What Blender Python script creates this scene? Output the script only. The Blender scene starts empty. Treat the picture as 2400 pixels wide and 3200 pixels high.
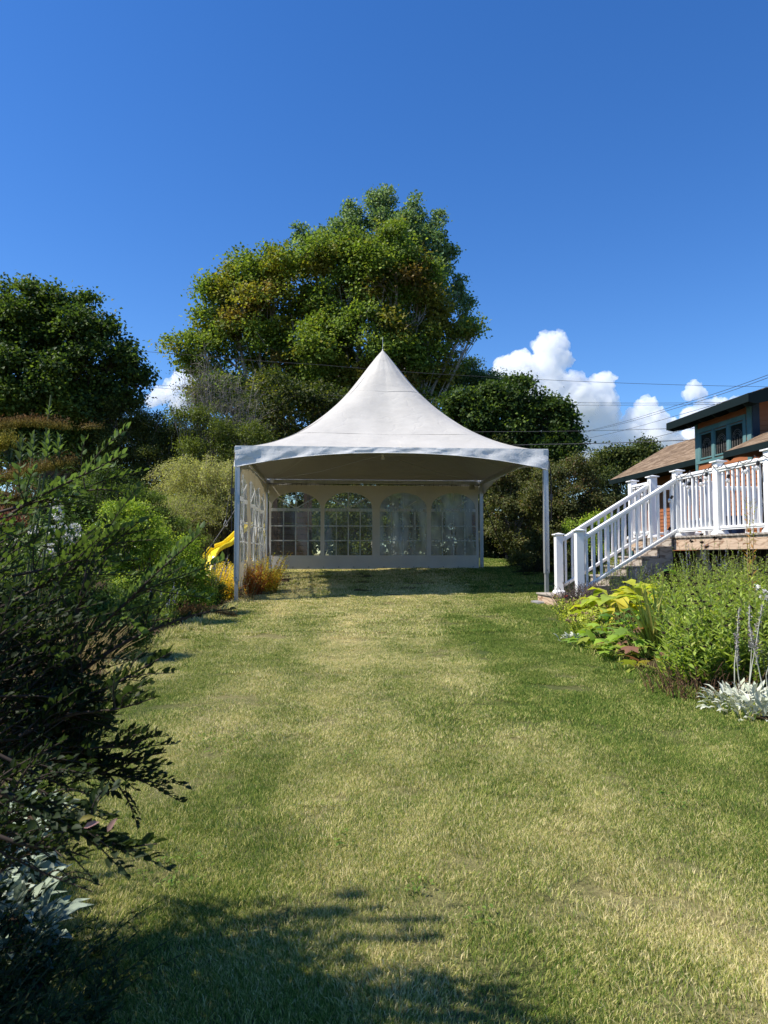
import bpy, bmesh, math, random
import numpy as np
from mathutils import Vector, Matrix, noise as mn

random.seed(7)
RNG = np.random.default_rng(7)
SC = bpy.context.scene
COL = SC.collection

# ---------------------------------------------------------------- camera
F_PX = 2219.0            # focal length in pixels of a 2400 x 3200 frame
PITCH = math.radians(3.35)
CAM_Z = 1.5
cam_d = bpy.data.cameras.new('camera')
cam_d.sensor_fit = 'VERTICAL'
cam_d.sensor_height = 32.0
cam_d.lens = F_PX / 3200.0 * 32.0
cam_d.clip_start = 0.05
cam_d.clip_end = 20000.0
cam = bpy.data.objects.new('camera', cam_d)
COL.objects.link(cam)
cam.location = (0, 0, CAM_Z)
cam.rotation_euler = (math.radians(90) + PITCH, 0, 0)
cam_d.dof.use_dof = True
cam_d.dof.focus_distance = 11.0
cam_d.dof.aperture_fstop = 9.0
SC.camera = cam

# ---------------------------------------------------------------- sky, sun, exposure
SUN_EL = math.radians(53.0)
SUN_AZ = math.radians(258.0)          # clockwise from +Y
to_sun = Vector((math.sin(SUN_AZ) * math.cos(SUN_EL), math.cos(SUN_AZ) * math.cos(SUN_EL), math.sin(SUN_EL)))
world = bpy.data.worlds.new('World')
SC.world = world
world.use_nodes = True
wn, wl = world.node_tree.nodes, world.node_tree.links
wn.clear()
w_out = wn.new('ShaderNodeOutputWorld')
w_bg = wn.new('ShaderNodeBackground')
w_sky = wn.new('ShaderNodeTexSky')
w_sky.sky_type = 'NISHITA'
w_sky.sun_disc = False
w_sky.sun_elevation = SUN_EL
w_sky.sun_rotation = SUN_AZ
w_sky.altitude = 50
w_sky.air_density = 1.0
w_sky.dust_density = 0.1
w_sky.ozone_density = 2.5
w_hs = wn.new('ShaderNodeHueSaturation')
w_hs.inputs['Hue'].default_value = 0.508
w_hs.inputs['Saturation'].default_value = 1.3
w_hs.inputs['Value'].default_value = 1.0
wl.new(w_sky.outputs[0], w_hs.inputs['Color'])
w_tint = wn.new('ShaderNodeMixRGB'); w_tint.blend_type = 'MULTIPLY'; w_tint.inputs[0].default_value = 1.0
w_tint.inputs[2].default_value = (0.90, 1.0, 1.10, 1)
wl.new(w_hs.outputs[0], w_tint.inputs[1]); wl.new(w_tint.outputs[0], w_bg.inputs[0])
w_bg.inputs[1].default_value = 0.11
wl.new(w_bg.outputs[0], w_out.inputs[0])

sun_d = bpy.data.lights.new('sun', 'SUN')
sun_d.energy = 5.0
sun_d.angle = math.radians(0.53)
sun_d.color = (1.0, 0.945, 0.86)
sun = bpy.data.objects.new('sun', sun_d)
COL.objects.link(sun)
sun.rotation_euler = (-to_sun).to_track_quat('-Z', 'Y').to_euler()

SC.view_settings.view_transform = 'Standard'
SC.view_settings.look = 'None'
SC.view_settings.gamma = 1.0
SC.view_settings.exposure = 0.60
SC.cycles.max_bounces = 24
SC.cycles.diffuse_bounces = 4
SC.cycles.glossy_bounces = 3
SC.cycles.transmission_bounces = 8
SC.cycles.transparent_max_bounces = 16
SC.cycles.sample_clamp_indirect = 6.0
SC.cycles.use_denoising = True
SC.cycles.volume_bounces = 24

# ---------------------------------------------------------------- measuring helpers
def ray(px, py):
    u = (px - 1200.0) / F_PX
    v = (1600.0 - py) / F_PX
    c, s = math.cos(PITCH), math.sin(PITCH)
    return Vector((u, c - v * s, s + v * c))

def at(px, py, Y):
    """world point at depth Y along the sight line measured at that spot of the 2400 x 3200 photograph"""
    d = ray(px, py)
    return Vector((0, 0, CAM_Z)) + d * (Y / d.y)

def gz(x, y):
    """height of the sloping ground"""
    x = np.asarray(x, float); y = np.asarray(y, float)
    yy = np.clip(y, -40, 20)
    z = 0.036 * yy + 0.00068 * np.where(yy > 0, yy * yy, 0)
    far = np.clip(y - 20, 0, None)
    z = z + 0.0632 * 6.0 * (1 - np.exp(-far / 6.0))
    z = z + 0.02 * np.clip(x, -6, 6) + 0.012 * np.sin(x * 1.1 + 0.4 * y) * np.cos(y * 0.7)
    return z

def g(x, y):
    return float(gz(x, y))

def gat(px, py):
    """ground point under a sight line"""
    d = ray(px, py)
    lo = 0.2
    t = lo
    p = None
    while t < 200:
        p = Vector((0, 0, CAM_Z)) + d * t
        if p.z <= g(p.x, p.y):
            break
        t += 0.02 + t * 0.002
    return Vector((p.x, p.y, g(p.x, p.y)))

# ---------------------------------------------------------------- object helpers
def tag(o, label=None, cat=None, group=None, kind=None):
    if label: o['label'] = label
    if cat: o['category'] = cat
    if group: o['group'] = group
    if kind: o['kind'] = kind
    return o

def thing(name, label, cat, loc=(0, 0, 0), rotz=0.0, group=None):
    o = bpy.data.objects.new(name, None)
    o.empty_display_size = 0.2
    COL.objects.link(o)
    o.location = loc
    o.rotation_euler = (0, 0, rotz)
    return tag(o, label, cat, group)

def link(name, me, mat=None, parent=None, loc=None, rot=None):
    o = bpy.data.objects.new(name, me)
    COL.objects.link(o)
    if mat is not None and not me.materials:
        me.materials.append(mat)
    if parent is not None:
        o.parent = parent
    if loc is not None: o.location = loc
    if rot is not None: o.rotation_euler = rot
    return o

def np_mesh(name, verts, faces_flat, sizes, attrs=None, smooth=False):
    """fast mesh: verts (n,3), flat vertex indices, face sizes"""
    me = bpy.data.meshes.new(name)
    verts = np.ascontiguousarray(verts, dtype=np.float32)
    faces_flat = np.ascontiguousarray(faces_flat, dtype=np.int32)
    sizes = np.ascontiguousarray(sizes, dtype=np.int32)
    me.vertices.add(len(verts))
    me.vertices.foreach_set('co', verts.ravel())
    me.loops.add(len(faces_flat))
    me.loops.foreach_set('vertex_index', faces_flat)
    me.polygons.add(len(sizes))
    starts = np.zeros(len(sizes), dtype=np.int32)
    starts[1:] = np.cumsum(sizes)[:-1]
    me.polygons.foreach_set('loop_start', starts)
    me.polygons.foreach_set('loop_total', sizes)
    if smooth:
        me.polygons.foreach_set('use_smooth', np.ones(len(sizes), dtype=bool))
    me.update(calc_edges=True)
    if attrs:
        for k, a in attrs.items():
            a = np.asarray(a, dtype=np.float32)
            if a.ndim == 2:
                if a.shape[1] == 3:
                    a = np.concatenate([a, np.ones((len(a), 1), np.float32)], 1)
                at_ = me.attributes.new(k, 'FLOAT_COLOR', 'POINT')
                at_.data.foreach_set('color', a.ravel())
            else:
                at_ = me.attributes.new(k, 'FLOAT', 'POINT')
                at_.data.foreach_set('value', a)
    return me

class MB:
    """collects boxes, prisms and tubes into one mesh"""
    def __init__(s):
        s.v = []; s.f = []
    def add(s, vs, fs):
        o = len(s.v)
        s.v.extend([tuple(v) for v in vs])
        s.f.extend([tuple(i + o for i in f) for f in fs])
    def box(s, a, b, M=None):
        x0, y0, z0 = a; x1, y1, z1 = b
        vs = [Vector(p) for p in ((x0,y0,z0),(x1,y0,z0),(x1,y1,z0),(x0,y1,z0),(x0,y0,z1),(x1,y0,z1),(x1,y1,z1),(x0,y1,z1))]
        if M is not None: vs = [M @ v for v in vs]
        s.add(vs, [(0,3,2,1),(4,5,6,7),(0,1,5,4),(1,2,6,5),(2,3,7,6),(3,0,4,7)])
        return s
    def prism(s, pts, axis, a, b, M=None):
        """2-D outline pts extruded from a to b along axis (0 x,1 y,2 z)"""
        def mk(p, t):
            q = [p[0], p[1]]; q.insert(axis, t); return Vector(q)
        n = len(pts)
        vs = [mk(p, a) for p in pts] + [mk(p, b) for p in pts]
        if M is not None: vs = [M @ v for v in vs]
        fs = [tuple(range(n))[::-1], tuple(range(n, 2 * n))] + [(i, (i + 1) % n, n + (i + 1) % n, n + i) for i in range(n)]
        s.add(vs, fs)
        return s
    def tube(s, pts, r, sides=8, cap=True):
        pts = [Vector(p) for p in pts]
        n = len(pts)
        rs = r if hasattr(r, '__len__') else [r] * n
        rings = []
        t0 = (pts[1] - pts[0]).normalized()
        up = Vector((0, 0, 1)) if abs(t0.z) < 0.9 else Vector((1, 0, 0))
        a = t0.cross(up).normalized()
        for i, p in enumerate(pts):
            t = (pts[min(i + 1, n - 1)] - pts[max(i - 1, 0)]).normalized()
            a = (a - t * a.dot(t)).normalized()
            b = t.cross(a)
            rings.append([p + (a * math.cos(2*math.pi*k/sides) + b * math.sin(2*math.pi*k/sides)) * rs[i] for k in range(sides)])
        vs = [v for rg in rings for v in rg]
        fs = []
        for i in range(n - 1):
            for k in range(sides):
                k2 = (k + 1) % sides
                fs.append((i*sides+k, i*sides+k2, (i+1)*sides+k2, (i+1)*sides+k))
        if cap:
            fs.append(tuple(range(sides))[::-1]); fs.append(tuple((n-1)*sides + k for k in range(sides)))
        s.add(vs, fs)
        return s
    def lathe(s, prof, c=(0,0,0), sides=12):
        c = Vector(c)
        vs = []; fs = []
        for (r, z) in prof:
            for k in range(sides):
                a = 2*math.pi*k/sides
                vs.append(c + Vector((r*math.cos(a), r*math.sin(a), z)))
        for i in range(len(prof)-1):
            for k in range(sides):
                k2 = (k+1) % sides
                fs.append((i*sides+k, i*sides+k2, (i+1)*sides+k2, (i+1)*sides+k))
        fs.append(tuple(range(sides))[::-1]); fs.append(tuple((len(prof)-1)*sides+k for k in range(sides)))
        s.add(vs, fs)
        return s
    def mesh(s, name, smooth=False, bevel=0.0):
        me = bpy.data.meshes.new(name)
        me.from_pydata([tuple(v) for v in s.v], [], s.f)
        if bevel > 0:
            bm = bmesh.new(); bm.from_mesh(me)
            bmesh.ops.bevel(bm, geom=list(bm.edges), offset=bevel, segments=1, affect='EDGES', clamp_overlap=True)
            bm.to_mesh(me); bm.free()
        if smooth:
            me.polygons.foreach_set('use_smooth', [True]*len(me.polygons))
            try: me.set_sharp_from_angle(angle=math.radians(40))
            except Exception: pass
        me.update()
        return me
    def build(s, name, mat, parent=None, loc=None, smooth=False, bevel=0.0, rot=None):
        return link(name, s.mesh(name, smooth, bevel), mat, parent, loc, rot)

def segs_mesh(name, A, B, RA, RB, col, sides=5):
    """many tapered limbs at once: arrays of end points and radii -> one mesh"""
    A = np.asarray(A, float); B = np.asarray(B, float)
    RA = np.asarray(RA, float); RB = np.asarray(RB, float)
    n = len(A)
    T = B - A
    L = np.linalg.norm(T, axis=1, keepdims=True) + 1e-9
    T = T / L
    ref = np.where(np.abs(T[:, 2:3]) < 0.9, np.array([[0, 0, 1.0]]), np.array([[1.0, 0, 0]]))
    U = np.cross(T, ref); U /= np.linalg.norm(U, axis=1, keepdims=True) + 1e-9
    V = np.cross(T, U)
    ang = np.arange(sides) * 2 * np.pi / sides
    ca, sa = np.cos(ang)[None, :, None], np.sin(ang)[None, :, None]
    ring = U[:, None, :] * ca + V[:, None, :] * sa
    r0 = A[:, None, :] + ring * RA[:, None, None]
    r1 = B[:, None, :] + ring * RB[:, None, None]
    vs = np.concatenate([r0, r1], 1).reshape(-1, 3)
    k = np.arange(sides); k2 = (k + 1) % sides
    f = np.stack([k, k2, sides + k2, sides + k], 1)
    F = (f[None] + (np.arange(n) * 2 * sides)[:, None, None]).reshape(-1)
    C = np.asarray(col, float)
    if C.ndim == 1: C = np.tile(C, (n, 1))
    C = np.repeat(C, 2 * sides, 0)
    return np_mesh(name, vs, F, np.full(n * sides, 4), {'col': C}, smooth=True)

def norm(a):
    return a / (np.linalg.norm(a, axis=-1, keepdims=True) + 1e-9)

def leaf_mesh(name, P, D, N, L, W, C, fold=0.18, shape='rhomb', curl=0.0):
    """leaves: base points P, directions D, face normals N, lengths L, widths W, colours C"""
    P = np.asarray(P, float); D = norm(np.asarray(D, float)); N = np.asarray(N, float)
    n = len(P)
    L = np.broadcast_to(np.asarray(L, float), (n,))[:, None]
    W = np.broadcast_to(np.asarray(W, float), (n,))[:, None]
    S = norm(np.cross(D, N)); N = norm(np.cross(S, D))
    if shape == 'rhomb':                       # four corners, folded on the midrib
        m = P + D * L * 0.45
        vs = np.stack([P, m + S * W / 2 + N * W * fold, P + D * L, m - S * W / 2 + N * W * fold], 1)
        f = np.array([0, 1, 2, 0, 2, 3]); sz = 3; nf = 2; nv = 4
    elif shape == 'oval':                      # eight corners, folded and curled
        a, b = P + D * L * 0.3 + N * L * curl * 0.35, P + D * L * 0.68 + N * L * curl * 0.3
        e1, e2 = W / 2 * 0.92, W / 2 * 0.8
        tip = P + D * L - N * L * curl * 0.25
        vs = np.stack([P, a + S * e1 + N * W * fold, b + S * e2 + N * W * fold, tip, b - S * e2 + N * W * fold, a - S * e1 + N * W * fold, a, b], 1)
        f = np.array([0,1,6, 6,1,2, 6,2,7, 7,2,3, 0,6,5, 6,7,4, 6,4,5, 7,3,4]); sz = 3; nf = 8; nv = 8
    elif shape == 'maple':                     # lobed star outline as a fan
        angs = np.radians([0, 25, 48, 78, 105, 140, 180, 220, 255, 282, 312, 335])
        rad = np.array([1.0, .52, .92, .5, .72, .38, .25, .38, .72, .5, .92, .52])
        c = P + D * L * 0.35
        pts = [c]
        for a, r in zip(angs, rad):
            pts.append(c + D * L * 0.65 * r * math.cos(a) + S * W * 0.62 * r * math.sin(a) - N * L * 0.12 * r * r)
        vs = np.stack(pts, 1)
        k = np.arange(12)
        f = np.stack([np.zeros(12, int), k + 1, (k + 1) % 12 + 1], 1).reshape(-1); sz = 3; nf = 12; nv = 13
    elif shape == 'blade':                     # long strap, bending over
        q = []
        for t, w in ((0, .8), (.3, 1.), (.6, .85), (.85, .5), (1., 0.04)):
            c = P + D * L * t - np.array([[0, 0, 1.0]]) * L * curl * t ** 2.4 + N * 0
            q.append(c + S * W / 2 * w); q.append(c - S * W / 2 * w)
        vs = np.stack(q, 1)
        f = np.concatenate([[2*i, 2*i+2, 2*i+3, 2*i+1] for i in range(4)]); sz = 4; nf = 4; nv = 10
    F = (f[None] + (np.arange(n) * nv)[:, None]).reshape(-1)
    C = np.asarray(C, float)
    if C.ndim == 1: C = np.tile(C, (n, 1))
    return np_mesh(name, vs.reshape(-1, 3), F, np.full(n * nf, sz), {'col': np.repeat(C, nv, 0)}, smooth=(shape in ('oval', 'maple', 'blade')))

# ---------------------------------------------------------------- materials
MATS = {}
def nodes_of(name):
    m = bpy.data.materials.new(name)
    m.use_nodes = True
    nt = m.node_tree
    nt.nodes.clear()
    MATS[name] = m
    return m, nt.nodes, nt.links

def mat(name, color, rough=0.6, spec=0.3, metal=0.0, var=0.12, scale=8.0, bump=0.0, bscale=40.0, dirt=None, stretch=None, coord='Object', trans=0.0):
    """painted or plain surface with tone variation, optional grime and fine relief"""
    m, N, Lk = nodes_of(name)
    out = N.new('ShaderNodeOutputMaterial')
    b = N.new('ShaderNodeBsdfPrincipled')
    b.inputs['Roughness'].default_value = rough
    b.inputs['Specular IOR Level'].default_value = spec
    b.inputs['Metallic'].default_value = metal
    tc = N.new('ShaderNodeTexCoord')
    mp = N.new('ShaderNodeMapping')
    if stretch: mp.inputs['Scale'].default_value = stretch
    Lk.new(tc.outputs[coord], mp.inputs[0])
    nz = N.new('ShaderNodeTexNoise')
    nz.inputs['Scale'].default_value = scale
    nz.inputs['Detail'].default_value = 6
    nz.inputs['Roughness'].default_value = 0.65
    Lk.new(mp.outputs[0], nz.inputs['Vector'])
    mr = N.new('ShaderNodeMapRange')
    mr.inputs[1].default_value = 0.3; mr.inputs[2].default_value = 0.7
    mr.inputs[3].default_value = 1 - var; mr.inputs[4].default_value = 1 + var * 0.5
    Lk.new(nz.outputs[0], mr.inputs[0])
    mx = N.new('ShaderNodeMixRGB'); mx.blend_type = 'MULTIPLY'; mx.inputs[0].default_value = 1
    mx.inputs[1].default_value = (*color, 1)
    Lk.new(mr.outputs[0], mx.inputs[2])
    last = mx.outputs[0]
    if dirt:
        n2 = N.new('ShaderNodeTexNoise'); n2.inputs['Scale'].default_value = scale * 0.45; n2.inputs['Detail'].default_value = 8
        Lk.new(mp.outputs[0], n2.inputs['Vector'])
        r2 = N.new('ShaderNodeMapRange'); r2.inputs[1].default_value = 0.5; r2.inputs[2].default_value = 0.75
        r2.inputs[4].default_value = dirt[1]
        Lk.new(n2.outputs[0], r2.inputs[0])
        m2 = N.new('ShaderNodeMixRGB'); m2.inputs[2].default_value = (*dirt[0], 1)
        Lk.new(r2.outputs[0], m2.inputs[0]); Lk.new(last, m2.inputs[1])
        last = m2.outputs[0]
    Lk.new(last, b.inputs['Base Color'])
    if bump > 0:
        n3 = N.new('ShaderNodeTexNoise'); n3.inputs['Scale'].default_value = bscale; n3.inputs['Detail'].default_value = 4
        Lk.new(mp.outputs[0], n3.inputs['Vector'])
        bp = N.new('ShaderNodeBump'); bp.inputs['Strength'].default_value = bump; bp.inputs['Distance'].default_value = 0.01
        Lk.new(n3.outputs[0], bp.inputs['Height']); Lk.new(bp.outputs[0], b.inputs['Normal'])
    sh = b.outputs[0]
    if trans > 0:
        tr = N.new('ShaderNodeBsdfTranslucent'); Lk.new(last, tr.inputs[0])
        ms = N.new('ShaderNodeMixShader'); ms.inputs[0].default_value = trans
        Lk.new(sh, ms.inputs[1]); Lk.new(tr.outputs[0], ms.inputs[2]); sh = ms.outputs[0]
    Lk.new(sh, out.inputs[0])
    return m

def leaf_mat(name, rough=0.5, trans=0.35, spec=0.35, warm=(1.25, 1.2, 0.5)):
    m, N, Lk = nodes_of(name)
    out = N.new('ShaderNodeOutputMaterial')
    a = N.new('ShaderNodeAttribute'); a.attribute_name = 'col'
    b = N.new('ShaderNodeBsdfPrincipled')
    b.inputs['Roughness'].default_value = rough
    b.inputs['Specular IOR Level'].default_value = spec
    Lk.new(a.outputs['Color'], b.inputs['Base Color'])
    mx = N.new('ShaderNodeMixRGB'); mx.blend_type = 'MULTIPLY'; mx.inputs[0].default_value = 1
    mx.inputs[2].default_value = (*warm, 1)
    Lk.new(a.outputs['Color'], mx.inputs[1])
    t = N.new('ShaderNodeBsdfTranslucent'); Lk.new(mx.outputs[0], t.inputs[0])
    ms = N.new('ShaderNodeMixShader'); ms.inputs[0].default_value = trans
    Lk.new(b.outputs[0], ms.inputs[1]); Lk.new(t.outputs[0], ms.inputs[2]); Lk.new(ms.outputs[0], out.inputs[0])
    return m

def bark_mat():
    m, N, Lk = nodes_of('bark')
    out = N.new('ShaderNodeOutputMaterial')
    a = N.new('ShaderNodeAttribute'); a.attribute_name = 'col'
    tc = N.new('ShaderNodeTexCoord')
    nz = N.new('ShaderNodeTexNoise'); nz.inputs['Scale'].default_value = 6; nz.inputs['Detail'].default_value = 6
    Lk.new(tc.outputs['Object'], nz.inputs['Vector'])
    mr = N.new('ShaderNodeMapRange'); mr.inputs[1].default_value = .3; mr.inputs[2].default_value = .7
    mr.inputs[3].default_value = .6; mr.inputs[4].default_value = 1.25
    Lk.new(nz.outputs[0], mr.inputs[0])
    mx = N.new('ShaderNodeMixRGB'); mx.blend_type = 'MULTIPLY'; mx.inputs[0].default_value = 1
    Lk.new(a.outputs['Color'], mx.inputs[1]); Lk.new(mr.outputs[0], mx.inputs[2])
    b = N.new('ShaderNodeBsdfPrincipled'); b.inputs['Roughness'].default_value = .85; b.inputs['Specular IOR Level'].default_value = .15
    Lk.new(mx.outputs[0], b.inputs['Base Color'])
    Lk.new(b.outputs[0], out.inputs[0])
    return m

M_LEAF = leaf_mat('leaf', 0.55, 0.42, 0.2, (1.2, 1.25, 0.55))
M_FUZZ = leaf_mat('felted_leaf', 0.85, 0.2, 0.1, (1.0, 1.0, 0.85))
M_PETAL = leaf_mat('petal', 0.7, 0.3, 0.2, (1.0, 0.95, 0.9))
M_BARK = bark_mat()
M_WHITE = mat('white_vinyl', (0.84, 0.83, 0.80), 0.38, 0.4, var=0.03, scale=3, dirt=((0.45, 0.45, 0.40), 0.18))
M_ALU = mat('aluminium', (0.50, 0.51, 0.50), 0.42, 0.5, metal=0.55, var=0.15, scale=5, stretch=(4, 4, .6), dirt=((0.28, 0.27, 0.24), 0.5))
M_DARKMETAL = mat('black_metal', (0.02, 0.02, 0.022), 0.45, 0.5, var=0.2)
M_BLACK = mat('black_rubber', (0.012, 0.012, 0.013), 0.6, 0.3, var=0.2)
M_TEAL = mat('teal_paint', (0.085, 0.185, 0.185), 0.65, 0.2, var=0.12, scale=4, dirt=((0.3, 0.36, 0.34), 0.35))
M_DGREEN = mat('dark_green_paint', (0.007, 0.015, 0.016), 0.75, 0.12, var=0.15, scale=4)
M_TEAL_SHADE = mat('teal_paint_shaded', (0.02, 0.035, 0.055), 0.55, 0.3, var=0.15)  # shaded side face of the teal corner board, put in as a darker colour
M_ORANGE = mat('orange_clapboard', (0.31, 0.115, 0.047), 0.6, 0.25, var=0.16, scale=2.5, stretch=(1, 1, 6), bump=0.2, dirt=((0.36, 0.13, 0.05), 0.5))
M_SHINGLE = [mat('shingle_a', (0.25, 0.178, 0.118), 0.9, 0.1, var=0.3, scale=60), mat('shingle_b', (0.195, 0.135, 0.09), 0.9, 0.1, var=0.3, scale=60),
             mat('shingle_c', (0.32, 0.235, 0.16), 0.9, 0.1, var=0.3, scale=60)]
M_SOIL = mat('soil', (0.05, 0.034, 0.022), 0.95, 0.05, var=0.45, scale=9, bump=1.0, bscale=30, dirt=((0.10, 0.07, 0.04), 0.6))
M_STONE = mat('stone', (0.27, 0.26, 0.25), 0.9, 0.15, var=0.3, scale=9, bump=0.6, bscale=24, dirt=((0.12, 0.12, 0.10), 0.5))
M_GLASS, _N, _L = nodes_of('window_glass')
_o = _N.new('ShaderNodeOutputMaterial'); _b = _N.new('ShaderNodeBsdfPrincipled')
_b.inputs['Base Color'].default_value = (0.012, 0.015, 0.016, 1); _b.inputs['Roughness'].default_value = 0.06
_b.inputs['Specular IOR Level'].default_value = 0.6
_nz = _N.new('ShaderNodeTexNoise'); _nz.inputs['Scale'].default_value = 3.0
_bp = _N.new('ShaderNodeBump'); _bp.inputs['Strength'].default_value = 0.06
_L.new(_nz.outputs[0], _bp.inputs['Height']); _L.new(_bp.outputs[0], _b.inputs['Normal']); _L.new(_b.outputs[0], _o.inputs[0])

# ================================================================ THE SETTING: ground
def grid_ground():
    ys = np.concatenate([[-2500, -900, -300, -100, -40], np.arange(-20, 0, 2.0), np.arange(0, 24, 0.25), np.arange(24, 60, 2), [80, 120, 200, 400, 900, 2500]])
    xs = np.concatenate([[-2500, -900, -300, -100, -50], np.arange(-30, -9, 2.0), np.arange(-9, 9, 0.3), np.arange(9, 31, 2), [50, 100, 300, 900, 2500]])
    X, Y = np.meshgrid(xs, ys)
    Z = gz(X, Y)
    vs = np.stack([X, Y, Z], -1).reshape(-1, 3)
    nx, ny = len(xs), len(ys)
    i = np.arange(nx - 1)[None] + (np.arange(ny - 1) * nx)[:, None]
    f = np.stack([i, i + 1, i + 1 + nx, i + nx], -1).reshape(-1)
    return np_mesh('lawn_ground', vs, f, np.full((nx - 1) * (ny - 1), 4), smooth=True)

def lawn_color(N, Lk, blade):
    """dry straw and green patches by place; blades add their own random tint"""
    geo = N.new('ShaderNodeNewGeometry')
    def noise(scale, detail=3, rough=.55, off=(0, 0, 0), sc=(1, 1, 1)):
        mp = N.new('ShaderNodeMapping'); mp.inputs['Location'].default_value = off; mp.inputs['Scale'].default_value = sc
        Lk.new(geo.outputs['Position'], mp.inputs[0])
        n = N.new('ShaderNodeTexNoise'); n.inputs['Scale'].default_value = scale; n.inputs['Detail'].default_value = detail
        n.inputs['Roughness'].default_value = rough
        Lk.new(mp.outputs[0], n.inputs['Vector'])
        return n.outputs[0]
    def rng(s, a, b, c, d):
        r = N.new('ShaderNodeMapRange'); r.inputs[1].default_value = a; r.inputs[2].default_value = b
        r.inputs[3].default_value = c; r.inputs[4].default_value = d; Lk.new(s, r.inputs[0]); return r.outputs[0]
    def math_(op, a, b):
        m = N.new('ShaderNodeMath'); m.operation = op
        for k, q in enumerate((a, b)):
            if isinstance(q, (int, float)): m.inputs[k].default_value = q
            else: Lk.new(q, m.inputs[k])
        return m.outputs[0]
    big = noise(0.55, 4, .6, (3, 1, 0), (1.0, .55, 1))
    mid = noise(2.3, 4, .65, (0, 7, 0), (1.0, .7, 1))
    # greener towards the right hand bed and the left edge, dry in the middle
    sx = N.new('ShaderNodeSeparateXYZ'); Lk.new(geo.outputs['Position'], sx.inputs[0])
    right = rng(sx.outputs[0], 0.3, 3.2, 0.0, 0.34)
    yfar = rng(sx.outputs[1], 4.0, 9.0, 0.25, 1.0)
    gr = math_('MULTIPLY', right, yfar)
    far = rng(sx.outputs[1], 9.0, 13.5, 0.0, 0.12)
    dry = math_('ADD', math_('MULTIPLY', big, 0.85), math_('MULTIPLY', mid, 0.55))
    # faint mowing bands running up the lawn
    wob = math_('MULTIPLY', noise(0.4, 2, .5), 2.2)
    ban = math_('SINE', math_('ADD', math_('ADD', math_('MULTIPLY', sx.outputs[0], 5.6), math_('MULTIPLY', sx.outputs[1], 0.35)), wob), 0)
    dry = math_('ADD', dry, math_('MULTIPLY', ban, 0.045))
    dry = math_('SUBTRACT', dry, gr)
    dry = math_('ADD', dry, far)
    dry = rng(dry, 0.46, 0.96, 0.0, 1.0)
    return geo, dry, noise, rng, math_

def ground_mat():
    m, N, Lk = nodes_of('lawn_thatch')
    out = N.new('ShaderNodeOutputMaterial')
    geo, dry, noise, rng, math_ = lawn_color(N, Lk, False)
    mx = N.new('ShaderNodeMixRGB')
    mx.inputs[1].default_value = (0.06, 0.078, 0.022, 1); mx.inputs[2].default_value = (0.24, 0.20, 0.09, 1)
    Lk.new(dry, mx.inputs[0])
    fine = rng(noise(38, 3, .7), .3, .7, .55, 1.35)
    mu = N.new('ShaderNodeMixRGB'); mu.blend_type = 'MULTIPLY'; mu.inputs[0].default_value = 1
    Lk.new(mx.outputs[0], mu.inputs[1]); Lk.new(fine, mu.inputs[2])
    b = N.new('ShaderNodeBsdfPrincipled'); b.inputs['Roughness'].default_value = .95; b.inputs['Specular IOR Level'].default_value = .08
    Lk.new(mu.outputs[0], b.inputs['Base Color'])
    bp = N.new('ShaderNodeBump'); bp.inputs['Strength'].default_value = .6; bp.inputs['Distance'].default_value = .02
    Lk.new(noise(60, 3, .7), bp.inputs['Height']); Lk.new(bp.outputs[0], b.inputs['Normal'])
    Lk.new(b.outputs[0], out.inputs[0])
    return m

def blade_mat():
    m, N, Lk = nodes_of('grass_blades')
    out = N.new('ShaderNodeOutputMaterial')
    geo, dry, noise, rng, math_ = lawn_color(N, Lk, True)
    a = N.new('ShaderNodeAttribute'); a.attribute_name = 'rnd'
    sel = math_('ADD', math_('MULTIPLY', dry, 0.95), math_('SUBTRACT', math_('MULTIPLY', a.outputs['Fac'], 1.15), 0.50))
    cr = N.new('ShaderNodeValToRGB')
    e = cr.color_ramp.elements
    e[0].position = 0.0; e[0].color = (0.11, 0.19, 0.030, 1)
    e[1].position = 1.0; e[1].color = (0.82, 0.71, 0.38, 1)
    for p, c in ((0.3, (0.22, 0.295, 0.048, 1)), (0.55, (0.42, 0.43, 0.105, 1)), (0.78, (0.64, 0.58, 0.22, 1))):
        x = e.new(p); x.color = c
    Lk.new(sel, cr.inputs[0])
    b = N.new('ShaderNodeBsdfPrincipled'); b.inputs['Roughness'].default_value = .7; b.inputs['Specular IOR Level'].default_value = .15
    t = N.new('ShaderNodeBsdfTranslucent')
    Lk.new(cr.outputs[0], b.inputs['Base Color']); Lk.new(cr.outputs[0], t.inputs[0])
    ms = N.new('ShaderNodeMixShader'); ms.inputs[0].default_value = .35
    Lk.new(b.outputs[0], ms.inputs[1]); Lk.new(t.outputs[0], ms.inputs[2]); Lk.new(ms.outputs[0], out.inputs[0])
    return m

lawn = link('lawn_ground', grid_ground(), ground_mat())
tag(lawn, 'sloping lawn ground under the mown grass', kind='structure')

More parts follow.
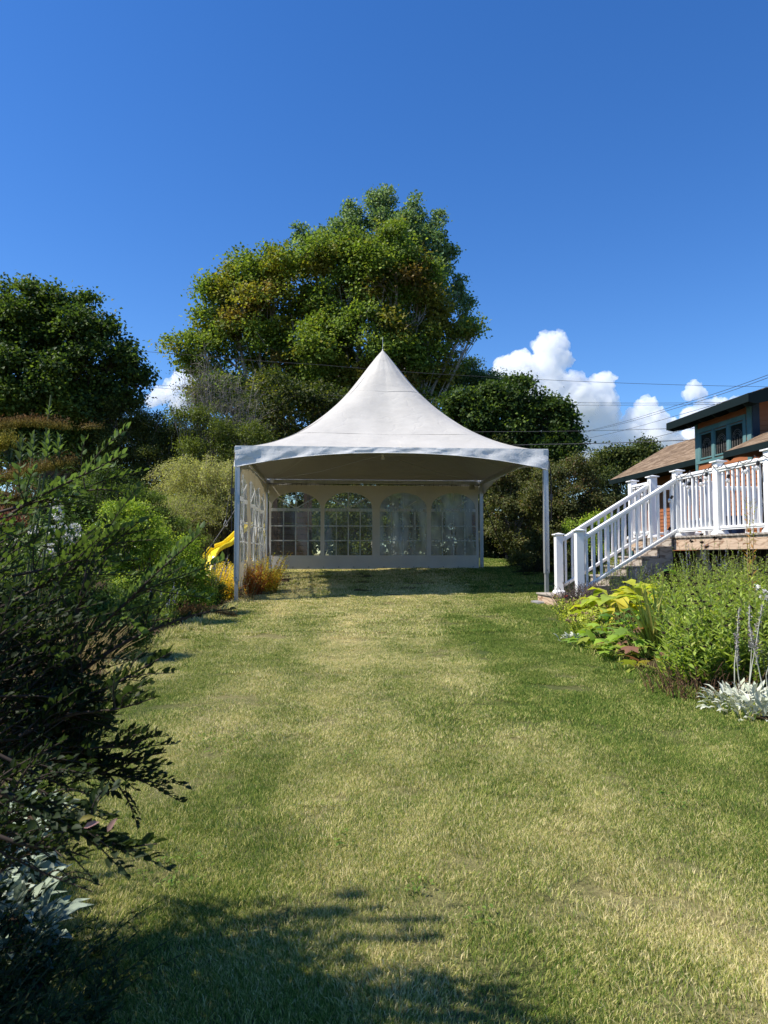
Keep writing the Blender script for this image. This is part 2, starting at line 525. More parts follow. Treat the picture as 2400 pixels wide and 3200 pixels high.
# bed outlines, measured on the ground
RB = [gat(*p) for p in ((1742, 1880), (1765, 1925), (1786, 1984), (1830, 2022), (1876, 2052), (1966, 2097), (2043, 2124), (2170, 2183), (2260, 2192), (2310, 2233), (2420, 2280))]
LB = [gat(*p) for p in ((770, 1878), (735, 1893), (651, 1937), (569, 1975), (482, 2004), (410, 2052), (330, 2130))]
RB_xy = [(p.x, p.y) for p in RB] + [(3.6, 5.2), (4.2, 4.4), (9.5, 4.0), (9.5, 13.0), (3.1, 12.9)]
LB_xy = [(-2.75, 15.2), (-2.3, 17.5), (-2.6, 20.2), (-9.5, 21.5), (-9.5, 6.0), (-3.6, 6.3)] + [(p.x, p.y) for p in LB[::-1]]
NB_xy = [(-6.0, 0.6), (-0.75, 1.0), (-0.92, 1.9), (-1.16, 2.6), (-1.42, 3.2), (-1.85, 3.95), (-2.9, 4.9), (-6.0, 5.6)]

def inside(poly, X, Y):
    X = np.asarray(X, float); Y = np.asarray(Y, float)
    r = np.zeros(X.shape, bool)
    n = len(poly)
    for i in range(n):
        x0, y0 = poly[i]; x1, y1 = poly[(i + 1) % n]
        c = ((y0 > Y) != (y1 > Y)) & (X < (x1 - x0) * (Y - y0) / (y1 - y0 + 1e-12) + x0)
        r ^= c
    return r

def smooth_poly(poly, n=6):
    out = []
    N_ = len(poly)
    for i in range(N_):
        a, b = Vector((*poly[i], 0)), Vector((*poly[(i + 1) % N_], 0))
        for k in range(n):
            t = k / n
            p = a.lerp(b, t)
            w = mn.noise(Vector((p.x * 3, p.y * 3, 1.7))) * 0.05
            out.append((p.x + w, p.y + w * .6))
    return out

def bed(poly, label):
    pts = smooth_poly(poly, 8)
    arr = np.array(pts)
    s = 0.07
    xs = np.arange(arr[:, 0].min(), arr[:, 0].max(), s); ys = np.arange(arr[:, 1].min(), arr[:, 1].max(), s)
    X, Y = np.meshgrid(xs, ys)
    ins = inside(pts, X, Y)
    vs = np.stack([X, Y, gz(X, Y) + 0.012 + RNG.random(X.shape) * 0.022], -1).reshape(-1, 3)
    nx = len(xs)
    m = ins[:-1, :-1] & ins[1:, :-1] & ins[:-1, 1:] & ins[1:, 1:]
    jj, ii = np.nonzero(m)
    a = jj * nx + ii
    f = np.stack([a, a + 1, a + 1 + nx, a + nx], -1).reshape(-1)
    o = link('flower_bed_soil', np_mesh('flower_bed_soil', vs, f, np.full(len(a), 4), smooth=True), M_SOIL)
    tag(o, label, kind='structure')
    return o
bed(RB_xy, 'bare dark soil of the planting bed beside the deck')
bed(LB_xy, 'bare brown soil of the planting bed left of the tent')
bed(NB_xy, 'soil under the near shrub at the lawn edge')

# ---------------------------------------------------------------- grass blades
def grass_patch(name, R, n, hmin, hmax, w):
    r = R * np.sqrt(RNG.random(n)); a = RNG.random(n) * 2 * np.pi
    P = np.stack([r * np.cos(a), r * np.sin(a), np.full(n, -0.004)], 1)
    h = RNG.uniform(hmin, hmax, n) * (1 - 0.3 * (r / R) ** 2)
    az = RNG.random(n) * 2 * np.pi
    lean = RNG.uniform(0.05, 0.55, n)
    D = np.stack([np.cos(az) * lean, np.sin(az) * lean, np.ones(n)], 1)
    D[:, 0] += 0.15
    D = norm(D)
    fa = RNG.random(n) * 2 * np.pi
    S = norm(np.cross(D, np.stack([np.cos(fa), np.sin(fa), np.zeros(n)], 1)))
    ww = w * RNG.uniform(.6, 1.3, n)[:, None]
    mid = P + D * (h * .55)[:, None]
    bend = norm(D * np.array([1, 1, 0]) + 1e-4) * (h * RNG.uniform(.05, .35, n))[:, None]
    tip = P + D * h[:, None] + bend - np.array([[0, 0, 1]]) * (h * .08)[:, None]
    vs = np.stack([P - S * ww / 2, P + S * ww / 2, mid + S * ww * .42, mid - S * ww * .42, tip], 1)
    f = np.array([0, 1, 2, 3, 3, 2, 4])
    F = (f[None] + (np.arange(n) * 5)[:, None]).reshape(-1)
    rnd = np.repeat(RNG.random(n), 5)
    me = np_mesh(name, vs.reshape(-1, 3), F, np.tile([4, 3], n), {'rnd': rnd})
    o = bpy.data.objects.new(name, me)
    return o

def scatter(name, pts, rotz, tiltx, scl, src, mat_, label):
    """one object: geometry nodes put copies of a small turf patch on measured points"""
    n = len(pts)
    me = bpy.data.meshes.new(name)
    me.vertices.add(n)
    me.vertices.foreach_set('co', np.asarray(pts, np.float32).ravel())
    for nm, arr in (('rz', rotz), ('tx', tiltx), ('sc', scl)):
        a = me.attributes.new(nm, 'FLOAT', 'POINT'); a.data.foreach_set('value', np.asarray(arr, np.float32))
    me.materials.append(mat_)
    if not src.data.materials: src.data.materials.append(mat_)
    o = bpy.data.objects.new(name, me); COL.objects.link(o)
    ng = bpy.data.node_groups.new(name + '_nodes', 'GeometryNodeTree')
    ng.interface.new_socket('Geometry', in_out='INPUT', socket_type='NodeSocketGeometry')
    ng.interface.new_socket('Geometry', in_out='OUTPUT', socket_type='NodeSocketGeometry')
    nn, ll = ng.nodes, ng.links
    gi = nn.new('NodeGroupInput'); go = nn.new('NodeGroupOutput')
    oi = nn.new('GeometryNodeObjectInfo'); oi.inputs['Object'].default_value = src; oi.inputs['As Instance'].default_value = True
    ip = nn.new('GeometryNodeInstanceOnPoints')
    def attr(nm):
        q = nn.new('GeometryNodeInputNamedAttribute'); q.data_type = 'FLOAT'; q.inputs['Name'].default_value = nm
        return q.outputs[0]
    cx = nn.new('ShaderNodeCombineXYZ'); ll.new(attr('tx'), cx.inputs[0]); ll.new(attr('rz'), cx.inputs[2])
    mp = nn.new('GeometryNodeMeshToPoints')
    ll.new(gi.outputs[0], mp.inputs[0])
    ll.new(mp.outputs[0], ip.inputs['Points']); ll.new(oi.outputs['Geometry'], ip.inputs['Instance'])
    e2r = nn.new('FunctionNodeEulerToRotation'); ll.new(cx.outputs[0], e2r.inputs[0]); ll.new(e2r.outputs[0], ip.inputs['Rotation'])
    ll.new(attr('sc'), ip.inputs['Scale'])
    ll.new(ip.outputs[0], go.inputs[0])
    md = o.modifiers.new('turf', 'NODES'); md.node_group = ng
    tag(o, label, 'grass', kind='stuff')
    return o

M_BLADE = blade_mat()
def lawn_points(y0, y1, dens, margin=0.6):
    W = 0.60 * y1 + margin
    n = int((y1 - y0) * 2 * W * dens)
    x = RNG.uniform(-W, W, n); y = RNG.uniform(y0, y1, n)
    k = (np.abs(x) < 0.57 * y + margin)
    for poly in (RB_xy, LB_xy, NB_xy):
        k &= ~inside(poly, x + RNG.normal(0, .035, n), y + RNG.normal(0, .035, n))
    x, y = x[k], y[k]
    return np.stack([x, y, gz(x, y)], 1)
def add_grass(y0, y1, dens, R, n, h, w, s0, s1, label, lim=None):
    P = lawn_points(y0, y1, dens)
    if lim is not None: P = P[lim(P)]
    k = len(P)
    hn = np.array([mn.noise(Vector((p[0] * 1.1, p[1] * .9, 4.2))) for p in P])
    sc = RNG.uniform(s0, s1, k) * (1 + .22 * hn)
    src = grass_patch('turf_patch', R, n, h[0], h[1], w)
    return scatter('grass', P, RNG.random(k) * 6.283, RNG.normal(0, .07, k), sc, src, M_BLADE, label)
add_grass(1.2, 5.0, 78, .16, 820, (.018, .036), .0023, .8, 1.2, 'mown grass blades of the near lawn, dry straw among green')
add_grass(5.0, 9.5, 52, .18, 680, (.018, .036), .0034, .8, 1.2, 'mown grass blades of the middle lawn with pale dry patches')
add_grass(9.5, 15.0, 24, .26, 680, (.022, .042), .0065, .85, 1.2, 'mown grass blades before and under the tent front')
add_grass(15.0, 25.0, 7, .46, 800, (.03, .06), .012, .85, 1.2, 'grass blades under and behind the tent')
# taller fringe along the bed edges
def fringe():
    pts = []
    for pl in (RB[:-1], LB):
        for i in range(len(pl) - 1):
            a, b = pl[i], pl[i + 1]
            m = int((b - a).length * 26)
            for _ in range(m):
                t = random.random(); p = a.lerp(b, t)
                x, y = p.x + random.gauss(0, .07), p.y + random.gauss(0, .07)
                pts.append((x, y, g(x, y)))
    k = len(pts)
    src = grass_patch('turf_fringe', .1, 60, .05, .13, .0075)
    return scatter('grass', pts, RNG.random(k) * 6.283, RNG.normal(0, .15, k), RNG.uniform(.6, 1.3, k), src, M_BLADE, 'longer uncut grass fringe along the bed edges')
fringe()

# ================================================================ THE TENT
TR = math.radians(4.3)                       # the tent is turned a little to the left
TX, TY = Vector((math.cos(TR), math.sin(TR), 0)), Vector((-math.sin(TR), math.cos(TR), 0))
TC = Vector((-0.03, 16.9, 0))                # centre of the plan
TH = 3.05
ZE = 3.57                                    # eave height
def tp(u, v, z):                             # u across (-TH..TH), v in depth
    return TC + TX * u + TY * v + Vector((0, 0, z))

def vinyl_mat(name, color, trans, bscale=3.0, bump=.5, inner=None):
    m, N, Lk = nodes_of(name)
    out = N.new('ShaderNodeOutputMaterial')
    tc = N.new('ShaderNodeTexCoord')
    n1 = N.new('ShaderNodeTexNoise'); n1.inputs['Scale'].default_value = 1.6; n1.inputs['Detail'].default_value = 8; n1.inputs['Roughness'].default_value = .65
    Lk.new(tc.outputs['Object'], n1.inputs['Vector'])
    mr = N.new('ShaderNodeMapRange'); mr.inputs[1].default_value = .35; mr.inputs[2].default_value = .7; mr.inputs[3].default_value = 1.03; mr.inputs[4].default_value = .86
    Lk.new(n1.outputs[0], mr.inputs[0])
    mx = N.new('ShaderNodeMixRGB'); mx.blend_type = 'MULTIPLY'; mx.inputs[0].default_value = 1; mx.inputs[1].default_value = (*color, 1)
    Lk.new(mr.outputs[0], mx.inputs[2])
    b = N.new('ShaderNodeBsdfPrincipled'); b.inputs['Roughness'].default_value = .45; b.inputs['Specular IOR Level'].default_value = .3
    lastc = mx.outputs[0]
    if inner:                                   # darker underside colour paints in the shade inside the tent
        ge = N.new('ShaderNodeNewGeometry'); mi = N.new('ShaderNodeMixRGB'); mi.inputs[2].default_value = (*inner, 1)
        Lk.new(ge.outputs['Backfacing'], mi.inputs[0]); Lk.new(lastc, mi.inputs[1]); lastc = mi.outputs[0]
    Lk.new(lastc, b.inputs['Base Color'])
    # creases: thin ridged folds running several ways, plus soft undulation
    mp = N.new('ShaderNodeMapping'); mp.inputs['Rotation'].default_value = (.5, .3, .6); mp.inputs['Scale'].default_value = (1, 2.2, .8)
    Lk.new(tc.outputs['Object'], mp.inputs[0])
    v = N.new('ShaderNodeTexVoronoi'); v.feature = 'DISTANCE_TO_EDGE'; v.inputs['Scale'].default_value = bscale * .45
    nd = N.new('ShaderNodeTexNoise'); nd.inputs['Scale'].default_value = 2.5; nd.inputs['Detail'].default_value = 3
    Lk.new(mp.outputs[0], nd.inputs['Vector'])
    ad = N.new('ShaderNodeMixRGB'); ad.blend_type = 'ADD'; ad.inputs[0].default_value = .8
    Lk.new(mp.outputs[0], ad.inputs[1]); Lk.new(nd.outputs['Color'], ad.inputs[2]); Lk.new(ad.outputs[0], v.inputs['Vector'])
    vr = N.new('ShaderNodeMapRange'); vr.inputs[1].default_value = 0; vr.inputs[2].default_value = .035
    Lk.new(v.outputs['Distance'], vr.inputs[0])
    n2 = N.new('ShaderNodeTexNoise'); n2.inputs['Scale'].default_value = bscale; n2.inputs['Detail'].default_value = 5; n2.inputs['Roughness'].default_value = .55
    Lk.new(mp.outputs[0], n2.inputs['Vector'])
    h = N.new('ShaderNodeMath'); h.operation = 'MULTIPLY_ADD'; h.inputs[1].default_value = .08
    Lk.new(vr.outputs[0], h.inputs[0]); Lk.new(n2.outputs[0], h.inputs[2])
    bp = N.new('ShaderNodeBump'); bp.inputs['Strength'].default_value = bump; bp.inputs['Distance'].default_value = .03
    Lk.new(h.outputs[0], bp.inputs['Height']); Lk.new(bp.outputs[0], b.inputs['Normal'])
    t = N.new('ShaderNodeBsdfTranslucent'); t.inputs[0].default_value = (color[0]*.95, color[1]*.85, color[2]*.6, 1)
    ms = N.new('ShaderNodeMixShader'); ms.inputs[0].default_value = trans
    Lk.new(b.outputs[0], ms.inputs[1]); Lk.new(t.outputs[0], ms.inputs[2]); Lk.new(ms.outputs[0], out.inputs[0])
    return m

def clear_mat(name, milk, tint):
    m, N, Lk = nodes_of(name)
    out = N.new('ShaderNodeOutputMaterial')
    tr = N.new('ShaderNodeBsdfTransparent'); tr.inputs[0].default_value = (*tint, 1)
    gl = N.new('ShaderNodeBsdfGlossy'); gl.inputs['Roughness'].default_value = .12; gl.inputs[0].default_value = (.9, .9, .9, 1)
    df = N.new('ShaderNodeBsdfDiffuse'); df.inputs[0].default_value = (.62, .66, .66, 1)
    tl = N.new('ShaderNodeBsdfTranslucent'); tl.inputs[0].default_value = (.62, .66, .66, 1)
    tc = N.new('ShaderNodeTexCoord')
    mp = N.new('ShaderNodeMapping'); mp.inputs['Scale'].default_value = (3, 3, .7)
    Lk.new(tc.outputs['Object'], mp.inputs[0])
    nz = N.new('ShaderNodeTexNoise'); nz.inputs['Scale'].default_value = 1.7; nz.inputs['Detail'].default_value = 5
    Lk.new(mp.outputs[0], nz.inputs['Vector'])
    mr = N.new('ShaderNodeMapRange'); mr.inputs[1].default_value = .3; mr.inputs[2].default_value = .75; mr.inputs[3].default_value = milk * .4; mr.inputs[4].default_value = milk * 1.6
    Lk.new(nz.outputs[0], mr.inputs[0])
    dd = N.new('ShaderNodeMixShader'); dd.inputs[0].default_value = .5
    Lk.new(df.outputs[0], dd.inputs[1]); Lk.new(tl.outputs[0], dd.inputs[2])
    a = N.new('ShaderNodeMixShader'); Lk.new(mr.outputs[0], a.inputs[0]); Lk.new(tr.outputs[0], a.inputs[1]); Lk.new(dd.outputs[0], a.inputs[2])
    fz = N.new('ShaderNodeFresnel'); fz.inputs[0].default_value = 1.4
    b = N.new('ShaderNodeMixShader'); Lk.new(fz.outputs[0], b.inputs[0]); Lk.new(a.outputs[0], b.inputs[1]); Lk.new(gl.outputs[0], b.inputs[2])
    Lk.new(b.outputs[0], out.inputs[0])
    return m

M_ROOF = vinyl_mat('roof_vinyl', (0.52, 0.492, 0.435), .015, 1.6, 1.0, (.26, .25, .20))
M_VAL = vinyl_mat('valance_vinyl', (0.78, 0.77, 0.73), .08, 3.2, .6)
M_WALL = vinyl_mat('sidewall_vinyl', (0.70, 0.665, 0.58), .14, 2.0, .3)
M_BAR = mat('white_window_bar', (0.85, 0.84, 0.80), .5, .3, var=.04, trans=.5)
M_CLEAR = [clear_mat('clear_vinyl', .05, (.80, .84, .80)), clear_mat('clear_vinyl_hazy', .16, (.74, .80, .74)),
           clear_mat('clear_vinyl_cloudy', .42, (.62, .74, .76)), clear_mat('clear_vinyl_wavy', .22, (.78, .8, .8))]
M_ROPE = mat('grey_rope', (.16, .16, .15), .9, .1)

tent = thing('frame_tent', 'white peaked frame tent with arched clear windows on the lawn', 'tent', (TC.x, TC.y, g(TC.x, TC.y)))
def tb(mb, name, m, parent=tent, **k):       # mesh in world coordinates, hung under the tent
    o = mb.build(name, m, parent, **k) if isinstance(mb, MB) else link(name, mb, m, parent)
    o.matrix_parent_inverse = Matrix.Translation(-Vector(tent.location)) if parent is tent else Matrix.Identity(4)
    return o

# roof: square at the eave, round towards the peak, concave profile
def roof_f(t, hip):
    return .24 * (1 - t) + .76 * (1 - t) ** (2.08 - .84 * math.exp(-t / .3) - .05 * hip)
def roof_mesh():
    n = 72; rings = 34
    H = 6.41 - ZE
    vs = []
    for j in range(rings + 1):
        t = 1 - j / rings
        for i in range(4 * n // 4):
            a = 2 * math.pi * i / n + math.pi / 4
            c, s = math.cos(a), math.sin(a)
            p = 2.0 + 26 * t ** 2.5
            k = (abs(c) ** p + abs(s) ** p) ** (-1 / p)
            u, v = c * k * TH * t, s * k * TH * t
            r = t
            hip = abs(math.sin(2 * a))                       # 1 on the hips
            z = ZE + H * roof_f(r, hip)
            z -= .10 * (1 - hip) * r * (1 - r) * 4 * .2      # panels sag between the hips
            wr = mn.noise(Vector((u * 1.3, v * 1.3, 2))) * .02 * min(1, (1 - t) * 6) + math.sin(a * 22) * .006 * max(0, 1 - t * 3.2) * t * 10
            vs.append(tp(u, v, z + wr))
    fs = []
    for j in range(rings):
        for i in range(n):
            i2 = (i + 1) % n
            fs += [j * n + i, j * n + i2, (j + 1) * n + i2, (j + 1) * n + i]
    return np_mesh('roof', np.array([tuple(v) for v in vs]), fs, np.full(n * rings, 4), smooth=True)
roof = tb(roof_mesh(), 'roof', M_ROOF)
# welded seams: ridges of doubled fabric from eave to peak
def seam(u0, v0):
    mb = MB()
    pts = []
    for j in range(24):
        t = 1 - j / 24.0
        H = 6.41 - ZE
        a = math.atan2(v0, u0); hip = abs(math.sin(2 * a))
        p = 2.0 + 26 * t ** 2.5
        c, s = math.cos(a), math.sin(a)
        k = (abs(c) ** p + abs(s) ** p) ** (-1 / p)
        z = ZE + H * roof_f(t, hip) - .10 * (1 - hip) * t * (1 - t) * 4 * .35
        pts.append(tp(c * k * TH * t, s * k * TH * t, z + .001))
    mb.tube(pts, [.006] * len(pts), 5)
    return mb
for (u0, v0) in ((0.06, -1), (1, -1), (-1, -1), (-1, 0.02), (1, 0.02), (1, 1), (-1, 1)):
    tb(seam(u0, v0), 'seam', M_ROOF)
def ring(t):                                   # stitched cross seams of the roof cloth
    mb = MB(); pts = []
    for i in range(73):
        a = 2 * math.pi * i / 72 + math.pi / 4; hip = abs(math.sin(2 * a)); p = 2.0 + 26 * t ** 2.5
        c, s = math.cos(a), math.sin(a); k = (abs(c) ** p + abs(s) ** p) ** (-1 / p)
        pts.append(tp(c * k * TH * t, s * k * TH * t, ZE + (6.41 - ZE) * roof_f(t, hip) - .10 * (1 - hip) * t * (1 - t) * 4 * .2 + .002))
    mb.tube(pts, .0035, 4); tb(mb, 'seam', M_ROOF)
ring(.30); ring(.68)
cap = MB(); cap.lathe([(.045, 6.30), (.03, 6.37), (.018, 6.41), (.008, 6.43)], (TC.x, TC.y, 0), 12)
tb(cap, 'peak_cap', M_ROOF, smooth=True)
fin = MB(); fin.tube([tp(0, 0, 6.40), tp(0, 0, 6.70), tp(.0, 0, 6.735)], [.007, .005, .003], 6)
tb(fin, 'finial', M_ALU)
mast = MB(); mast.tube([tp(0, 0, 6.30), tp(0, 0, 3.98)], .035, 8); mast.tube([tp(0, 0, 3.98), tp(0, 0, 3.80)], .028, 8); mast.tube([tp(0,0,3.80), tp(0,0,3.74)], .04, 8)
tb(mast, 'centre_mast', M_WHITE)

# valance: narrow in the middle of each side, deep at the corners
def valance(side):
    # side 0 front,1 right,2 back,3 left
    nx, nz_ = 120, 7
    vs = []
    for i in range(nx + 1):
        u = -1 + 2 * i / nx
        dep = .115 + .30 * abs(u) ** 2.2
        for k in range(nz_ + 1):
            f = k / nz_
            corner = abs(u) ** 5
            wv = .012 * math.sin(u * 26 + f * 3) * f * (1 + corner) + .03 * corner * mn.noise(Vector((u * 9 + side * 5, f * 5, 1))) + .012 * mn.noise(Vector((u * 24, f * 3 + side, 3)))
            off = TH + .028 + wv + .02 * f
            z = ZE + .012 - dep * f
            a = u * (TH + .028)
            p = {0: (a, -off), 1: (off, a), 2: (-a, off), 3: (-off, -a)}[side]
            vs.append(tuple(tp(p[0], p[1], z)))
    m = nz_ + 1
    fs = []
    for i in range(nx):
        for k in range(nz_):
            fs += [i * m + k, i * m + k + 1, (i + 1) * m + k + 1, (i + 1) * m + k]
    me = np_mesh('valance', np.array(vs), fs, np.full(nx * nz_, 4), smooth=True)
    o = tb(me, 'valance', M_VAL)
    return o
vals = [valance(k) for k in range(4)]
for o in (vals[0],): 
    hem = MB()
    pts = [tp(-TH + 2 * TH * i / 60, -TH - .055, ZE + .012 - (.115 + .30 * abs(-1 + 2 * i / 60) ** 2.2)) for i in range(61)]
    hem.tube(pts, .007, 5)
    h = tb(hem, 'hem', M_VAL)

# legs: square aluminium posts, the front ones standing on adjustable feet
def leg(u, v, foot):
    x, y = tp(u, v, 0).x, tp(u, v, 0).y
    zg = g(x, y)
    R_ = Matrix.Translation(Vector((x, y, 0))) @ Matrix.Rotation(TR, 4, 'Z')
    mb = MB(); w = .048
    z0 = zg + foot
    mb.box((-w, -w, z0), (w, w, ZE - .02), R_)
    o = tb(mb, 'leg', M_ALU, bevel=.006)
    ch = MB()
    for s in (-1, 1):                       # pale extruded channels at the corners
        ch.box((s * .040 - .007, -w - .004, z0 + .01), (s * .040 + .007, -w + .001, ZE - .45), R_)
    tb(ch, 'channel', M_ALU, parent=o)
    ft = MB(); ft.box((-.036, -.036, zg + .012), (.036, .036, z0 + .05), R_); ft.box((-.075, -.075, zg - .03), (.075, .075, zg + .014), R_)
    f = tb(ft, 'foot', M_ALU, parent=o, bevel=.003)
    pn = MB(); pn.tube([R_ @ Vector((0, -.062, z0 + .07)), R_ @ Vector((0, .06, z0 + .07))], .009, 6)
    tb(pn, 'pin', M_DARKMETAL, parent=o)
    return o
leg(-TH + .02, -TH + .02, .42); leg(TH - .02, -TH + .02, .40)
leg(-TH + .02, TH - .02, .05); leg(TH - .02, TH - .02, .05)
def beam(a, b, z=ZE - .06):
    mb = MB()
    A, B = tp(a[0], a[1], z), tp(b[0], b[1], z)
    d = (B - A); L = d.length
    Mx = Matrix.Translation(A) @ d.to_track_quat('X', 'Z').to_matrix().to_4x4()
    mb.box((.05, -.03, -.05), (L - .05, .03, .05), Mx)
    return tb(mb, 'eave_beam', M_ALU, bevel=.004)
e = TH - .02
beam((-e, -e), (e, -e)); beam((-e, e), (e, e)); beam((-e, -e), (-e, e)); beam((e, -e), (e, e))
for s, r in ((-1, -1), (1, -1), (-1, 1), (1, 1)):     # corner sockets and cables to the mast foot
    c = tp(s * e, r * e, 0); mb = MB(); R_ = Matrix.Translation(c) @ Matrix.Rotation(TR, 4, 'Z')
    mb.box((-.06, -.06, ZE - .13), (.06, .06, ZE + .0), R_)
    tb(mb, 'corner_socket', M_ALU, bevel=.01)
    cb = MB(); cb.tube([tp(s * e * .98, r * e * .98, ZE - .03), tp(s * e * .5, r * e * .5, ZE + .05), tp(0, 0, 3.86)], .008, 5)
    tb(cb, 'cable', M_ALU)
# rail from which the back wall hangs
rl = MB(); rl.tube([tp(-e + .06, e - .055, ZE - .135), tp(e - .06, e - .055, ZE - .135)], .013, 6)
tb(rl, 'hanging_rail', M_DARKMETAL)

# side walls with arched windows
def wall_panel(P, width, ztop, zbot, wins, wmats, wav=.01):
    """P(u, z) -> world; wins: (u0,u1,z bottom,z spring,z top)"""
    us = set(np.linspace(0, width, max(4, int(width / .05))).tolist())
    for w in wins:
        us.update(np.linspace(w[0], w[1], 33).tolist())
    us = sorted(us)
    vs = []; fs = []; idx = {}
    def vid(u, z):
        k = (round(u, 5), round(z, 5))
        if k not in idx:
            idx[k] = len(vs); vs.append(tuple(P(u, z)))
        return idx[k]
    def arch(w, u):
        c = (w[0] + w[1]) / 2; h = (w[1] - w[0]) / 2
        q = max(0, 1 - ((u - c) / h) ** 2)
        return w[3] + (w[4] - w[3]) * math.sqrt(q)
    def strip(u0, u1, a0, b0, a1, b1, n):
        for k in range(n):
            f0, f1 = k / n, (k + 1) / n
            q = [vid(u0, a0 + (b0 - a0) * f0), vid(u1, a1 + (b1 - a1) * f0), vid(u1, a1 + (b1 - a1) * f1), vid(u0, a0 + (b0 - a0) * f1)]
            if len(set(q)) == 4: fs.append(q)
    for i in range(len(us) - 1):
        u0, u1 = us[i], us[i + 1]
        um = (u0 + u1) / 2
        w = next((w for w in wins if w[0] - 1e-6 < um < w[1] + 1e-6), None)
        if w is None:
            strip(u0, u1, zbot, ztop, zbot, ztop, 22)
        else:
            strip(u0, u1, zbot, w[2], zbot, w[2], 5)
            strip(u0, u1, arch(w, u0), ztop, arch(w, u1), ztop, 6)
    me = bpy.data.meshes.new('wall_panel'); me.from_pydata(vs, [], fs)
    me.polygons.foreach_set('use_smooth', [True] * len(fs)); me.update()
    o = tb(me, 'wall_panel', M_WALL)
    for w, wm in zip(wins, wmats):
        # clear pane
        pv = []; pf = []; cols = np.linspace(w[0], w[1], 33); rows = 14
        for u in cols:
            a = arch(w, u)
            for k in range(rows + 1):
                z = w[2] + (a - w[2]) * k / rows
                pv.append(tuple(P(u, z, .004)))
        for i in range(len(cols) - 1):
            for k in range(rows):
                pf.append((i*(rows+1)+k, (i+1)*(rows+1)+k, (i+1)*(rows+1)+k+1, i*(rows+1)+k+1))
        pm = bpy.data.meshes.new('window_pane'); pm.from_pydata(pv, [], pf); pm.polygons.foreach_set('use_smooth', [True]*len(pf)); pm.update()
        tb(pm, 'window_pane', wm, parent=o)
        def bar(ua, za, ub, zb, t):
            n = 14; bv = []; bf = []
            d = Vector((ub - ua, zb - za)); nrm = Vector((-d.y, d.x)).normalized() * t / 2
            for k in range(n + 1):
                f = k / n; u, z = ua + d.x * f, za + d.y * f
                for s, off in ((1, .008), (-1, .008), (-1, -.004), (1, -.004)):
                    bv.append(tuple(P(u + nrm.x * s, z + nrm.y * s, -off)))
            for k in range(n):
                for q in range(4):
                    q2 = (q + 1) % 4
                    bf.append((k*4+q, k*4+q2, (k+1)*4+q2, (k+1)*4+q))
            bm_ = bpy.data.meshes.new('window_bar'); bm_.from_pydata(bv, [], bf); bm_.update()
            tb(bm_, 'window_bar', M_BAR, parent=o)
        c = (w[0] + w[1]) / 2; h = (w[1] - w[0]) / 2
        bar(w[0], w[3] - .04, w[1], w[3] - .04, .085)
        for k in (1, 2):
            z = w[2] + (w[3] - .08 - w[2]) * k / 3
            bar(w[0], z, w[1], z, .032)
        for k in (1, 2, 3):
            u = w[0] + (w[1] - w[0]) * k / 4
            bar(u, w[2], u, w[3] - .085, .032)
        bar(c, w[3] + .005, c, w[4] - .005, .036)
        for s in (-1, 1):
            bar(c + s * .02, w[3] + .01, c + s * h * .74, w[3] + (w[4] - w[3]) * .65, .03)
    return o

def Pback(u0):
    def P(u, z, off=0):
        uu = u0 + u
        w = .018 * math.sin(uu * 2.7 + z * 1.3) + .010 * math.sin(uu * 9 + 2 * z) + .012 * mn.noise(Vector((uu * 2.3, z * 1.6, 5)))
        loose = max(0, min(1, (ZE - .15 - z) / 2))
        return tp(-TH + .11 + uu, e - .06 + w * (.35 + loose) + off * -1, z)
    return P
ZT = ZE - .16
bz0 = 1.075
tb_win = lambda a, b: (a, b, 1.452, 2.755, 3.205)
wall_panel(Pback(0), 2.99, ZT, bz0, [tb_win(.06, 1.42), tb_win(1.53, 2.86)], [M_CLEAR[0], M_CLEAR[1]])
wall_panel(Pback(2.975), 2.90, ZT, bz0 + .02, [tb_win(.10, 1.42), tb_win(1.55, 2.82)], [M_CLEAR[2], M_CLEAR[2]])
bs = MB()
for i in range(46):                                    # snap hooks along the top edge
    q = Pback(0)(.12 + i * .128, ZT + .02); bs.box((q.x - .006, q.y - .012, q.z - .035), (q.x + .006, q.y - .004, q.z + .02))
ho = tb(bs, 'hook_row', M_DARKMETAL); ho['kind'] = 'stuff'
for i in range(14):                                    # eyelets on the lower hem
    q = Pback(0)(.25 + i * .42, bz0 + .05)
    mb = MB(); mb.tube([q + Vector((0, -.012, 0)), q + Vector((0, -.004, 0))], .013, 8); tb(mb, 'eyelet', M_DARKMETAL)
# maker's label, a plain small printed patch with unreadable lines
q0 = Pback(0)(5.62, 3.38)
mb = MB(); mb.box((q0.x - .01, q0.y - .03, q0.z - .075), (q0.x + .16, q0.y - .025, q0.z + .075)); lab = tb(mb, 'maker_label', mat('label_cloth', (.5, .49, .44), .8))
mb = MB()
for z in (-.05, -.025, 0, .06): mb.box((q0.x, q0.y - .033, q0.z + z - .003), (q0.x + .15, q0.y - .031, q0.z + z + .003))
mb.box((q0.x + .05, q0.y - .033, q0.z + .012), (q0.x + .055, q0.y - .031, q0.z + .05)); mb.box((q0.x + .09, q0.y - .033, q0.z + .015), (q0.x + .12, q0.y - .031, q0.z + .045))
pr = tb(mb, 'print', M_DARKMETAL, parent=lab)

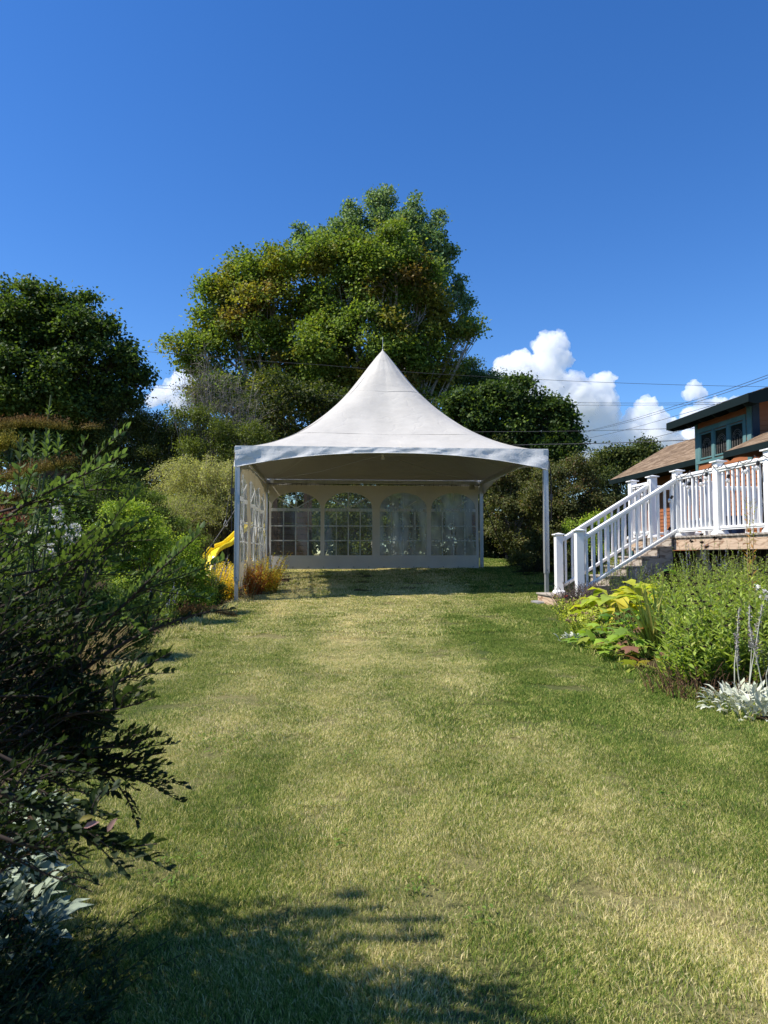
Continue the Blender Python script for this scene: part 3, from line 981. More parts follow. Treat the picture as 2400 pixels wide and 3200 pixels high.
def Pleft(v0):
    def P(u, z, off=0):
        v = v0 + u
        loose = max(0, min(1, (ZE - .2 - z) / 1.4))
        w = (.050 * math.sin(v * 5.4 + .6 * math.sin(z * 2.2)) + .018 * math.sin(v * 17 + z * 2.0 + 2 * math.sin(z * 3)) + .008 * math.sin(v * 41 + z * 5)) * (.15 + loose)
        return tp(-e + .01 + w + off * -1, -e + .06 + v, z)
    return P
def lw(a, b): return (a, b, 1.33, 2.62, 3.12)
wall_panel(Pleft(0), 2.93, ZT, .86, [lw(.16, 1.36), lw(1.62, 2.80)], [M_CLEAR[3], M_CLEAR[3]])
wall_panel(Pleft(2.95), 2.93, ZT, .98, [lw(.14, 1.32), lw(1.58, 2.76)], [M_CLEAR[3], M_CLEAR[3]])

# straps and ratchets hanging on the outer side of the front legs
for s in (-1, 1):
    x = s * (TH + .075)
    mb = MB(); mb.tube([tp(x, -TH - .02, ZE - .38), tp(x + s * .012, -TH - .02, 2.7), tp(x, -TH - .02, 2.15 if s > 0 else 1.9)], .012, 5)
    st = tb(mb, 'strap', M_BLACK)
    mb = MB(); zz = 2.62 if s > 0 else 2.7
    c = tp(x, -TH - .02, zz); mb.box((c.x - .028, c.y - .03, c.z - .06), (c.x + .028, c.y + .03, c.z + .06)); mb.tube([c + Vector((0, 0, .09)), c + Vector((s * .03, 0, .02)), c + Vector((0, 0, -.1))], .01, 5)
    tb(mb, 'ratchet', M_DARKMETAL, parent=st)

# guy straps run from the eave corners down to stakes: things of their own
def guy(A, B, label, r=.014):
    o = thing('guy_strap', label, 'guy strap', B, group='tent guy straps')
    L = Vector(B)
    mid = (Vector(A) + L) / 2 - Vector((0, 0, .05))
    mb = MB(); mb.tube([Vector(A) - L, mid - L, Vector((0, 0, .08))], r, 5); mb.build('strap', M_BLACK, o)
    mb = MB(); mb.tube([Vector((.02, 0, .24)), Vector((0, 0, -.12))], [.014, .012], 6); mb.build('stake', M_DARKMETAL, o)
    mb = MB(); c = (Vector(A) - L) * .15; mb.box(tuple(c - Vector((.03, .02, .06))), tuple(c + Vector((.03, .02, .06)))); mb.build('ratchet', M_DARKMETAL, o)
Br = at(1597, 1770, 20.6); Br.z = g(Br.x, Br.y)
guy(tp(TH - .02, TH - .05, 3.10), Br, 'dark guy strap sloping down beside the right rear tent leg')
Bl = Vector((-6.3, 16.2, g(-6.3, 16.2)))
guy(tp(-TH, TH - 2.9, 3.35), at(640, 1745, 15.6), 'dark guy strap sloping left across the pale arching shrub')

# ================================================================ DECK, STAIRS, HOUSE (one shared direction)
HR = math.radians(5.3)
HX, HY = Vector((math.cos(HR), math.sin(HR), 0)), Vector((-math.sin(HR), math.cos(HR), 0))
HO = Vector((4.85, 11.9, 0))                 # near corner at the head of the stairs
HM = Matrix.Translation(HO) @ Matrix.Rotation(HR, 4, 'Z')
DZ = 1.784                                   # deck level
def hp(a, b, z): return HO + HX * a + HY * b + Vector((0, 0, z))

def wood_mat(name, base, dark, sc):
    m, N, Lk = nodes_of(name)
    out = N.new('ShaderNodeOutputMaterial'); b = N.new('ShaderNodeBsdfPrincipled')
    b.inputs['Roughness'].default_value = .8; b.inputs['Specular IOR Level'].default_value = .15
    tc = N.new('ShaderNodeTexCoord'); mp = N.new('ShaderNodeMapping'); mp.inputs['Scale'].default_value = sc
    Lk.new(tc.outputs['Object'], mp.inputs[0])
    nz = N.new('ShaderNodeTexNoise'); nz.inputs['Scale'].default_value = 1.5; nz.inputs['Detail'].default_value = 3
    Lk.new(mp.outputs[0], nz.inputs['Vector'])
    wv = N.new('ShaderNodeMath'); wv.operation = 'SINE'
    ml = N.new('ShaderNodeMath'); ml.operation = 'MULTIPLY'; ml.inputs[1].default_value = 55
    Lk.new(nz.outputs[0], ml.inputs[0]); Lk.new(ml.outputs[0], wv.inputs[0])
    n2 = N.new('ShaderNodeTexNoise'); n2.inputs['Scale'].default_value = 2.2; n2.inputs['Detail'].default_value = 5
    Lk.new(mp.outputs[0], n2.inputs['Vector'])
    mr = N.new('ShaderNodeMapRange'); mr.inputs[1].default_value = .2; mr.inputs[2].default_value = 1.0
    ad = N.new('ShaderNodeMath'); ad.operation = 'MULTIPLY'
    r2 = N.new('ShaderNodeMapRange'); r2.inputs[1].default_value = .34; r2.inputs[2].default_value = .60; Lk.new(n2.outputs[0], r2.inputs[0])
    Lk.new(wv.outputs[0], mr.inputs[0]); Lk.new(mr.outputs[0], ad.inputs[0]); Lk.new(r2.outputs[0], ad.inputs[1])
    mx = N.new('ShaderNodeMixRGB'); mx.inputs[1].default_value = (*base, 1); mx.inputs[2].default_value = (*dark, 1)
    Lk.new(ad.outputs[0], mx.inputs[0])
    n3 = N.new('ShaderNodeTexNoise'); n3.inputs['Scale'].default_value = 30; n3.inputs['Detail'].default_value = 4
    mp3 = N.new('ShaderNodeMapping'); mp3.inputs['Scale'].default_value = (.08, .08, 1.5); Lk.new(tc.outputs['Object'], mp3.inputs[0]); Lk.new(mp3.outputs[0], n3.inputs['Vector'])
    m3 = N.new('ShaderNodeMixRGB'); m3.blend_type = 'MULTIPLY'; m3.inputs[0].default_value = .5; Lk.new(mx.outputs[0], m3.inputs[1]); Lk.new(n3.outputs[0], m3.inputs[2])
    g3 = N.new('ShaderNodeBrightContrast'); g3.inputs[1].default_value = .02; g3.inputs[2].default_value = 0.0; Lk.new(m3.outputs[0], g3.inputs[0])
    Lk.new(g3.outputs[0], b.inputs['Base Color']); Lk.new(b.outputs[0], out.inputs[0])
    return m
M_PLY = wood_mat('weathered_fir', (.66, .48, .33), (.25, .125, .06), (.8, .8, 3.2))
M_GREYWOOD = wood_mat('grey_weathered_wood', (.46, .40, .33), (.17, .125, .09), (.8, .8, 2.6))

M_UNDERDECK = mat('underdeck_shade', (.035, .03, .026), .95, .1, var=.4, scale=5, stretch=(4, 4, .5))  # near-black colour stands in for the shade under the deck
def hbox(name, a, b, m, parent, bevel=0.0):
    """box in house directions, as a child of `parent` (whose frame is the house frame)"""
    mb = MB(); c = [(p + q) / 2 for p, q in zip(a, b)]
    mb.box([p - r for p, r in zip(a, c)], [q - r for q, r in zip(b, c)])
    o = mb.build(name, m, parent, bevel=bevel); o.location = c
    return o
def copy_mesh(name, src, parent, loc, rot=None, scale=None):
    o = src.copy(); o.name = name; COL.objects.link(o); o.parent = parent; o.location = loc
    if rot is not None: o.rotation_euler = rot
    if scale is not None: o.scale = scale
    return o
def hthing(name, label, cat, a, b, z, group=None):
    p = hp(a, b, z)
    return thing(name, label, cat, p, HR, group)

# added dark boards some way in under the deck, in place of its shade
deck = hthing('deck', 'raised wooden deck with white railing beside the orange house', 'deck', 0, 0, 0)
# boards (seen edge on), joists, fascia
bsrc = None
for i in range(46):
    b0 = 1.78 - i * .145
    if bsrc is None:
        bsrc = hbox('deck_board', (-.025, 1.78 - .14, DZ - .03), (3.2, 1.78, DZ), M_GREYWOOD, deck, .003)
        base_loc = Vector(bsrc.location)
    else:
        copy_mesh('deck_board', bsrc, deck, base_loc + Vector((0, -.145 * i, 0)))
fz = [(1.76, .92), (.92 - .003, -.0), (-.003, -1.94), (-1.943, -4.2), (-4.203, -4.9)]
for (b1, b0) in fz:
    hbox('fascia_board', (0, b0, DZ - .225), (.038, b1, DZ - .033), M_PLY, deck, .003)
for k in range(6):
    hbox('joist', (.04, -4.6 + k * 1.2, DZ - .22), (3.1, -4.55 + k * 1.2, DZ - .04), M_GREYWOOD, deck)
for (a, b) in ((.4, -.2), (.4, -2.6), (.4, -4.6), (2.6, -.2), (2.6, -2.6)):
    p = hp(a, b, 0); hbox('support_post', (a - .07, b - .07, g(p.x, p.y) - .1), (a + .07, b + .07, DZ - .225), M_GREYWOOD, deck)

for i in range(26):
    hbox('shade_board', (.62, 1.6 - i * .245 - .24, .35), (.645, 1.6 - i * .245, DZ - .23), M_UNDERDECK, deck)
def post(parent, a, b, z0, h, w=.0635):
    p = hbox('railing_post', (a - w, b - w, z0 + .0), (a + w, b + w, z0 + h), M_WHITE, parent, .005)
    c = Vector(p.location)
    mb = MB()                                  # flat cap with a shallow pyramid
    W = w + .028
    mb.box((-W, -W, h / 2 - .0), (W, W, h / 2 + .018))
    mb.add([(-W+.01, -W+.01, h/2+.018), (W-.01, -W+.01, h/2+.018), (W-.01, W-.01, h/2+.018), (-W+.01, W-.01, h/2+.018), (0, 0, h/2+.042)], [(0,1,4),(1,2,4),(2,3,4),(3,0,4)])
    mb.build('post_cap', M_WHITE, p)
    mb = MB(); v = []; 
    for (q, z) in ((w + .030, 0), (w + .030, .018), (w + .012, .05), (w + .002, .06)):
        v += [(-q, -q, z - h/2), (q, -q, z - h/2), (q, q, z - h/2), (-q, q, z - h/2)]
    fs = [(i*4+k, i*4+(k+1)%4, (i+1)*4+(k+1)%4, (i+1)*4+k) for i in range(3) for k in range(4)]
    mb.add(v, fs); mb.build('base_trim', M_WHITE, p)
    return p

def rail_run(parent, A, B, ztopA, ztopB, zbotA, zbotB, n, wtop=.045):
    """top rail, bottom rail and balusters between two plan points (house frame)"""
    A, B = Vector((*A, 0)), Vector((*B, 0))
    d = B - A; L = d.length
    def rail(name, za, zb, w, h):
        P, Q = Vector((A.x, A.y, za)), Vector((B.x, B.y, zb))
        dd = Q - P
        Mx = dd.to_track_quat('X', 'Z').to_matrix().to_4x4()
        mb = MB(); l = dd.length / 2
        mb.prism([(-w*.7, -h), (w*.7, -h), (w*.7, -h*.35), (w, -h*.2), (w, h*.55), (w*.75, h*.8), (-w*.75, h*.8), (-w, h*.55), (-w, -h*.2), (-w*.7, -h*.35)], 0, -l, l, Mx)
        o = mb.build(name, M_WHITE, parent); o.location = (P + Q) / 2
    rail('top_rail', ztopA, ztopB, wtop, .042)
    rail('bottom_rail', zbotA, zbotB, .033, .030)
    src = None
    for i in range(n):
        t = (i + .5) / n
        p = A.lerp(B, t); z0 = zbotA + (zbotB - zbotA) * t + .015; z1 = ztopA + (ztopB - ztopA) * t - .028
        if src is None:
            hh = (z1 - z0) / 2
            mb = MB(); mb.box((-.018, -.018, -hh), (.018, .018, hh)); src = mb.build('baluster', M_WHITE, parent, bevel=.003)
            src.location = (p.x, p.y, (z0 + z1) / 2)
        else:
            copy_mesh('baluster', src, parent, (p.x, p.y, (z0 + z1) / 2))
PH = 1.09
posts = [(.075, 1.68), (.075, .87), (.075, -.03), (.075, -1.26), (.075, -2.50), (.075, -3.75)]
for (a, b) in posts: post(deck, a, b, DZ, PH)
post(deck, 1.6, 1.68, DZ, PH); post(deck, 3.1, 1.68, DZ, PH)
def deck_run(A, B, n): rail_run(deck, A, B, DZ + .985, DZ + .985, DZ + .10, DZ + .10, n)
deck_run((.075, .935), (.075, 1.615), 5)
deck_run((.075, -1.195), (.075, -.095), 9)
deck_run((.075, -2.435), (.075, -1.325), 9)
deck_run((.075, -3.685), (.075, -2.565), 9)
deck_run((.14, 1.68), (1.535, 1.68), 11)
deck_run((1.665, 1.68), (3.035, 1.68), 11)

# ---- stairs
stairs = hthing('deck_stairs', 'weathered wooden stairs with white railings climbing to the deck', 'stairs', -1.65, 0, 0)
stairs.location = HO; 
NS = 6; RISE = (DZ - .80) / NS; RUN = .272
for k in range(NS - 1):                      # treads, risers and boxed-in ends step up to the right
    a0 = -RUN * (NS - 1 - k); z1 = .80 + RISE * (k + 1)
    hbox('tread', (a0 - .025, -.02, z1 - .028), (a0 + RUN - .002, .93, z1), M_GREYWOOD, stairs, .004)
    hbox('riser', (a0, -.0, z1 - RISE + .002), (a0 + .02, .92, z1 - .030), M_GREYWOOD, stairs)
hbox('riser', (-.022, .0, DZ - RISE + .002), (-.002, .92, DZ - .034), M_GREYWOOD, stairs)
for (yb, nm) in ((-.012, 'stringer'), (.45, 'stringer'), (.912, 'stringer')):
    pts = []
    for k in range(NS - 1):
        a0 = -RUN * (NS - 1 - k); z1 = .80 + RISE * (k + 1) - .030
        pts += [(a0 + .022, z1 - RISE + .0), (a0 + .022, z1)]
    pts += [(-.024, DZ - .195), (-.024, DZ - .50), (-RUN * (NS - 1) + .15, .80), (-RUN * (NS - 1) + .022, .80)]
    out = [pts[0]]
    for p in pts[1:]:
        if (Vector(p) - Vector(out[-1])).length > 1e-4: out.append(p)
    mb = MB(); mb.prism(out[::-1], 1, yb, yb + .025)
    mb.build(nm, M_GREYWOOD, stairs)
# landing box at the foot
hbox('landing', (-RUN * 5 - .62, -.14, .60), (-RUN * 5 + .10, 1.16, .772), M_PLY, stairs, .004)
for i in range(5):
    hbox('landing_board', (-RUN * 5 - .645 + i * .147, -.16, .774), (-RUN * 5 - .645 + i * .147 + .142, 1.18, .80), M_GREYWOOD, stairs, .003)
AX = -RUN * 5 - .30
post(stairs, AX, -.07, .80, 1.07); post(stairs, AX, .93, .80, 1.03)
for (bb, A_z) in ((-.07, 1.78), (.93, 1.76)):
    rail_run(stairs, (AX + .065, bb), (.01, bb), .80 + .95, DZ + .94, .80 + .13, DZ + .10, 13)

# ---- string of bulbs along the rail
M_BULB, _N, _L = nodes_of('clear_bulb')
_o = _N.new('ShaderNodeOutputMaterial'); _b = _N.new('ShaderNodeBsdfPrincipled'); _b.inputs['Base Color'].default_value = (.85, .83, .78, 1)
_b.inputs['Roughness'].default_value = .08; _b.inputs['Transmission Weight'].default_value = .6; _L.new(_b.outputs[0], _o.inputs[0])
sl = thing('string_lights', 'black string of clear bulbs looped along the white deck rail', 'string lights', HO, HR)
cable = [(.10, 1.2, DZ + .96), (.02, .9, DZ + .9), (.02, .86, DZ + .3), (.01, .80, DZ + .05)]
def cab(pts, r=.006):
    mb = MB(); P = []
    for i in range(len(pts) - 1):
        a, b = Vector(pts[i]), Vector(pts[i + 1])
        for k in range(6):
            t = k / 6; q = a.lerp(b, t); q.z -= .05 * math.sin(math.pi * t) * min(1, abs((b - a).y) * 4)
            P.append(q)
    P.append(Vector(pts[-1])); mb.tube(P, r, 5); mb.build('cable', M_BLACK, sl)
def bulb(a, b, z, tilt=0):
    e_ = bpy.data.objects.new('bulb', None)
    mb = MB(); mb.lathe([(.010, 0), (.022, -.01), (.022, -.055), (.017, -.06)], sides=10)
    s_ = mb.build('socket', M_BLACK, sl, smooth=True); s_.location = (a, b, z); s_.rotation_euler = (tilt, tilt * .7, 0)
    mb = MB(); mb.lathe([(.014, -.058), (.030, -.085), (.031, -.10), (.02, -.122), (.004, -.130)], sides=10)
    q = mb.build('bulb', M_BULB, s_, smooth=True)
z_ = DZ + 1.0
cab([(.05, 1.5, z_), (-.01, 1.35, z_ - .1), (.05, 1.2, z_ + .02), (-.02, 1.05, z_ - .12), (.02, .95, z_ - .02)])
cab([(-.02, .80, z_ + .02), (-.02, .80, z_ - .5), (-.02, .79, DZ + .1), (-.04, .78, DZ - .3)])
cab([(-.01, .03, z_ + .02), (-.02, -.02, z_ - .18), (-.02, -.05, z_ - .6), (-.02, -.03, DZ + .12), (-.03, 0, DZ - .45)])
cab([(.02, -.05, z_ + .03), (-.01, -.25, z_ + .03), (-.02, -.4, z_ - .03), (.04, -.5, z_ + .05), (-.02, -.7, z_ - .06), (-.02, -.9, z_ - .10), (.02, -1.0, z_ + .02), (-.02, -1.18, z_ + .02), (-.02, -1.25, z_ + .06), (-.02, -1.42, z_ - .0), (-.01, -1.55, z_ + .04), (-.02, -1.72, z_ - .06), (-.02, -1.95, z_ + .02), (-.01, -2.1, z_ - .01), (-.02, -2.3, z_ + .05), (-.03, -2.5, z_ + .03), (-.02, -2.8, z_)])
for (b, dz_, t) in ((-.45, -.08, .1), (-.62, -.14, .3), (-.93, -.12, -.1), (-1.12, -.05, .1), (-1.70, -.14, .15), (-2.05, -.06, -.3), (-2.4, -.04, .2), (1.3, -.10, .2), (1.02, -.14, .1)):
    bulb(-.03, b, z_ + dz_, t)
bulb(-.05, -.10, z_ - .32, .5); bulb(-.05, 0.0, DZ + .16, .4); bulb(-.05, .02, DZ - .45, .1); bulb(-.03, .72, z_ - .28, .5)

# ---- furniture standing on the deck
def iron_chair(a, b, rz, label):
    t = thing('patio_chair', label, 'chair', hp(a, b, DZ), HR + rz, 'wrought iron chairs on the deck')
    for (x, y) in ((-.22, -.2), (.22, -.2), (-.22, .2), (.22, .2)):
        top = .95 if y > 0 else .62
        mb = MB(); mb.tube([(x * 1.1, y * 1.1, 0), (x, y, .42), (x, y * 1.15, top)], .012, 6); mb.build('leg', M_DARKMETAL, t)
    mb = MB(); mb.box((-.24, -.23, .41), (.24, .22, .43)); mb.build('seat', M_DARKMETAL, t)
    mb = MB()
    for k in range(5):                       # scrolled back
        x = -.17 + k * .085
        pts = [(x + .04 * math.cos(q), .235, .55 + .06 * k % .1 + .04 * math.sin(q)) for q in np.linspace(0, 6.28, 10)]
        mb.tube(pts, .007, 5, cap=False)
        pts = [(x + .045 * math.sin(z * 14), .235, z) for z in np.linspace(.45, .92, 12)]
        mb.tube(pts, .007, 5)
    mb.build('backrest', M_DARKMETAL, t)
    for s in (-1, 1):
        mb = MB(); mb.tube([(s * .22, .23, .66), (s * .25, 0, .67), (s * .24, -.22, .62)], .012, 6); mb.build('armrest', M_DARKMETAL, t)
iron_chair(.75, -1.75, 1.2, 'black scrolled iron chair on the deck behind the second rail section')
iron_chair(.80, -2.45, -1.9, 'black scrolled iron chair on the deck nearest to the camera')
tbl = thing('patio_table', 'dark round iron table standing on the deck behind the railing', 'table', hp(1.35, -2.1, DZ), HR)
mb = MB(); mb.lathe([(.5, .70), (.5, .72), (.02, .725)], sides=24); mb.build('tabletop', M_DARKMETAL, tbl)
for k in range(4):
    q = k * math.pi / 2 + .6; mb = MB(); mb.tube([(.36 * math.cos(q), .36 * math.sin(q), 0), (.08 * math.cos(q), .08 * math.sin(q), .35), (.3 * math.cos(q), .3 * math.sin(q), .7)], .012, 6); mb.build('leg', M_DARKMETAL, tbl)
def planter(a, b, m, label, r=.16):
    t = thing('planter', label, 'planter', hp(a, b, DZ), 0)
    mb = MB(); mb.lathe([(r * .75, 0), (r, .25), (r * 1.06, .25), (r * 1.06, .29), (r * .9, .29), (r * .88, .2)], sides=16); mb.build('pot', m, t, smooth=True)
    return t
planter(.40, -.42, M_WHITE, 'white round pot on the deck between the first two railing posts')
planter(.42, .35, mat('grey_plastic', (.35, .36, .38), .5), 'grey pot on the deck at the head of the stairs')
planter(.45, -1.0, mat('blue_plastic', (.02, .04, .10), .4), 'dark blue pot on the deck beside the second railing post', .2)

# ================================================================ THE HOUSE
house = thing('house', 'orange clapboard house with teal trim and brown shingle roofs behind the deck', 'house', HO, HR)
def clap_wall(name, corner, direction, length, z0, z1, label=None, exposure=.115, holes=()):
    """a wall body with overlapping clapboards as its pieces; outer face looks to -x (direction 'y') or -y (direction 'x')"""
    a, b = corner
    if direction == 'y': w = hbox(name, (a, b, z0), (a + .12, b + length, z1), M_ORANGE, house)
    else: w = hbox(name, (a, b, z0), (a + length, b + .12, z1), M_ORANGE, house)
    c = Vector(w.location)
    n = int((z1 - z0) / exposure)
    protos = {}
    for i in range(n):
        z = z0 + i * exposure
        spans = [(0, length)]
        for (h0, h1, hz0, hz1) in holes:
            if z + exposure > hz0 and z < hz1:
                ns = []
                for (s0, s1) in spans:
                    if h0 > s0: ns.append((s0, min(h0, s1)))
                    if h1 < s1: ns.append((max(h1, s0), s1))
                spans = [q for q in ns if q[1] - q[0] > .05]
        for (s0, s1) in spans:
            key = round(s1 - s0, 3)
            if key not in protos:
                mb = MB()
                L_ = s1 - s0
                prof = [(0, 0), (-.022, 0), (-.008, exposure + .004), (0, exposure + .004)]
                if direction == 'y': mb.add([(p[0], y, p[1]) for y in (0, L_) for p in prof], [(0,1,2,3), (4,7,6,5), (0,4,5,1), (1,5,6,2), (2,6,7,3), (3,7,4,0)])
                else: mb.add([(x, p[0], p[1]) for x in (0, L_) for p in prof], [(3,2,1,0), (5,6,7,4), (1,5,4,0), (2,6,5,1), (3,7,6,2), (0,4,7,3)])
                protos[key] = mb.mesh('clapboard')
            o = link('clapboard', protos[key], M_ORANGE, w)
            o.location = (Vector((a, b + s0, z)) if direction == 'y' else Vector((a + s0, b, z))) - c
    return w

def shingle_roof(name, E0, E1, up, slope_len, thick=.03, budget=300):
    """eave line E0->E1, `up` = unit vector up the slope; courses of single shingles"""
    E0, E1, up = Vector(E0), Vector(E1), Vector(up).normalized()
    al = (E1 - E0); L = al.length; al.normalize()
    nrm = al.cross(up).normalized()
    if nrm.z < 0: nrm = -nrm
    mb = MB()
    q = [E0, E1, E1 + up * slope_len, E0 + up * slope_len]
    mb.add([p - nrm * thick for p in q] + q, [(0,3,2,1), (4,5,6,7), (0,1,5,4), (1,2,6,5), (2,3,7,6), (3,0,4,7)])
    roof_ = mb.build(name, M_SHINGLE[1], house)
    ex, wd = .125, .26
    rows = int(slope_len / ex)
    Mx = Matrix((( al.x, up.x, nrm.x, 0), (al.y, up.y, nrm.y, 0), (al.z, up.z, nrm.z, 0), (0, 0, 0, 1)))
    meshes = []
    for k in range(3):
        m_ = MB(); w2 = wd * (.985)
        m_.add([(0, -.012, .0045), (w2, -.012, .0045), (w2, ex + .02, .002), (0, ex + .02, .002), (0, -.012, .016), (w2, -.012, .016), (w2, ex + .02, .0055), (0, ex + .02, .0055)],
               [(0,3,2,1), (4,5,6,7), (0,1,5,4), (1,2,6,5), (2,3,7,6), (3,0,4,7)])
        me = m_.mesh('shingle'); me.materials.append(M_SHINGLE[k]); meshes.append(me)
    cells = []
    for r in range(rows):
        off = (.0, .13, .065, .19)[r % 4]
        x = -off
        while x < L:
            x0, x1 = max(0, x), min(L, x + wd)
            if x1 - x0 > .04:
                p = E0 + al * x0 + up * (r * ex)
                cells.append((p, (x1 - x0) / wd))
            x += wd
    cells.sort(key=lambda c: (HM @ c[0]).length)
    for (p, s) in cells[:budget]:
        me = meshes[random.choice((0, 0, 1, 2))]
        o = link('shingle', me, None, roof_)
        o.matrix_local = Matrix.Translation(p + nrm * random.uniform(0, .003)) @ Mx @ Matrix.Diagonal((s, 1, 1, 1))
    rest = cells[budget:]
    if rest:
        V = []; Fc = []
        for (p, s) in rest:
            me = meshes[0]; T = Matrix.Translation(p + nrm * random.uniform(0, .003)) @ Mx @ Matrix.Diagonal((s, 1, 1, 1))
            o_ = len(V); V += [tuple(T @ v.co) for v in me.vertices]; Fc += [tuple(i + o_ for i in f.vertices) for f in me.polygons]
        me = bpy.data.meshes.new('shingle_field'); me.from_pydata(V, [], Fc)
        for m_ in M_SHINGLE: me.materials.append(m_)
        mi = np.repeat(RNG.choice([0, 0, 1, 2], len(rest)), 6); me.polygons.foreach_set('material_index', mi.astype(np.int32)); me.update()
        o = link('shingle_field', me, None, roof_); o['kind'] = 'stuff'
    return roof_

def inv(p): return HM.inverted() @ Vector(p)
# main block: long wall facing the lawn, upper part with the triple window
WA = inv(at(2180, 1500, 18.3)); wa = WA.x; wb = WA.y        # far corner of the main wall
nb = inv(at(2352, 1400, 15.95)).y                            # near corner of the upper block
EZ = 4.86
e0 = inv(at(2112, 1338, 19.0)); ov = max(.45, wa - e0.x); ex_ = wa - ov
wz = (3.86, 4.60)
w0 = .16; w1 = 2.13
hole = [(w0 + (nb - nb), w1, wz[0], wz[1])]
clap_wall('wall', (wa, nb), 'y', wb - nb, DZ - .1, EZ + .04, holes=[(wb - nb - w1, wb - nb - w0, wz[0], wz[1])])
clap_wall('wall', (wa + .0, nb - 8.0), 'y', 7.995, DZ - .1, 3.72, holes=[(5.6, 7.2, DZ - .1, DZ + 2.0), (1.0, 2.6, DZ + .6, DZ + 1.9)])
clap_wall('wall', (wa + .125, nb), 'x', 2.2, 3.6, EZ + .0)
mb = MB(); tn = math.tan(math.radians(17))
mb.prism([(wa + .125, DZ), (wa + 2.2, DZ), (wa + 2.2, EZ + .02 + tn * (ov + 2.2)), (wa + .125, EZ + .02 + tn * (ov + .125))], 1, wb - .12, wb); mb.build('wall', M_ORANGE, house)
mb = MB(); mb.prism([(wa + .125, EZ + .0), (wa + 2.2, EZ + .0), (wa + 2.2, EZ + .0 + tn * (ov + 2.2)), (wa + .125, EZ + .0 + tn * (ov + .125))], 1, nb, nb + .1); mb.build('gable', M_ORANGE, house)
# corner boards
hbox('corner_board', (wa - .034, wb - .10, 3.60), (wa - .003, wb + .02, EZ + .1), M_TEAL, house)
hbox('corner_board', (wa - .034, nb - .02, 3.60), (wa - .003, nb + .14, EZ + .1), M_TEAL, house)
hbox('corner_board', (wa - .003, nb - .05, 3.60), (wa + .16, nb - .0235, EZ + .1), M_TEAL_SHADE, house)
# triple window
for k in range(3):
    b1 = wb - w0 - k * (w1 - w0) / 3; b0 = b1 - (w1 - w0) / 3
    wn_ = hbox('window', (wa - .028, b0 + .055, wz[0] + .04), (wa + .02, b0 + .085, wz[1] - .04), M_TEAL, house)
    c = Vector(wn_.location)
    def sub(nm, a, b, m):
        mb = MB(); mb.box(a, b); o = mb.build(nm, m, wn_); o.location = -c; return o
    sub('sash', (wa - .028, b1 - .085, wz[0] + .04), (wa + .02, b1 - .055, wz[1] - .04), M_TEAL)
    sub('sash', (wa - .028, b0 + .085, wz[0] + .04), (wa + .02, b1 - .085, wz[0] + .075), M_TEAL)
    sub('sash', (wa - .028, b0 + .085, wz[1] - .075), (wa + .02, b1 - .085, wz[1] - .04), M_TEAL)
    sub('pane', (wa - .004, b0 + .085, wz[0] + .075), (wa + .004, b1 - .085, wz[1] - .075), M_GLASS)
    lead = MB(); cb_ = (b0 + b1) / 2; zc = (wz[0] + wz[1]) / 2
    for r in (.10, .15, .19):
        lead.tube([(wa - .008, cb_ + r * math.cos(q), zc - .02 + r * 1.05 * math.sin(q)) for q in np.linspace(.1, 3.04, 12)], .003, 4)
    for y in (-.19, -.1, 0, .1, .19): lead.tube([(wa - .008, cb_ + y, wz[0] + .08), (wa - .008, cb_ + y, zc)], .003, 4)
    o = lead.build('leading', M_GREYWOOD, wn_); o.location = -c
for (b0, b1, z0, z1) in ((wb - w1 - .0, wb - w0, wz[1] - .02, wz[1] + .10), (wb - w1 - .10, wb - w0 + .09, wz[0] - .07, wz[0] - .0),):
    hbox('window_trim', (wa - .045, b0 - .05, z0), (wa - .002, b1 + .05, z1), M_TEAL, house, .004)
for k in range(4):
    b = wb - w0 - k * (w1 - w0) / 3
    hbox('window_trim', (wa - .040, b - .055, wz[0] + .002), (wa - .002, b + .055, wz[1] - .022), M_TEAL, house, .003)
# upper roof: low slope, deep eave, curved rafter tails
up = Vector((math.cos(math.radians(17)), 0, math.sin(math.radians(17))))
eb0, eb1 = nb - .62, wb + .62
shingle_roof('roof', (ex_, eb0, EZ + .12), (ex_, eb1, EZ + .12), up, 3.2, .03, 30)
mb = MB(); mb.box((ex_ - .03, eb0 - .03, EZ - .06), (ex_ - .001, eb1 + .03, EZ + .125)); mb.build('fascia', M_DGREEN, house)
for bb in (eb0, eb1):
    mb = MB(); a3 = ex_ + up.x * 3.2; z3 = EZ + up.z * 3.2
    pr_ = [(ex_ - .0, EZ - .07), (ex_ + .15, EZ - .10), (ex_ + .6, EZ + .0), (a3, z3 - .09), (a3, z3 + .125), (ex_ - .0, EZ + .125)]
    mb.prism(pr_, 1, bb - .028, bb - .001) ; mb.build('barge_board', M_DGREEN, house)
mb = MB(); mb.add([(ex_ + .001, eb0, EZ + .02), (ex_ + .001, eb1, EZ + .02), (ex_ + up.x * 3.1, eb1, EZ + .02 + up.z * 3.1), (ex_ + up.x * 3.1, eb0, EZ + .02 + up.z * 3.1),
    (ex_ + .001, eb0, EZ + .05), (ex_ + .001, eb1, EZ + .05), (ex_ + up.x * 3.1, eb1, EZ + .05 + up.z * 3.1), (ex_ + up.x * 3.1, eb0, EZ + .05 + up.z * 3.1)],
    [(0,3,2,1), (4,5,6,7), (0,1,5,4), (1,2,6,5), (2,3,7,6), (3,0,4,7)]); mb.build('soffit', M_DGREEN, house)
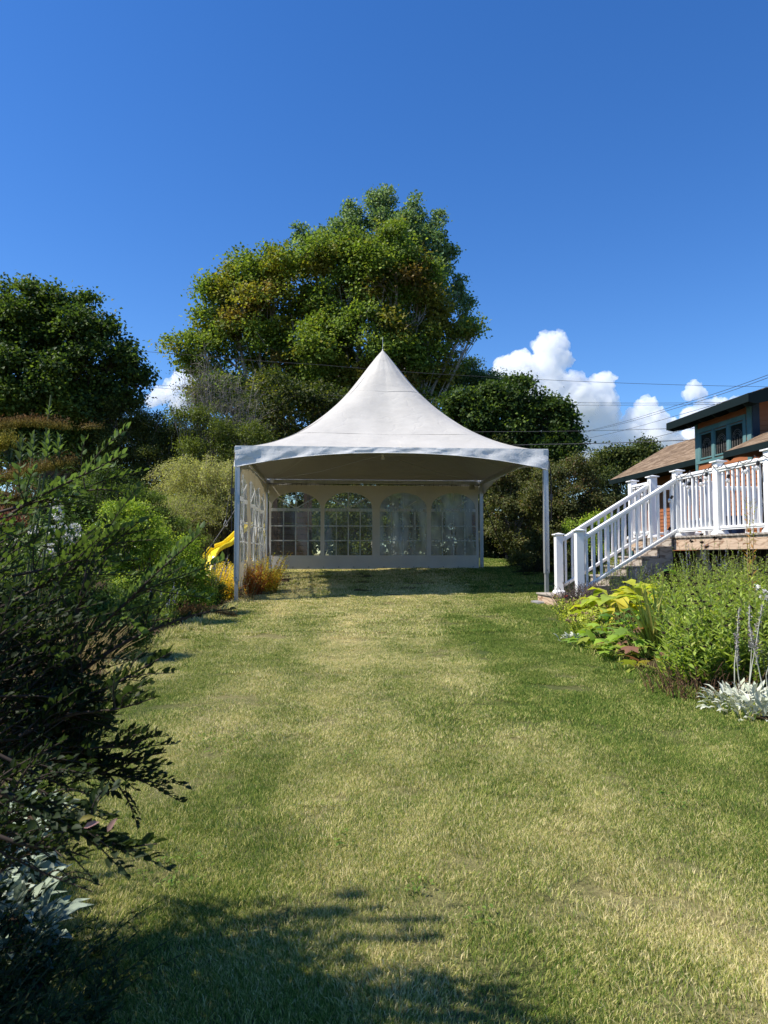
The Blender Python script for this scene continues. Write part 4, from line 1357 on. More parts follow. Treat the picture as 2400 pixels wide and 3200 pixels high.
for k in range(6):
    bb = eb0 + .25 + k * (eb1 - eb0 - .5) / 5
    pr_ = [(ex_ + .03, EZ + .015), (ex_ + .02, EZ - .06), (ex_ + .10, EZ - .12), (ex_ + .22, EZ - .10), (ex_ + ov - .01, EZ - .01), (ex_ + ov - .01, EZ + .015 + .3 * (ov - .04))]
    mb = MB(); mb.prism(pr_, 1, bb - .03, bb + .03); mb.build('rafter_tail', M_DGREEN, house)
# porch roof over the near part
pe = inv(at(2266, 1413, 15.5)); pn = pe.y - 4.5
PZ = at(2266, 1413, 15.5).z
up2 = Vector((math.cos(math.radians(25)), 0, math.sin(math.radians(25))))
shingle_roof('roof', (pe.x, pn, PZ), (pe.x, pe.y, PZ), up2, 1.9, .03, 240)
hbox('fascia', (pe.x - .028, pn, PZ - .13), (pe.x - .001, pe.y + .03, PZ + .004), M_DGREEN, house)
mb = MB(); mb.prism([(pe.x, PZ - .13), (pe.x + .12, PZ - .19), (pe.x + .3, PZ - .05), (pe.x + 1.7, PZ + .62), (pe.x + 1.7, PZ + .76), (pe.x, PZ + .0)], 1, pe.y + .002, pe.y + .03); mb.build('barge_board', M_DGREEN, house)
hbox('soffit', (pe.x + .002, pn, PZ - .10), (wa - .03, pe.y - .002, PZ - .07), M_DGREEN, house)
# door and window under the porch roof
dr = hbox('door', (wa + .005, nb - 2.35, DZ - .02), (wa + .05, nb - .85, DZ + 1.98), M_TEAL, house)
for s in (0, 1):
    mb = MB(); mb.box((-.03, -.68 + s * .70, -.75), (-.026, -.04 + s * .70, .85)); mb.build('pane', M_GLASS, dr)
mb = MB(); mb.tube([(-.03, .02, -.05), (-.08, .02, -.05), (-.08, .1, -.05)], .01, 6); mb.build('handle', M_ALU, dr)
w2_ = hbox('window', (wa + .005, nb - 6.95, DZ + .62), (wa + .04, nb - 5.45, DZ + 1.88), M_TEAL, house)
mb = MB(); mb.box((-.022, -.66, -.54), (-.019, .66, .54)); mb.build('pane', M_GLASS, w2_)

# rear wing with its own roof
re0 = inv(at(1906, 1503, 25.4)); 
RZ_ = at(1906, 1503, 25.4).z + .02
ra = re0.x
rnear = wb + .04
up3 = Vector((math.cos(math.radians(30)), 0, math.sin(math.radians(30))))
shingle_roof('roof', (ra, rnear, RZ_), (ra, re0.y, RZ_), up3, 2.55, .03, 300)
hbox('fascia', (ra - .028, rnear, RZ_ - .16), (ra - .001, re0.y + .03, RZ_ + .004), M_DGREEN, house)
rw = clap_wall('wall', (ra + .74, rnear), 'y', re0.y - rnear - .06, DZ - .2, RZ_ + .12)
hbox('corner_board', (ra + .705, re0.y - .17, DZ - .6), (ra + .737, re0.y - .055, RZ_ + .05), M_TEAL, house)
mb = MB(); t3 = math.tan(math.radians(30))
mb.prism([(ra + .86, DZ - .6), (ra + 3.6, DZ - .6), (ra + 3.6, RZ_ + .5), (ra + 2.2, RZ_ + t3 * 2.2 - .05), (ra + .86, RZ_ + t3 * .86 - .05)], 1, re0.y - .2, re0.y - .065); mb.build('wall', M_ORANGE, house)
hbox('soffit', (ra + .002, rnear, RZ_ - .12), (ra + .72, re0.y - .0, RZ_ - .09), M_DGREEN, house)
mb = MB(); a3 = ra + up3.x * 2.55; z3 = RZ_ + up3.z * 2.55
mb.prism([(ra, RZ_ - .16), (a3, z3 - .16), (a3, z3 + .02), (ra, RZ_ + .004)], 1, re0.y + .002, re0.y + .03); mb.build('barge_board', M_DGREEN, house)
mb = MB(); mb.prism([(ra, RZ_ - .16), (ra + .18, RZ_ - .22), (ra + .45, RZ_ - .06), (a3, z3 - .16), (a3, z3 + .02), (ra, RZ_ + .004)], 1, rnear - .03, rnear - .002); mb.build('barge_board', M_DGREEN, house)
mb = MB(); mb.add([(a3, rnear, z3), (a3, re0.y, z3), (a3 + 2.5, re0.y, z3 - 1.4), (a3 + 2.5, rnear, z3 - 1.4), (a3, rnear, z3 - .03), (a3, re0.y, z3 - .03), (a3 + 2.5, re0.y, z3 - 1.43), (a3 + 2.5, rnear, z3 - 1.43)],
    [(0,3,2,1), (4,5,6,7), (0,1,5,4), (1,2,6,5), (2,3,7,6), (3,0,4,7)]); mb.build('roof', M_SHINGLE[1], house)
M_FOUND = mat('dark_foundation', (.045, .042, .04), .95, .1, var=.3)  # dark base, its colour also takes in the shade under the deck
hbox('foundation', (wa + .01, nb - 8.0, .3), (wa + 4, wb, DZ - .105), M_FOUND, house)
hbox('foundation', (ra + .75, rnear, .4), (ra + 4, re0.y - .07, DZ - .205), M_FOUND, house)

# ================================================================ CLOUDS far behind the garden
def cloud_mat():
    m, N, Lk = nodes_of('cloud_body')
    out = N.new('ShaderNodeOutputMaterial')
    b = N.new('ShaderNodeVolumePrincipled')
    b.inputs['Color'].default_value = (.999, .999, 1, 1); b.inputs['Density'].default_value = .03; b.inputs['Anisotropy'].default_value = .0
    Lk.new(b.outputs[0], out.inputs['Volume'])
    return m
M_CLOUD = cloud_mat()
CY = 2400.0
def cloud(puffs, label, seed, Y=CY):
    """puffs: (px, py, radius in photo pixels, depth offset in radii)"""
    k = Y / F_PX
    bm = bmesh.new()
    rr = random.Random(seed)
    c0 = at(puffs[0][0], puffs[0][1], Y)
    def ball(p, r, sub):
        bmesh.ops.create_icosphere(bm, subdivisions=sub, radius=r, matrix=Matrix.Translation(p - c0))
    for (px, py, r, dz) in puffs:
        R_ = r * k
        c = at(px, py, Y) + Vector((0, dz * R_, 0))
        ball(c, R_ * .86, 3)
        for _ in range(16):                  # knobs over each puff
            v = Vector((rr.gauss(0, 1), rr.gauss(0, 1), rr.gauss(.35, .9))).normalized()
            ball(c + v * R_ * rr.uniform(.62, .86), R_ * rr.uniform(.22, .40), 2)
    me = bpy.data.meshes.new('cloud'); bm.to_mesh(me); bm.free()
    o = bpy.data.objects.new('cloud_tmp', me); COL.objects.link(o)
    md = o.modifiers.new('r', 'REMESH'); md.mode = 'VOXEL'; md.voxel_size = 3.4 * k
    dg = bpy.context.evaluated_depsgraph_get()
    m2 = bpy.data.meshes.new_from_object(o.evaluated_get(dg))
    bpy.data.objects.remove(o)
    n = len(m2.vertices)
    co = np.empty(n * 3, np.float32); m2.vertices.foreach_get('co', co); co = co.reshape(-1, 3)
    no = np.empty(n * 3, np.float32); m2.vertices.foreach_get('normal', no); no = no.reshape(-1, 3)
    s1 = 1 / (26 * k); s2 = 1 / (11 * k); s3 = 1 / (5 * k)
    d = np.array([(0.5 - abs(mn.noise(Vector(p) * s1)) * 2.0) * 9 + (0.35 - abs(mn.noise(Vector(p) * s2)) * 1.7) * 4.5 + mn.noise(Vector(p) * s3) * 1.8 for p in co.tolist()], np.float32) * k
    co = co + no * d[:, None]
    m2.vertices.foreach_set('co', co.ravel())
    m2.polygons.foreach_set('use_smooth', [True] * len(m2.polygons)); m2.update()
    m2.materials.clear(); m2.materials.append(M_CLOUD)
    ob = bpy.data.objects.new('cloud', m2); COL.objects.link(ob); ob.location = c0
    tag(ob, label, 'cloud', 'white cumulus clouds low in the sky')
    return ob
cloud([(1705, 1085, 48, 0), (1745, 1070, 38, .2), (1755, 1125, 40, 0), (1700, 1140, 55, 0), (1625, 1140, 52, 0), (1575, 1150, 42, 0), (1560, 1190, 40, .3), (1640, 1200, 70, .3), (1730, 1210, 75, .2),
       (1800, 1235, 70, 0), (1870, 1210, 48, 0), (1895, 1195, 34, 0), (1900, 1260, 32, 0), (1860, 1280, 60, .2), (1790, 1320, 75, .4), (1890, 1330, 40, .2), (1830, 1380, 80, .5), (1740, 1300, 80, .6), (1880, 1260, 55, .1), (1900, 1300, 50, .2), (1850, 1420, 90, .4), (1680, 1260, 90, .3), (1780, 1270, 90, .2), (1890, 1400, 70, .3)],
      'large towering white cumulus cloud right of the tent roof', 1)
cloud([(2010, 1275, 36, 0), (2030, 1265, 30, 0), (1980, 1310, 40, 0), (2045, 1310, 50, 0), (2090, 1335, 42, .2), (1990, 1370, 55, .3), (2060, 1380, 60, .3), (2110, 1390, 45, .4), (1950, 1400, 60, .5), (2020, 1430, 80, .6), (1960, 1350, 50, .2), (2040, 1350, 70, .2), (2100, 1420, 70, .4), (1930, 1450, 60, .5)],
      'rounded white cloud standing over the rear roof of the house', 2)
cloud([(2170, 1220, 34, 0), (2190, 1228, 26, 0), (2155, 1235, 20, .2)], 'small detached round white cloud above the diagonal wires', 3, 2500)
cloud([(2200, 1280, 36, 0), (2250, 1270, 34, 0), (2295, 1270, 30, 0), (2160, 1305, 38, .2), (2235, 1320, 50, .3), (2310, 1300, 30, .2), (2180, 1370, 55, .4), (2140, 1400, 45, .5), (2260, 1380, 60, .5)],
      'white cloud partly hidden behind the dark upper eave', 4, 2500)
cloud([(565, 1185, 32, 0), (590, 1175, 28, 0), (545, 1210, 34, .1), (500, 1235, 34, .2), (600, 1220, 40, .2), (560, 1260, 45, .3), (470, 1250, 26, .4)],
      'small white cloud between the left maple and the tall tree', 5)

# ================================================================ PLANT BUILDERS
def pick(pal, n):
    cols = np.array([c for c, w in pal], float); w = np.array([w for c, w in pal], float); w /= w.sum()
    return cols[RNG.choice(len(pal), n, p=w)]

def rel(o, parent):
    """child meshes made in world coordinates hang under a thing that stands elsewhere"""
    o.parent = parent
    o.matrix_parent_inverse = (Matrix.Translation(parent.location) @ Matrix.Rotation(parent.rotation_euler.z, 4, 'Z')).inverted()
    return o

def unit(n):
    return norm(RNG.normal(size=(n, 3)))

def lobes_px(L, Y):
    out = []
    for q in L:
        px, py, r = q[:3]
        dy = q[3] if len(q) > 3 else 0.0
        p = at(px, py, Y + dy)
        out.append((np.array(p), r * (Y + dy) / F_PX))
    return out

def foliage_points(lobes, ncl, bias=.42, rough=.22, flat=1.0, seed=0.0, gaps=-.32, clump=1.0, tall=.9):
    """sprig centres: lobes carry leaf clumps of their own, clumps carry sprigs; open dark gaps stay between clumps"""
    w = np.array([r ** 2 for c, r in lobes]); w = w / w.sum()
    C = []; O = []
    for (c, r), f in zip(lobes, w):
        n = max(10, int(ncl * f))
        cr = min(clump, r * .55)
        ns = max(6, int(3.0 * (r / cr) ** 2))
        u = unit(ns)
        wob = np.array([mn.noise(Vector(v) * 2.2 + Vector(c) * .7 + Vector((seed, 0, 0))) for v in u.tolist()])
        rad = (r - cr * .2) * (1 - bias * RNG.random(ns) ** 1.1) * (1 + rough * 1.9 * wob) * RNG.uniform(.86, 1.1, ns)
        sc_ = c + u * rad[:, None] * np.array([1, 1, flat])
        size = cr * RNG.uniform(.35, 1.3, ns)
        k = RNG.choice(ns, n, p=size ** 2 / (size ** 2).sum())
        v = unit(n)
        v[:, 2] = np.where(v[:, 2] < -.45, -v[:, 2] * .6, v[:, 2])
        p = sc_[k] + v * (size[k] * RNG.uniform(.35, 1.05, n))[:, None] * np.array([1, 1, tall])
        C.append(p); O.append(norm(v * .8 + u[k] * .5))
    return np.concatenate(C), np.concatenate(O)

def sprigs(C, O, k, spread, leaf, ratio, droop=.35, up=.5):
    n = len(C)
    P = np.repeat(C, k, 0) + RNG.normal(size=(n * k, 3)) * spread * np.array([1, 1, .6])
    Oo = np.repeat(O, k, 0)
    D = norm(Oo * .8 + RNG.normal(size=P.shape) * .7 + np.array([0, 0, -droop]))
    Nn = norm(Oo * .45 + np.array([0, 0, up]) + RNG.normal(size=P.shape) * .45)
    L = leaf * RNG.uniform(.6, 1.25, n * k)
    return P, D, Nn, L, L * ratio

def limb_path(a, b, n, wob, sag=0.0):
    a, b = np.array(a, float), np.array(b, float)
    t = np.linspace(0, 1, n + 1)[:, None]
    p = a + (b - a) * t
    p[1:-1] += RNG.normal(size=(n - 1, 3)) * wob
    p[:, 2] += sag * np.sin(np.pi * t[:, 0])
    return p

def add_path(S, p, r0, r1):
    n = len(p) - 1
    rr = np.linspace(r0, r1, n + 1)
    for i in range(n):
        S[0].append(p[i]); S[1].append(p[i + 1]); S[2].append(rr[i]); S[3].append(rr[i + 1])

def tree(name, label, cat, base, L, Y, ncl, k, leaf, pal, ratio=.85, spread=.22, trunk_r=.22, bark=(.17, .14, .115), group=None,
         bias=.42, rough=.22, flat=1.0, gaps=-.32, patch=None, droop=.35, limbs=True, seed=1.0, mat_=None, fork=.45, nsub=7, shape='rhomb', dead=0, up=.5, world_lobes=None, clump=None, tall=.92):
    lobes = world_lobes if world_lobes else lobes_px(L, Y)
    bx, by = base
    b0 = np.array([bx, by, g(bx, by) - .05])
    t = thing(name, label, cat, tuple(b0), 0, group)
    C, O = foliage_points(lobes, ncl, bias, rough, flat, seed, gaps, clump or leaf * 4.6, tall)
    C[:, 2] = np.maximum(C[:, 2], gz(C[:, 0], C[:, 1]) + .05)
    P, D, Nn, Lf, Wf = sprigs(C, O, k, spread, leaf, ratio, droop, up)
    cc = pick(pal, len(C)) * RNG.uniform(.78, 1.22, (len(C), 1))
    if patch is not None:                         # another leaf colour in drifts (autumn turning)
        for (pc, thr, sc, off) in patch:
            nv = np.array([mn.noise(Vector(p) * sc + Vector((off, 0, 0))) for p in C.tolist()])
            m = np.clip((nv - thr) * 6, 0, 1)[:, None]
            cc = cc * (1 - m) + np.array(pc) * RNG.uniform(.75, 1.2, (len(C), 1)) * m
    col = np.repeat(cc, k, 0) * RNG.uniform(.8, 1.2, (len(P), 1))
    cr = link('crown', leaf_mesh('crown', P, D, Nn, Lf, Wf, col, shape=shape), mat_ or M_LEAF); rel(cr, t)
    if limbs:
        S = ([], [], [], [])
        cen = np.mean([c for c, r in lobes], 0)
        topz = b0[2] + (cen[2] - b0[2]) * fork
        ft = np.array([bx + (cen[0] - bx) * .4, by + (cen[1] - by) * .4, topz])
        add_path(S, limb_path(b0, ft, 5, trunk_r * .35), trunk_r, trunk_r * .72)
        for (c, r) in lobes:
            st = b0 + (ft - b0) * RNG.uniform(.75, 1.0)
            p = limb_path(st, c, 6, r * .10 + .05, sag=-.02 * np.linalg.norm(c - st))
            add_path(S, p, trunk_r * .42, trunk_r * .12)
            d2 = np.linalg.norm(C - c, axis=1)
            idx = np.nonzero(d2 < r * 1.25)[0]
            if len(idx):
                for j in RNG.choice(idx, min(nsub, len(idx)), replace=False):
                    s0 = p[RNG.integers(3, len(p))]
                    q = limb_path(s0, C[j], 4, r * .06)
                    add_path(S, q, trunk_r * .11, .006 + trunk_r * .012)
                    for jj in RNG.choice(idx, min(2, len(idx)), replace=False):
                        if np.linalg.norm(C[jj] - q[2]) < r * .9:
                            add_path(S, limb_path(q[2], C[jj], 3, r * .04), trunk_r * .05, .004)
        for _ in range(dead):                     # bare pale twigs reaching through the leaves
            c, r = lobes[RNG.integers(len(lobes))]
            u = unit(1)[0]; u[1] = -abs(u[1]); u[2] = abs(u[2]) * .6
            add_path(S, limb_path(c, c + u * r * RNG.uniform(.8, 1.25), 5, r * .05), trunk_r * .11, .008)
        cl = np.array(bark) * RNG.uniform(.8, 1.2, (len(S[0]), 1))
        tr = link('trunk', segs_mesh('trunk', *S, cl, 6), M_BARK); rel(tr, t)
    return t

def stem_clump(name, label, cat, base, n, h, spread, lean, nleaf, leaf, ratio, pal, stemcol=(.14, .17, .05), r=.004, radius=.25, group=None,
               leafang=.8, droop=.3, tops=None, t0=.12, t1=1.0, curve=.25, shape='rhomb', mat_=None, taper=.5, whorl=0, leafcurl=0.2, ell=(1, 1), z0=None):
    """many upright stems from one patch of ground, leaves spiralling up each; tops=(kind,...) adds heads"""
    bx, by = base
    zb = g(bx, by) if z0 is None else z0
    t = thing(name, label, cat, (bx, by, zb), 0, group)
    rr = radius * np.sqrt(RNG.random(n)); aa = RNG.random(n) * 2 * np.pi
    B = np.stack([bx + rr * np.cos(aa) * ell[0], by + rr * np.sin(aa) * ell[1], np.zeros(n)], 1); B[:, 2] = (gz(B[:, 0], B[:, 1]) if z0 is None else zb) - .01
    H = RNG.uniform(h[0], h[1], n)
    out = norm(np.stack([np.cos(aa) * ell[0], np.sin(aa) * ell[1], np.zeros(n)], 1)) * (rr / radius)[:, None] * spread + RNG.normal(size=(n, 3)) * lean
    out[:, 2] = 0
    def pos(tt):                                  # tt (n,m)
        return B[:, None, :] + np.stack([out[:, 0:1] * tt ** 1.6 * H[:, None], out[:, 1:2] * tt ** 1.6 * H[:, None], H[:, None] * (tt - curve * .5 * np.linalg.norm(out, axis=1)[:, None] * tt ** 3)], -1)
    m = 6
    tt = np.tile(np.linspace(0, 1, m)[None], (n, 1))
    Q = pos(tt)
    A_ = Q[:, :-1].reshape(-1, 3); B_ = Q[:, 1:].reshape(-1, 3)
    ra = np.tile(np.linspace(r, r * .55, m)[:-1], n); rb = np.tile(np.linspace(r, r * .55, m)[1:], n)
    sc = np.array(stemcol) * np.repeat(RNG.uniform(.7, 1.3, (n, 1)), m - 1, 0)
    so = rel(link('stems', segs_mesh('stems', A_, B_, ra, rb, sc, 4), M_BARK), t); so['kind'] = 'stuff'
    if nleaf:
        tl = t0 + (t1 - t0) * (np.arange(nleaf)[None] + RNG.random((n, nleaf)) * .6) / nleaf
        P = pos(tl); T = norm(pos(tl + .02) - P)
        ph = (np.arange(nleaf) * (np.pi if whorl == 2 else 2.4))[None] + RNG.random((n, 1)) * 6.28 + RNG.normal(size=(n, nleaf)) * .25
        u = np.stack([np.cos(ph), np.sin(ph), np.zeros_like(ph)], -1)
        D = norm(u * leafang + T * (1 - .45 * leafang) + np.array([0, 0, -droop]) * .3 + RNG.normal(size=P.shape) * .12)
        Nn = norm(T * 1.0 - u * .35 + RNG.normal(size=P.shape) * .15 + np.array([0, 0, .2]))
        Ls = leaf * (1 - taper * tl) * RNG.uniform(.75, 1.2, tl.shape)
        P, D, Nn, Ls = P.reshape(-1, 3), D.reshape(-1, 3), Nn.reshape(-1, 3), Ls.reshape(-1)
        cl = pick(pal, len(P)) * RNG.uniform(.8, 1.2, (len(P), 1))
        rel(link('foliage', leaf_mesh('foliage', P, D, Nn, Ls, Ls * ratio, cl, shape=shape, curl=leafcurl), mat_ or M_LEAF), t)
    if tops:
        kind, frac, size, tcol = tops
        sel = np.nonzero(RNG.random(n) < frac)[0]
        tip = Q[sel, -1]
        if kind == 'spike':                       # flower spike: whorls of tiny petals along the last part
            K = 46
            tv = .62 + .38 * RNG.random((len(sel), K))
            full = pos(np.tile(np.linspace(.6, 1, 20)[None], (n, 1)))[sel]
            ix = np.clip(((tv - .6) / .4 * 19).astype(int), 0, 19)
            P = full[np.arange(len(sel))[:, None], ix].reshape(-1, 3)
            D = norm(unit(len(P)) + np.array([0, 0, .35]))
            P = P + RNG.normal(size=P.shape) * size * .15
            c = np.array(tcol) * RNG.uniform(.6, 1.3, (len(P), 1))
            rel(link('flower_spikes', leaf_mesh('flower_spikes', P, D, unit(len(P)), size * RNG.uniform(.6, 1.2, len(P)), size * .6, c), M_PETAL), t)['kind'] = 'stuff'
        elif kind == 'head':                      # round seed heads
            K = 34
            P = np.repeat(tip, K, 0); U = unit(len(P)); U[:, 2] *= .55
            c = np.array(tcol) * RNG.uniform(.5, 1.4, (len(P), 1))
            rel(link('seed_heads', leaf_mesh('seed_heads', P, U, unit(len(P)), size * RNG.uniform(.6, 1.1, len(P)), size * .45, c), M_BARK if tcol[0] < .12 else M_PETAL), t)['kind'] = 'stuff'
    return t

def bush(name, label, cat, base, L, Y, ncl, k, leaf, pal, **kw):
    kw.setdefault('trunk_r', .035); kw.setdefault('spread', .06); kw.setdefault('ratio', .5); kw.setdefault('bark', (.10, .08, .06)); kw.setdefault('fork', .3); kw.setdefault('nsub', 9)
    return tree(name, label, cat, base, L, Y, ncl, k, leaf, pal, **kw)

# palettes (real leaf colours)
MAPLE = [((.19, .27, .042), 5), ((.13, .19, .035), 4), ((.29, .34, .055), 3), ((.09, .13, .025), 2)]
DARK = [((.060, .10, .024), 5), ((.038, .07, .018), 4), ((.13, .19, .035), 2)]
POPLAR = [((.18, .27, .12), 4), ((.12, .19, .08), 4), ((.32, .40, .24), 2)]
MIXED = [((.075, .10, .026), 5), ((.05, .07, .02), 3), ((.14, .16, .045), 3)]
DOG = [((.105, .12, .036), 4), ((.07, .085, .026), 4), ((.21, .21, .08), 2), ((.15, .10, .045), 1)]
PALE = [((.44, .43, .15), 4), ((.32, .34, .10), 4), ((.56, .54, .23), 2)]
BRIGHT = [((.28, .40, .045), 4), ((.18, .28, .035), 4), ((.45, .52, .07), 2)]

# ================================================================ TREES AND SHRUBS BEHIND
def bxy(px, Y):
    p = at(px, 1700, Y); return (p.x, p.y)

tree('maple_tree', 'tall broad maple whose dense crown turns rusty orange, left of the tent peak', 'tree', bxy(900, 37),
     [(640,1120,75), (700,1010,105), (690,900,60), (780,1000,140), (800,880,95), (900,900,120), (850,830,50), (880,1130,150), (700,1200,110), (625,1050,45), (960,1060,130), (600,1140,35), (740,1290,120), (900,1290,140)],
     37, 7600, 10, .165, MAPLE, trunk_r=.36, bark=(.30, .26, .22), patch=[((.24, .17, .04), .30, .45, 3), ((.27, .26, .035), .22, .6, 9)], seed=2, dead=26, spread=.26, rough=.3, fork=.4)
tree('maple_tree', 'large green maple rising directly behind the white tent peak', 'tree', bxy(1180, 36),
     [(1010,850,85), (1060,800,65), (1150,800,90), (1240,800,80), (1310,850,60), (1200,900,150), (1320,930,80), (1060,950,135), (1370,970,40), (1375,1040,55), (1290,1060,115), (1150,1090,165), (1440,1040,38), (1485,1025,26), (1350,1150,85), (1010,1120,140), (1250,1230,130), (1090,1280,130)],
     36, 9500, 10, .165, [((.17, .245, .04), 5), ((.11, .165, .032), 4), ((.27, .32, .055), 2)], trunk_r=.34, bark=(.34, .30, .26), patch=[((.20, .185, .03), .15, .5, 21), ((.18, .12, .03), .38, .5, 31)], seed=5, dead=34, spread=.26, rough=.32, fork=.35, nsub=9)
tree('poplar_tree', 'pale grey-green poplar with upright tufts topping the trees behind the tent', 'tree', bxy(1240, 43),
     [(1092,656,22), (1100,691,35), (1175,636,28), (1215,626,34), (1185,686,55), (1290,651,24), (1290,696,48), (1372,681,22), (1365,726,45), (1120,746,55), (955,731,24), (935,726,18), (945,766,35), (1400,796,26), (1380,836,42), (1425,926,34), (1445,986,30), (1010,771,48), (1060,716,30), (1240,746,90), (1310,806,90), (1440,886,20), (1250,886,120), (905,826,40), (1470,946,20), (1450,1026,40), (1360,926,80)],
     43, 6200, 8, .165, POPLAR, trunk_r=.32, bark=(.33, .32, .29), seed=9, spread=.16, ratio=.8, rough=.35, droop=.1, dead=10, up=.3, clump=.62, tall=1.5)
tree('maple_tree', 'dark dense maple filling the left edge of the picture above the shrubs', 'tree', bxy(130, 27),
     [(30,1000,110), (120,950,60), (185,945,48), (-60,1000,120), (60,1100,150), (200,1040,105), (290,1035,58), (335,1015,34), (370,1090,60), (420,1160,48), (300,1150,130), (150,1220,170), (385,1230,55), (452,1180,26), (0,1250,150), (-150,1100,180), (10,905,24), (-220,1250,160), (250,970,30), (100,900,22), (60,1310,130), (190,1330,120), (320,1290,80), (-100,1350,140), (280,1380,70), (120,1400,110)],
     27, 12500, 10, .14, DARK, trunk_r=.30, bark=(.10, .085, .07), seed=12, spread=.2, rough=.32, patch=[((.10, .15, .028), .2, .9, 5)], dead=6)
tree('maple_tree', 'dark maple with sky gaps right of the tent roof before the tall cloud', 'tree', bxy(1600, 28),
     [(1620,1225,48), (1650,1200,20), (1555,1260,62), (1735,1265,34), (1690,1300,70), (1745,1330,52), (1600,1330,95), (1772,1385,40), (1500,1310,80), (1700,1390,80), (1450,1290,70), (1400,1340,80), (1560,1400,90), (1790,1340,16), (1660,1450,80)],
     28, 5600, 10, .135, DARK, trunk_r=.24, bark=(.09, .075, .06), seed=15, spread=.19, rough=.34, gaps=-.16)
tree('locust_tree', 'light green feathery tree crown peeping over the dark maple', 'tree', bxy(1460, 38),
     [(1440,1165,45), (1500,1170,50), (1545,1195,42), (1590,1200,28), (1400,1220,75), (1520,1240,60), (1480,1145,22)],
     38, 1900, 10, .12, [((.14, .20, .07), 4), ((.10, .15, .05), 3)], trunk_r=.2, seed=17, spread=.24, rough=.35, ratio=.6, up=.3)
tree('oak_tree', 'small distant tree standing between the clouds and the rear roof', 'tree', bxy(1970, 62),
     [(1900,1432,30), (1950,1420,32), (2010,1410,34), (2050,1430,26), (1980,1460,46), (1900,1475,38), (1850,1480,30), (2030,1470,40)],
     62, 1500, 9, .24, MIXED, trunk_r=.3, seed=19, spread=.4, rough=.35, ratio=.8, gaps=-.2)
tree('small_tree', 'small-leaved tree in front of the left maple with grey twigs', 'tree', bxy(390, 27),
     [(345,1270,60), (420,1300,60), (300,1340,80), (480,1350,75), (385,1400,90), (270,1440,90), (500,1430,80), (560,1360,45), (600,1410,70), (200,1400,90), (560,1480,80), (400,1500,100), (350,1215,22)],
     27, 9000, 10, .075, MIXED, trunk_r=.10, bark=(.2, .18, .16), seed=23, spread=.13, rough=.35, ratio=.55, gaps=-.22, dead=50, nsub=12)
tree('small_tree', 'yellow-green young tree at the foot of the left cloud', 'tree', bxy(600, 25),
     [(600,1290,30), (640,1300,40), (560,1310,24), (660,1360,60), (540,1280,16), (620,1400,60), (720,1400,60), (780,1370,60)],
     25, 1500, 10, .08, [((.13, .16, .03), 4), ((.09, .12, .025), 3)], trunk_r=.08, bark=(.2, .18, .15), seed=25, spread=.16, rough=.35, ratio=.6)
# half bare shrub with grey branches
def bare_shrub(name, label, cat, base, L, Y, nb, nleafcl, leaf, pal):
    lobes = lobes_px(L, Y)
    bx, by = base; b0 = np.array([bx, by, g(bx, by)])
    t = thing(name, label, cat, tuple(b0))
    S = ([], [], [], [])
    tips = []
    for i in range(nb):
        c, r = lobes[RNG.integers(len(lobes))]
        e_ = c + unit(1)[0] * r * RNG.uniform(.3, 1.1)
        p = limb_path(b0 + RNG.normal(size=3) * [.4, .4, 0], e_, 7, .10, .15)
        add_path(S, p, .028, .005)
        for j in range(3, 8):
            for _ in range(2):
                q = limb_path(p[j], p[j] + norm(unit(1)[0] + norm(p[-1] - p[0]) * .9) * RNG.uniform(.3, .9), 3, .04)
                add_path(S, q, .008, .003); tips.append(q[-1])
                for _ in range(2):
                    w_ = limb_path(q[2], q[2] + norm(unit(1)[0] + norm(p[-1] - p[0]) * .6) * RNG.uniform(.15, .45), 2, .02)
                    add_path(S, w_, .0045, .002); tips.append(w_[-1])
    cl = np.array([.27, .24, .21]) * RNG.uniform(.6, 1.25, (len(S[0]), 1))
    rel(link('branches', segs_mesh('branches', *S, cl, 4), M_BARK), t)
    C = np.array(tips)[RNG.choice(len(tips), nleafcl)]
    P, D, Nn, Lf, Wf = sprigs(C, unit(len(C)), 6, .10, leaf, .55)
    rel(link('crown', leaf_mesh('crown', P, D, Nn, Lf, Wf, pick(pal, len(P)) * RNG.uniform(.7, 1.2, (len(P), 1))), M_LEAF), t)
bare_shrub('bare_shrub', 'half-bare grey twiggy shrub between the maple and the tent roof', 'shrub', bxy(690, 27),
           [(690,1210,90), (640,1190,60), (760,1240,80), (700,1300,90), (600,1230,40), (780,1330,60), (720,1380,60)], 27, 95, 1300, .07, MIXED)
tree('undergrowth_tree', 'dark leafy thicket under the tall maples behind the tent roof', 'tree', bxy(1000, 31),
     [(850,1280,120), (980,1300,120), (1100,1330,130), (1250,1330,120), (1380,1350,110), (900,1420,110), (1050,1450,120), (1200,1460,120), (1350,1460,120), (780,1380,90), (1480,1420,90), (1500,1520,90)],
     31, 4600, 9, .13, [((.055, .08, .02), 5), ((.04, .055, .016), 4), ((.11, .12, .028), 2)], trunk_r=.15, bark=(.2, .17, .14), seed=31, spread=.22, rough=.35, patch=[((.15, .095, .03), .38, .6, 7)], dead=30)
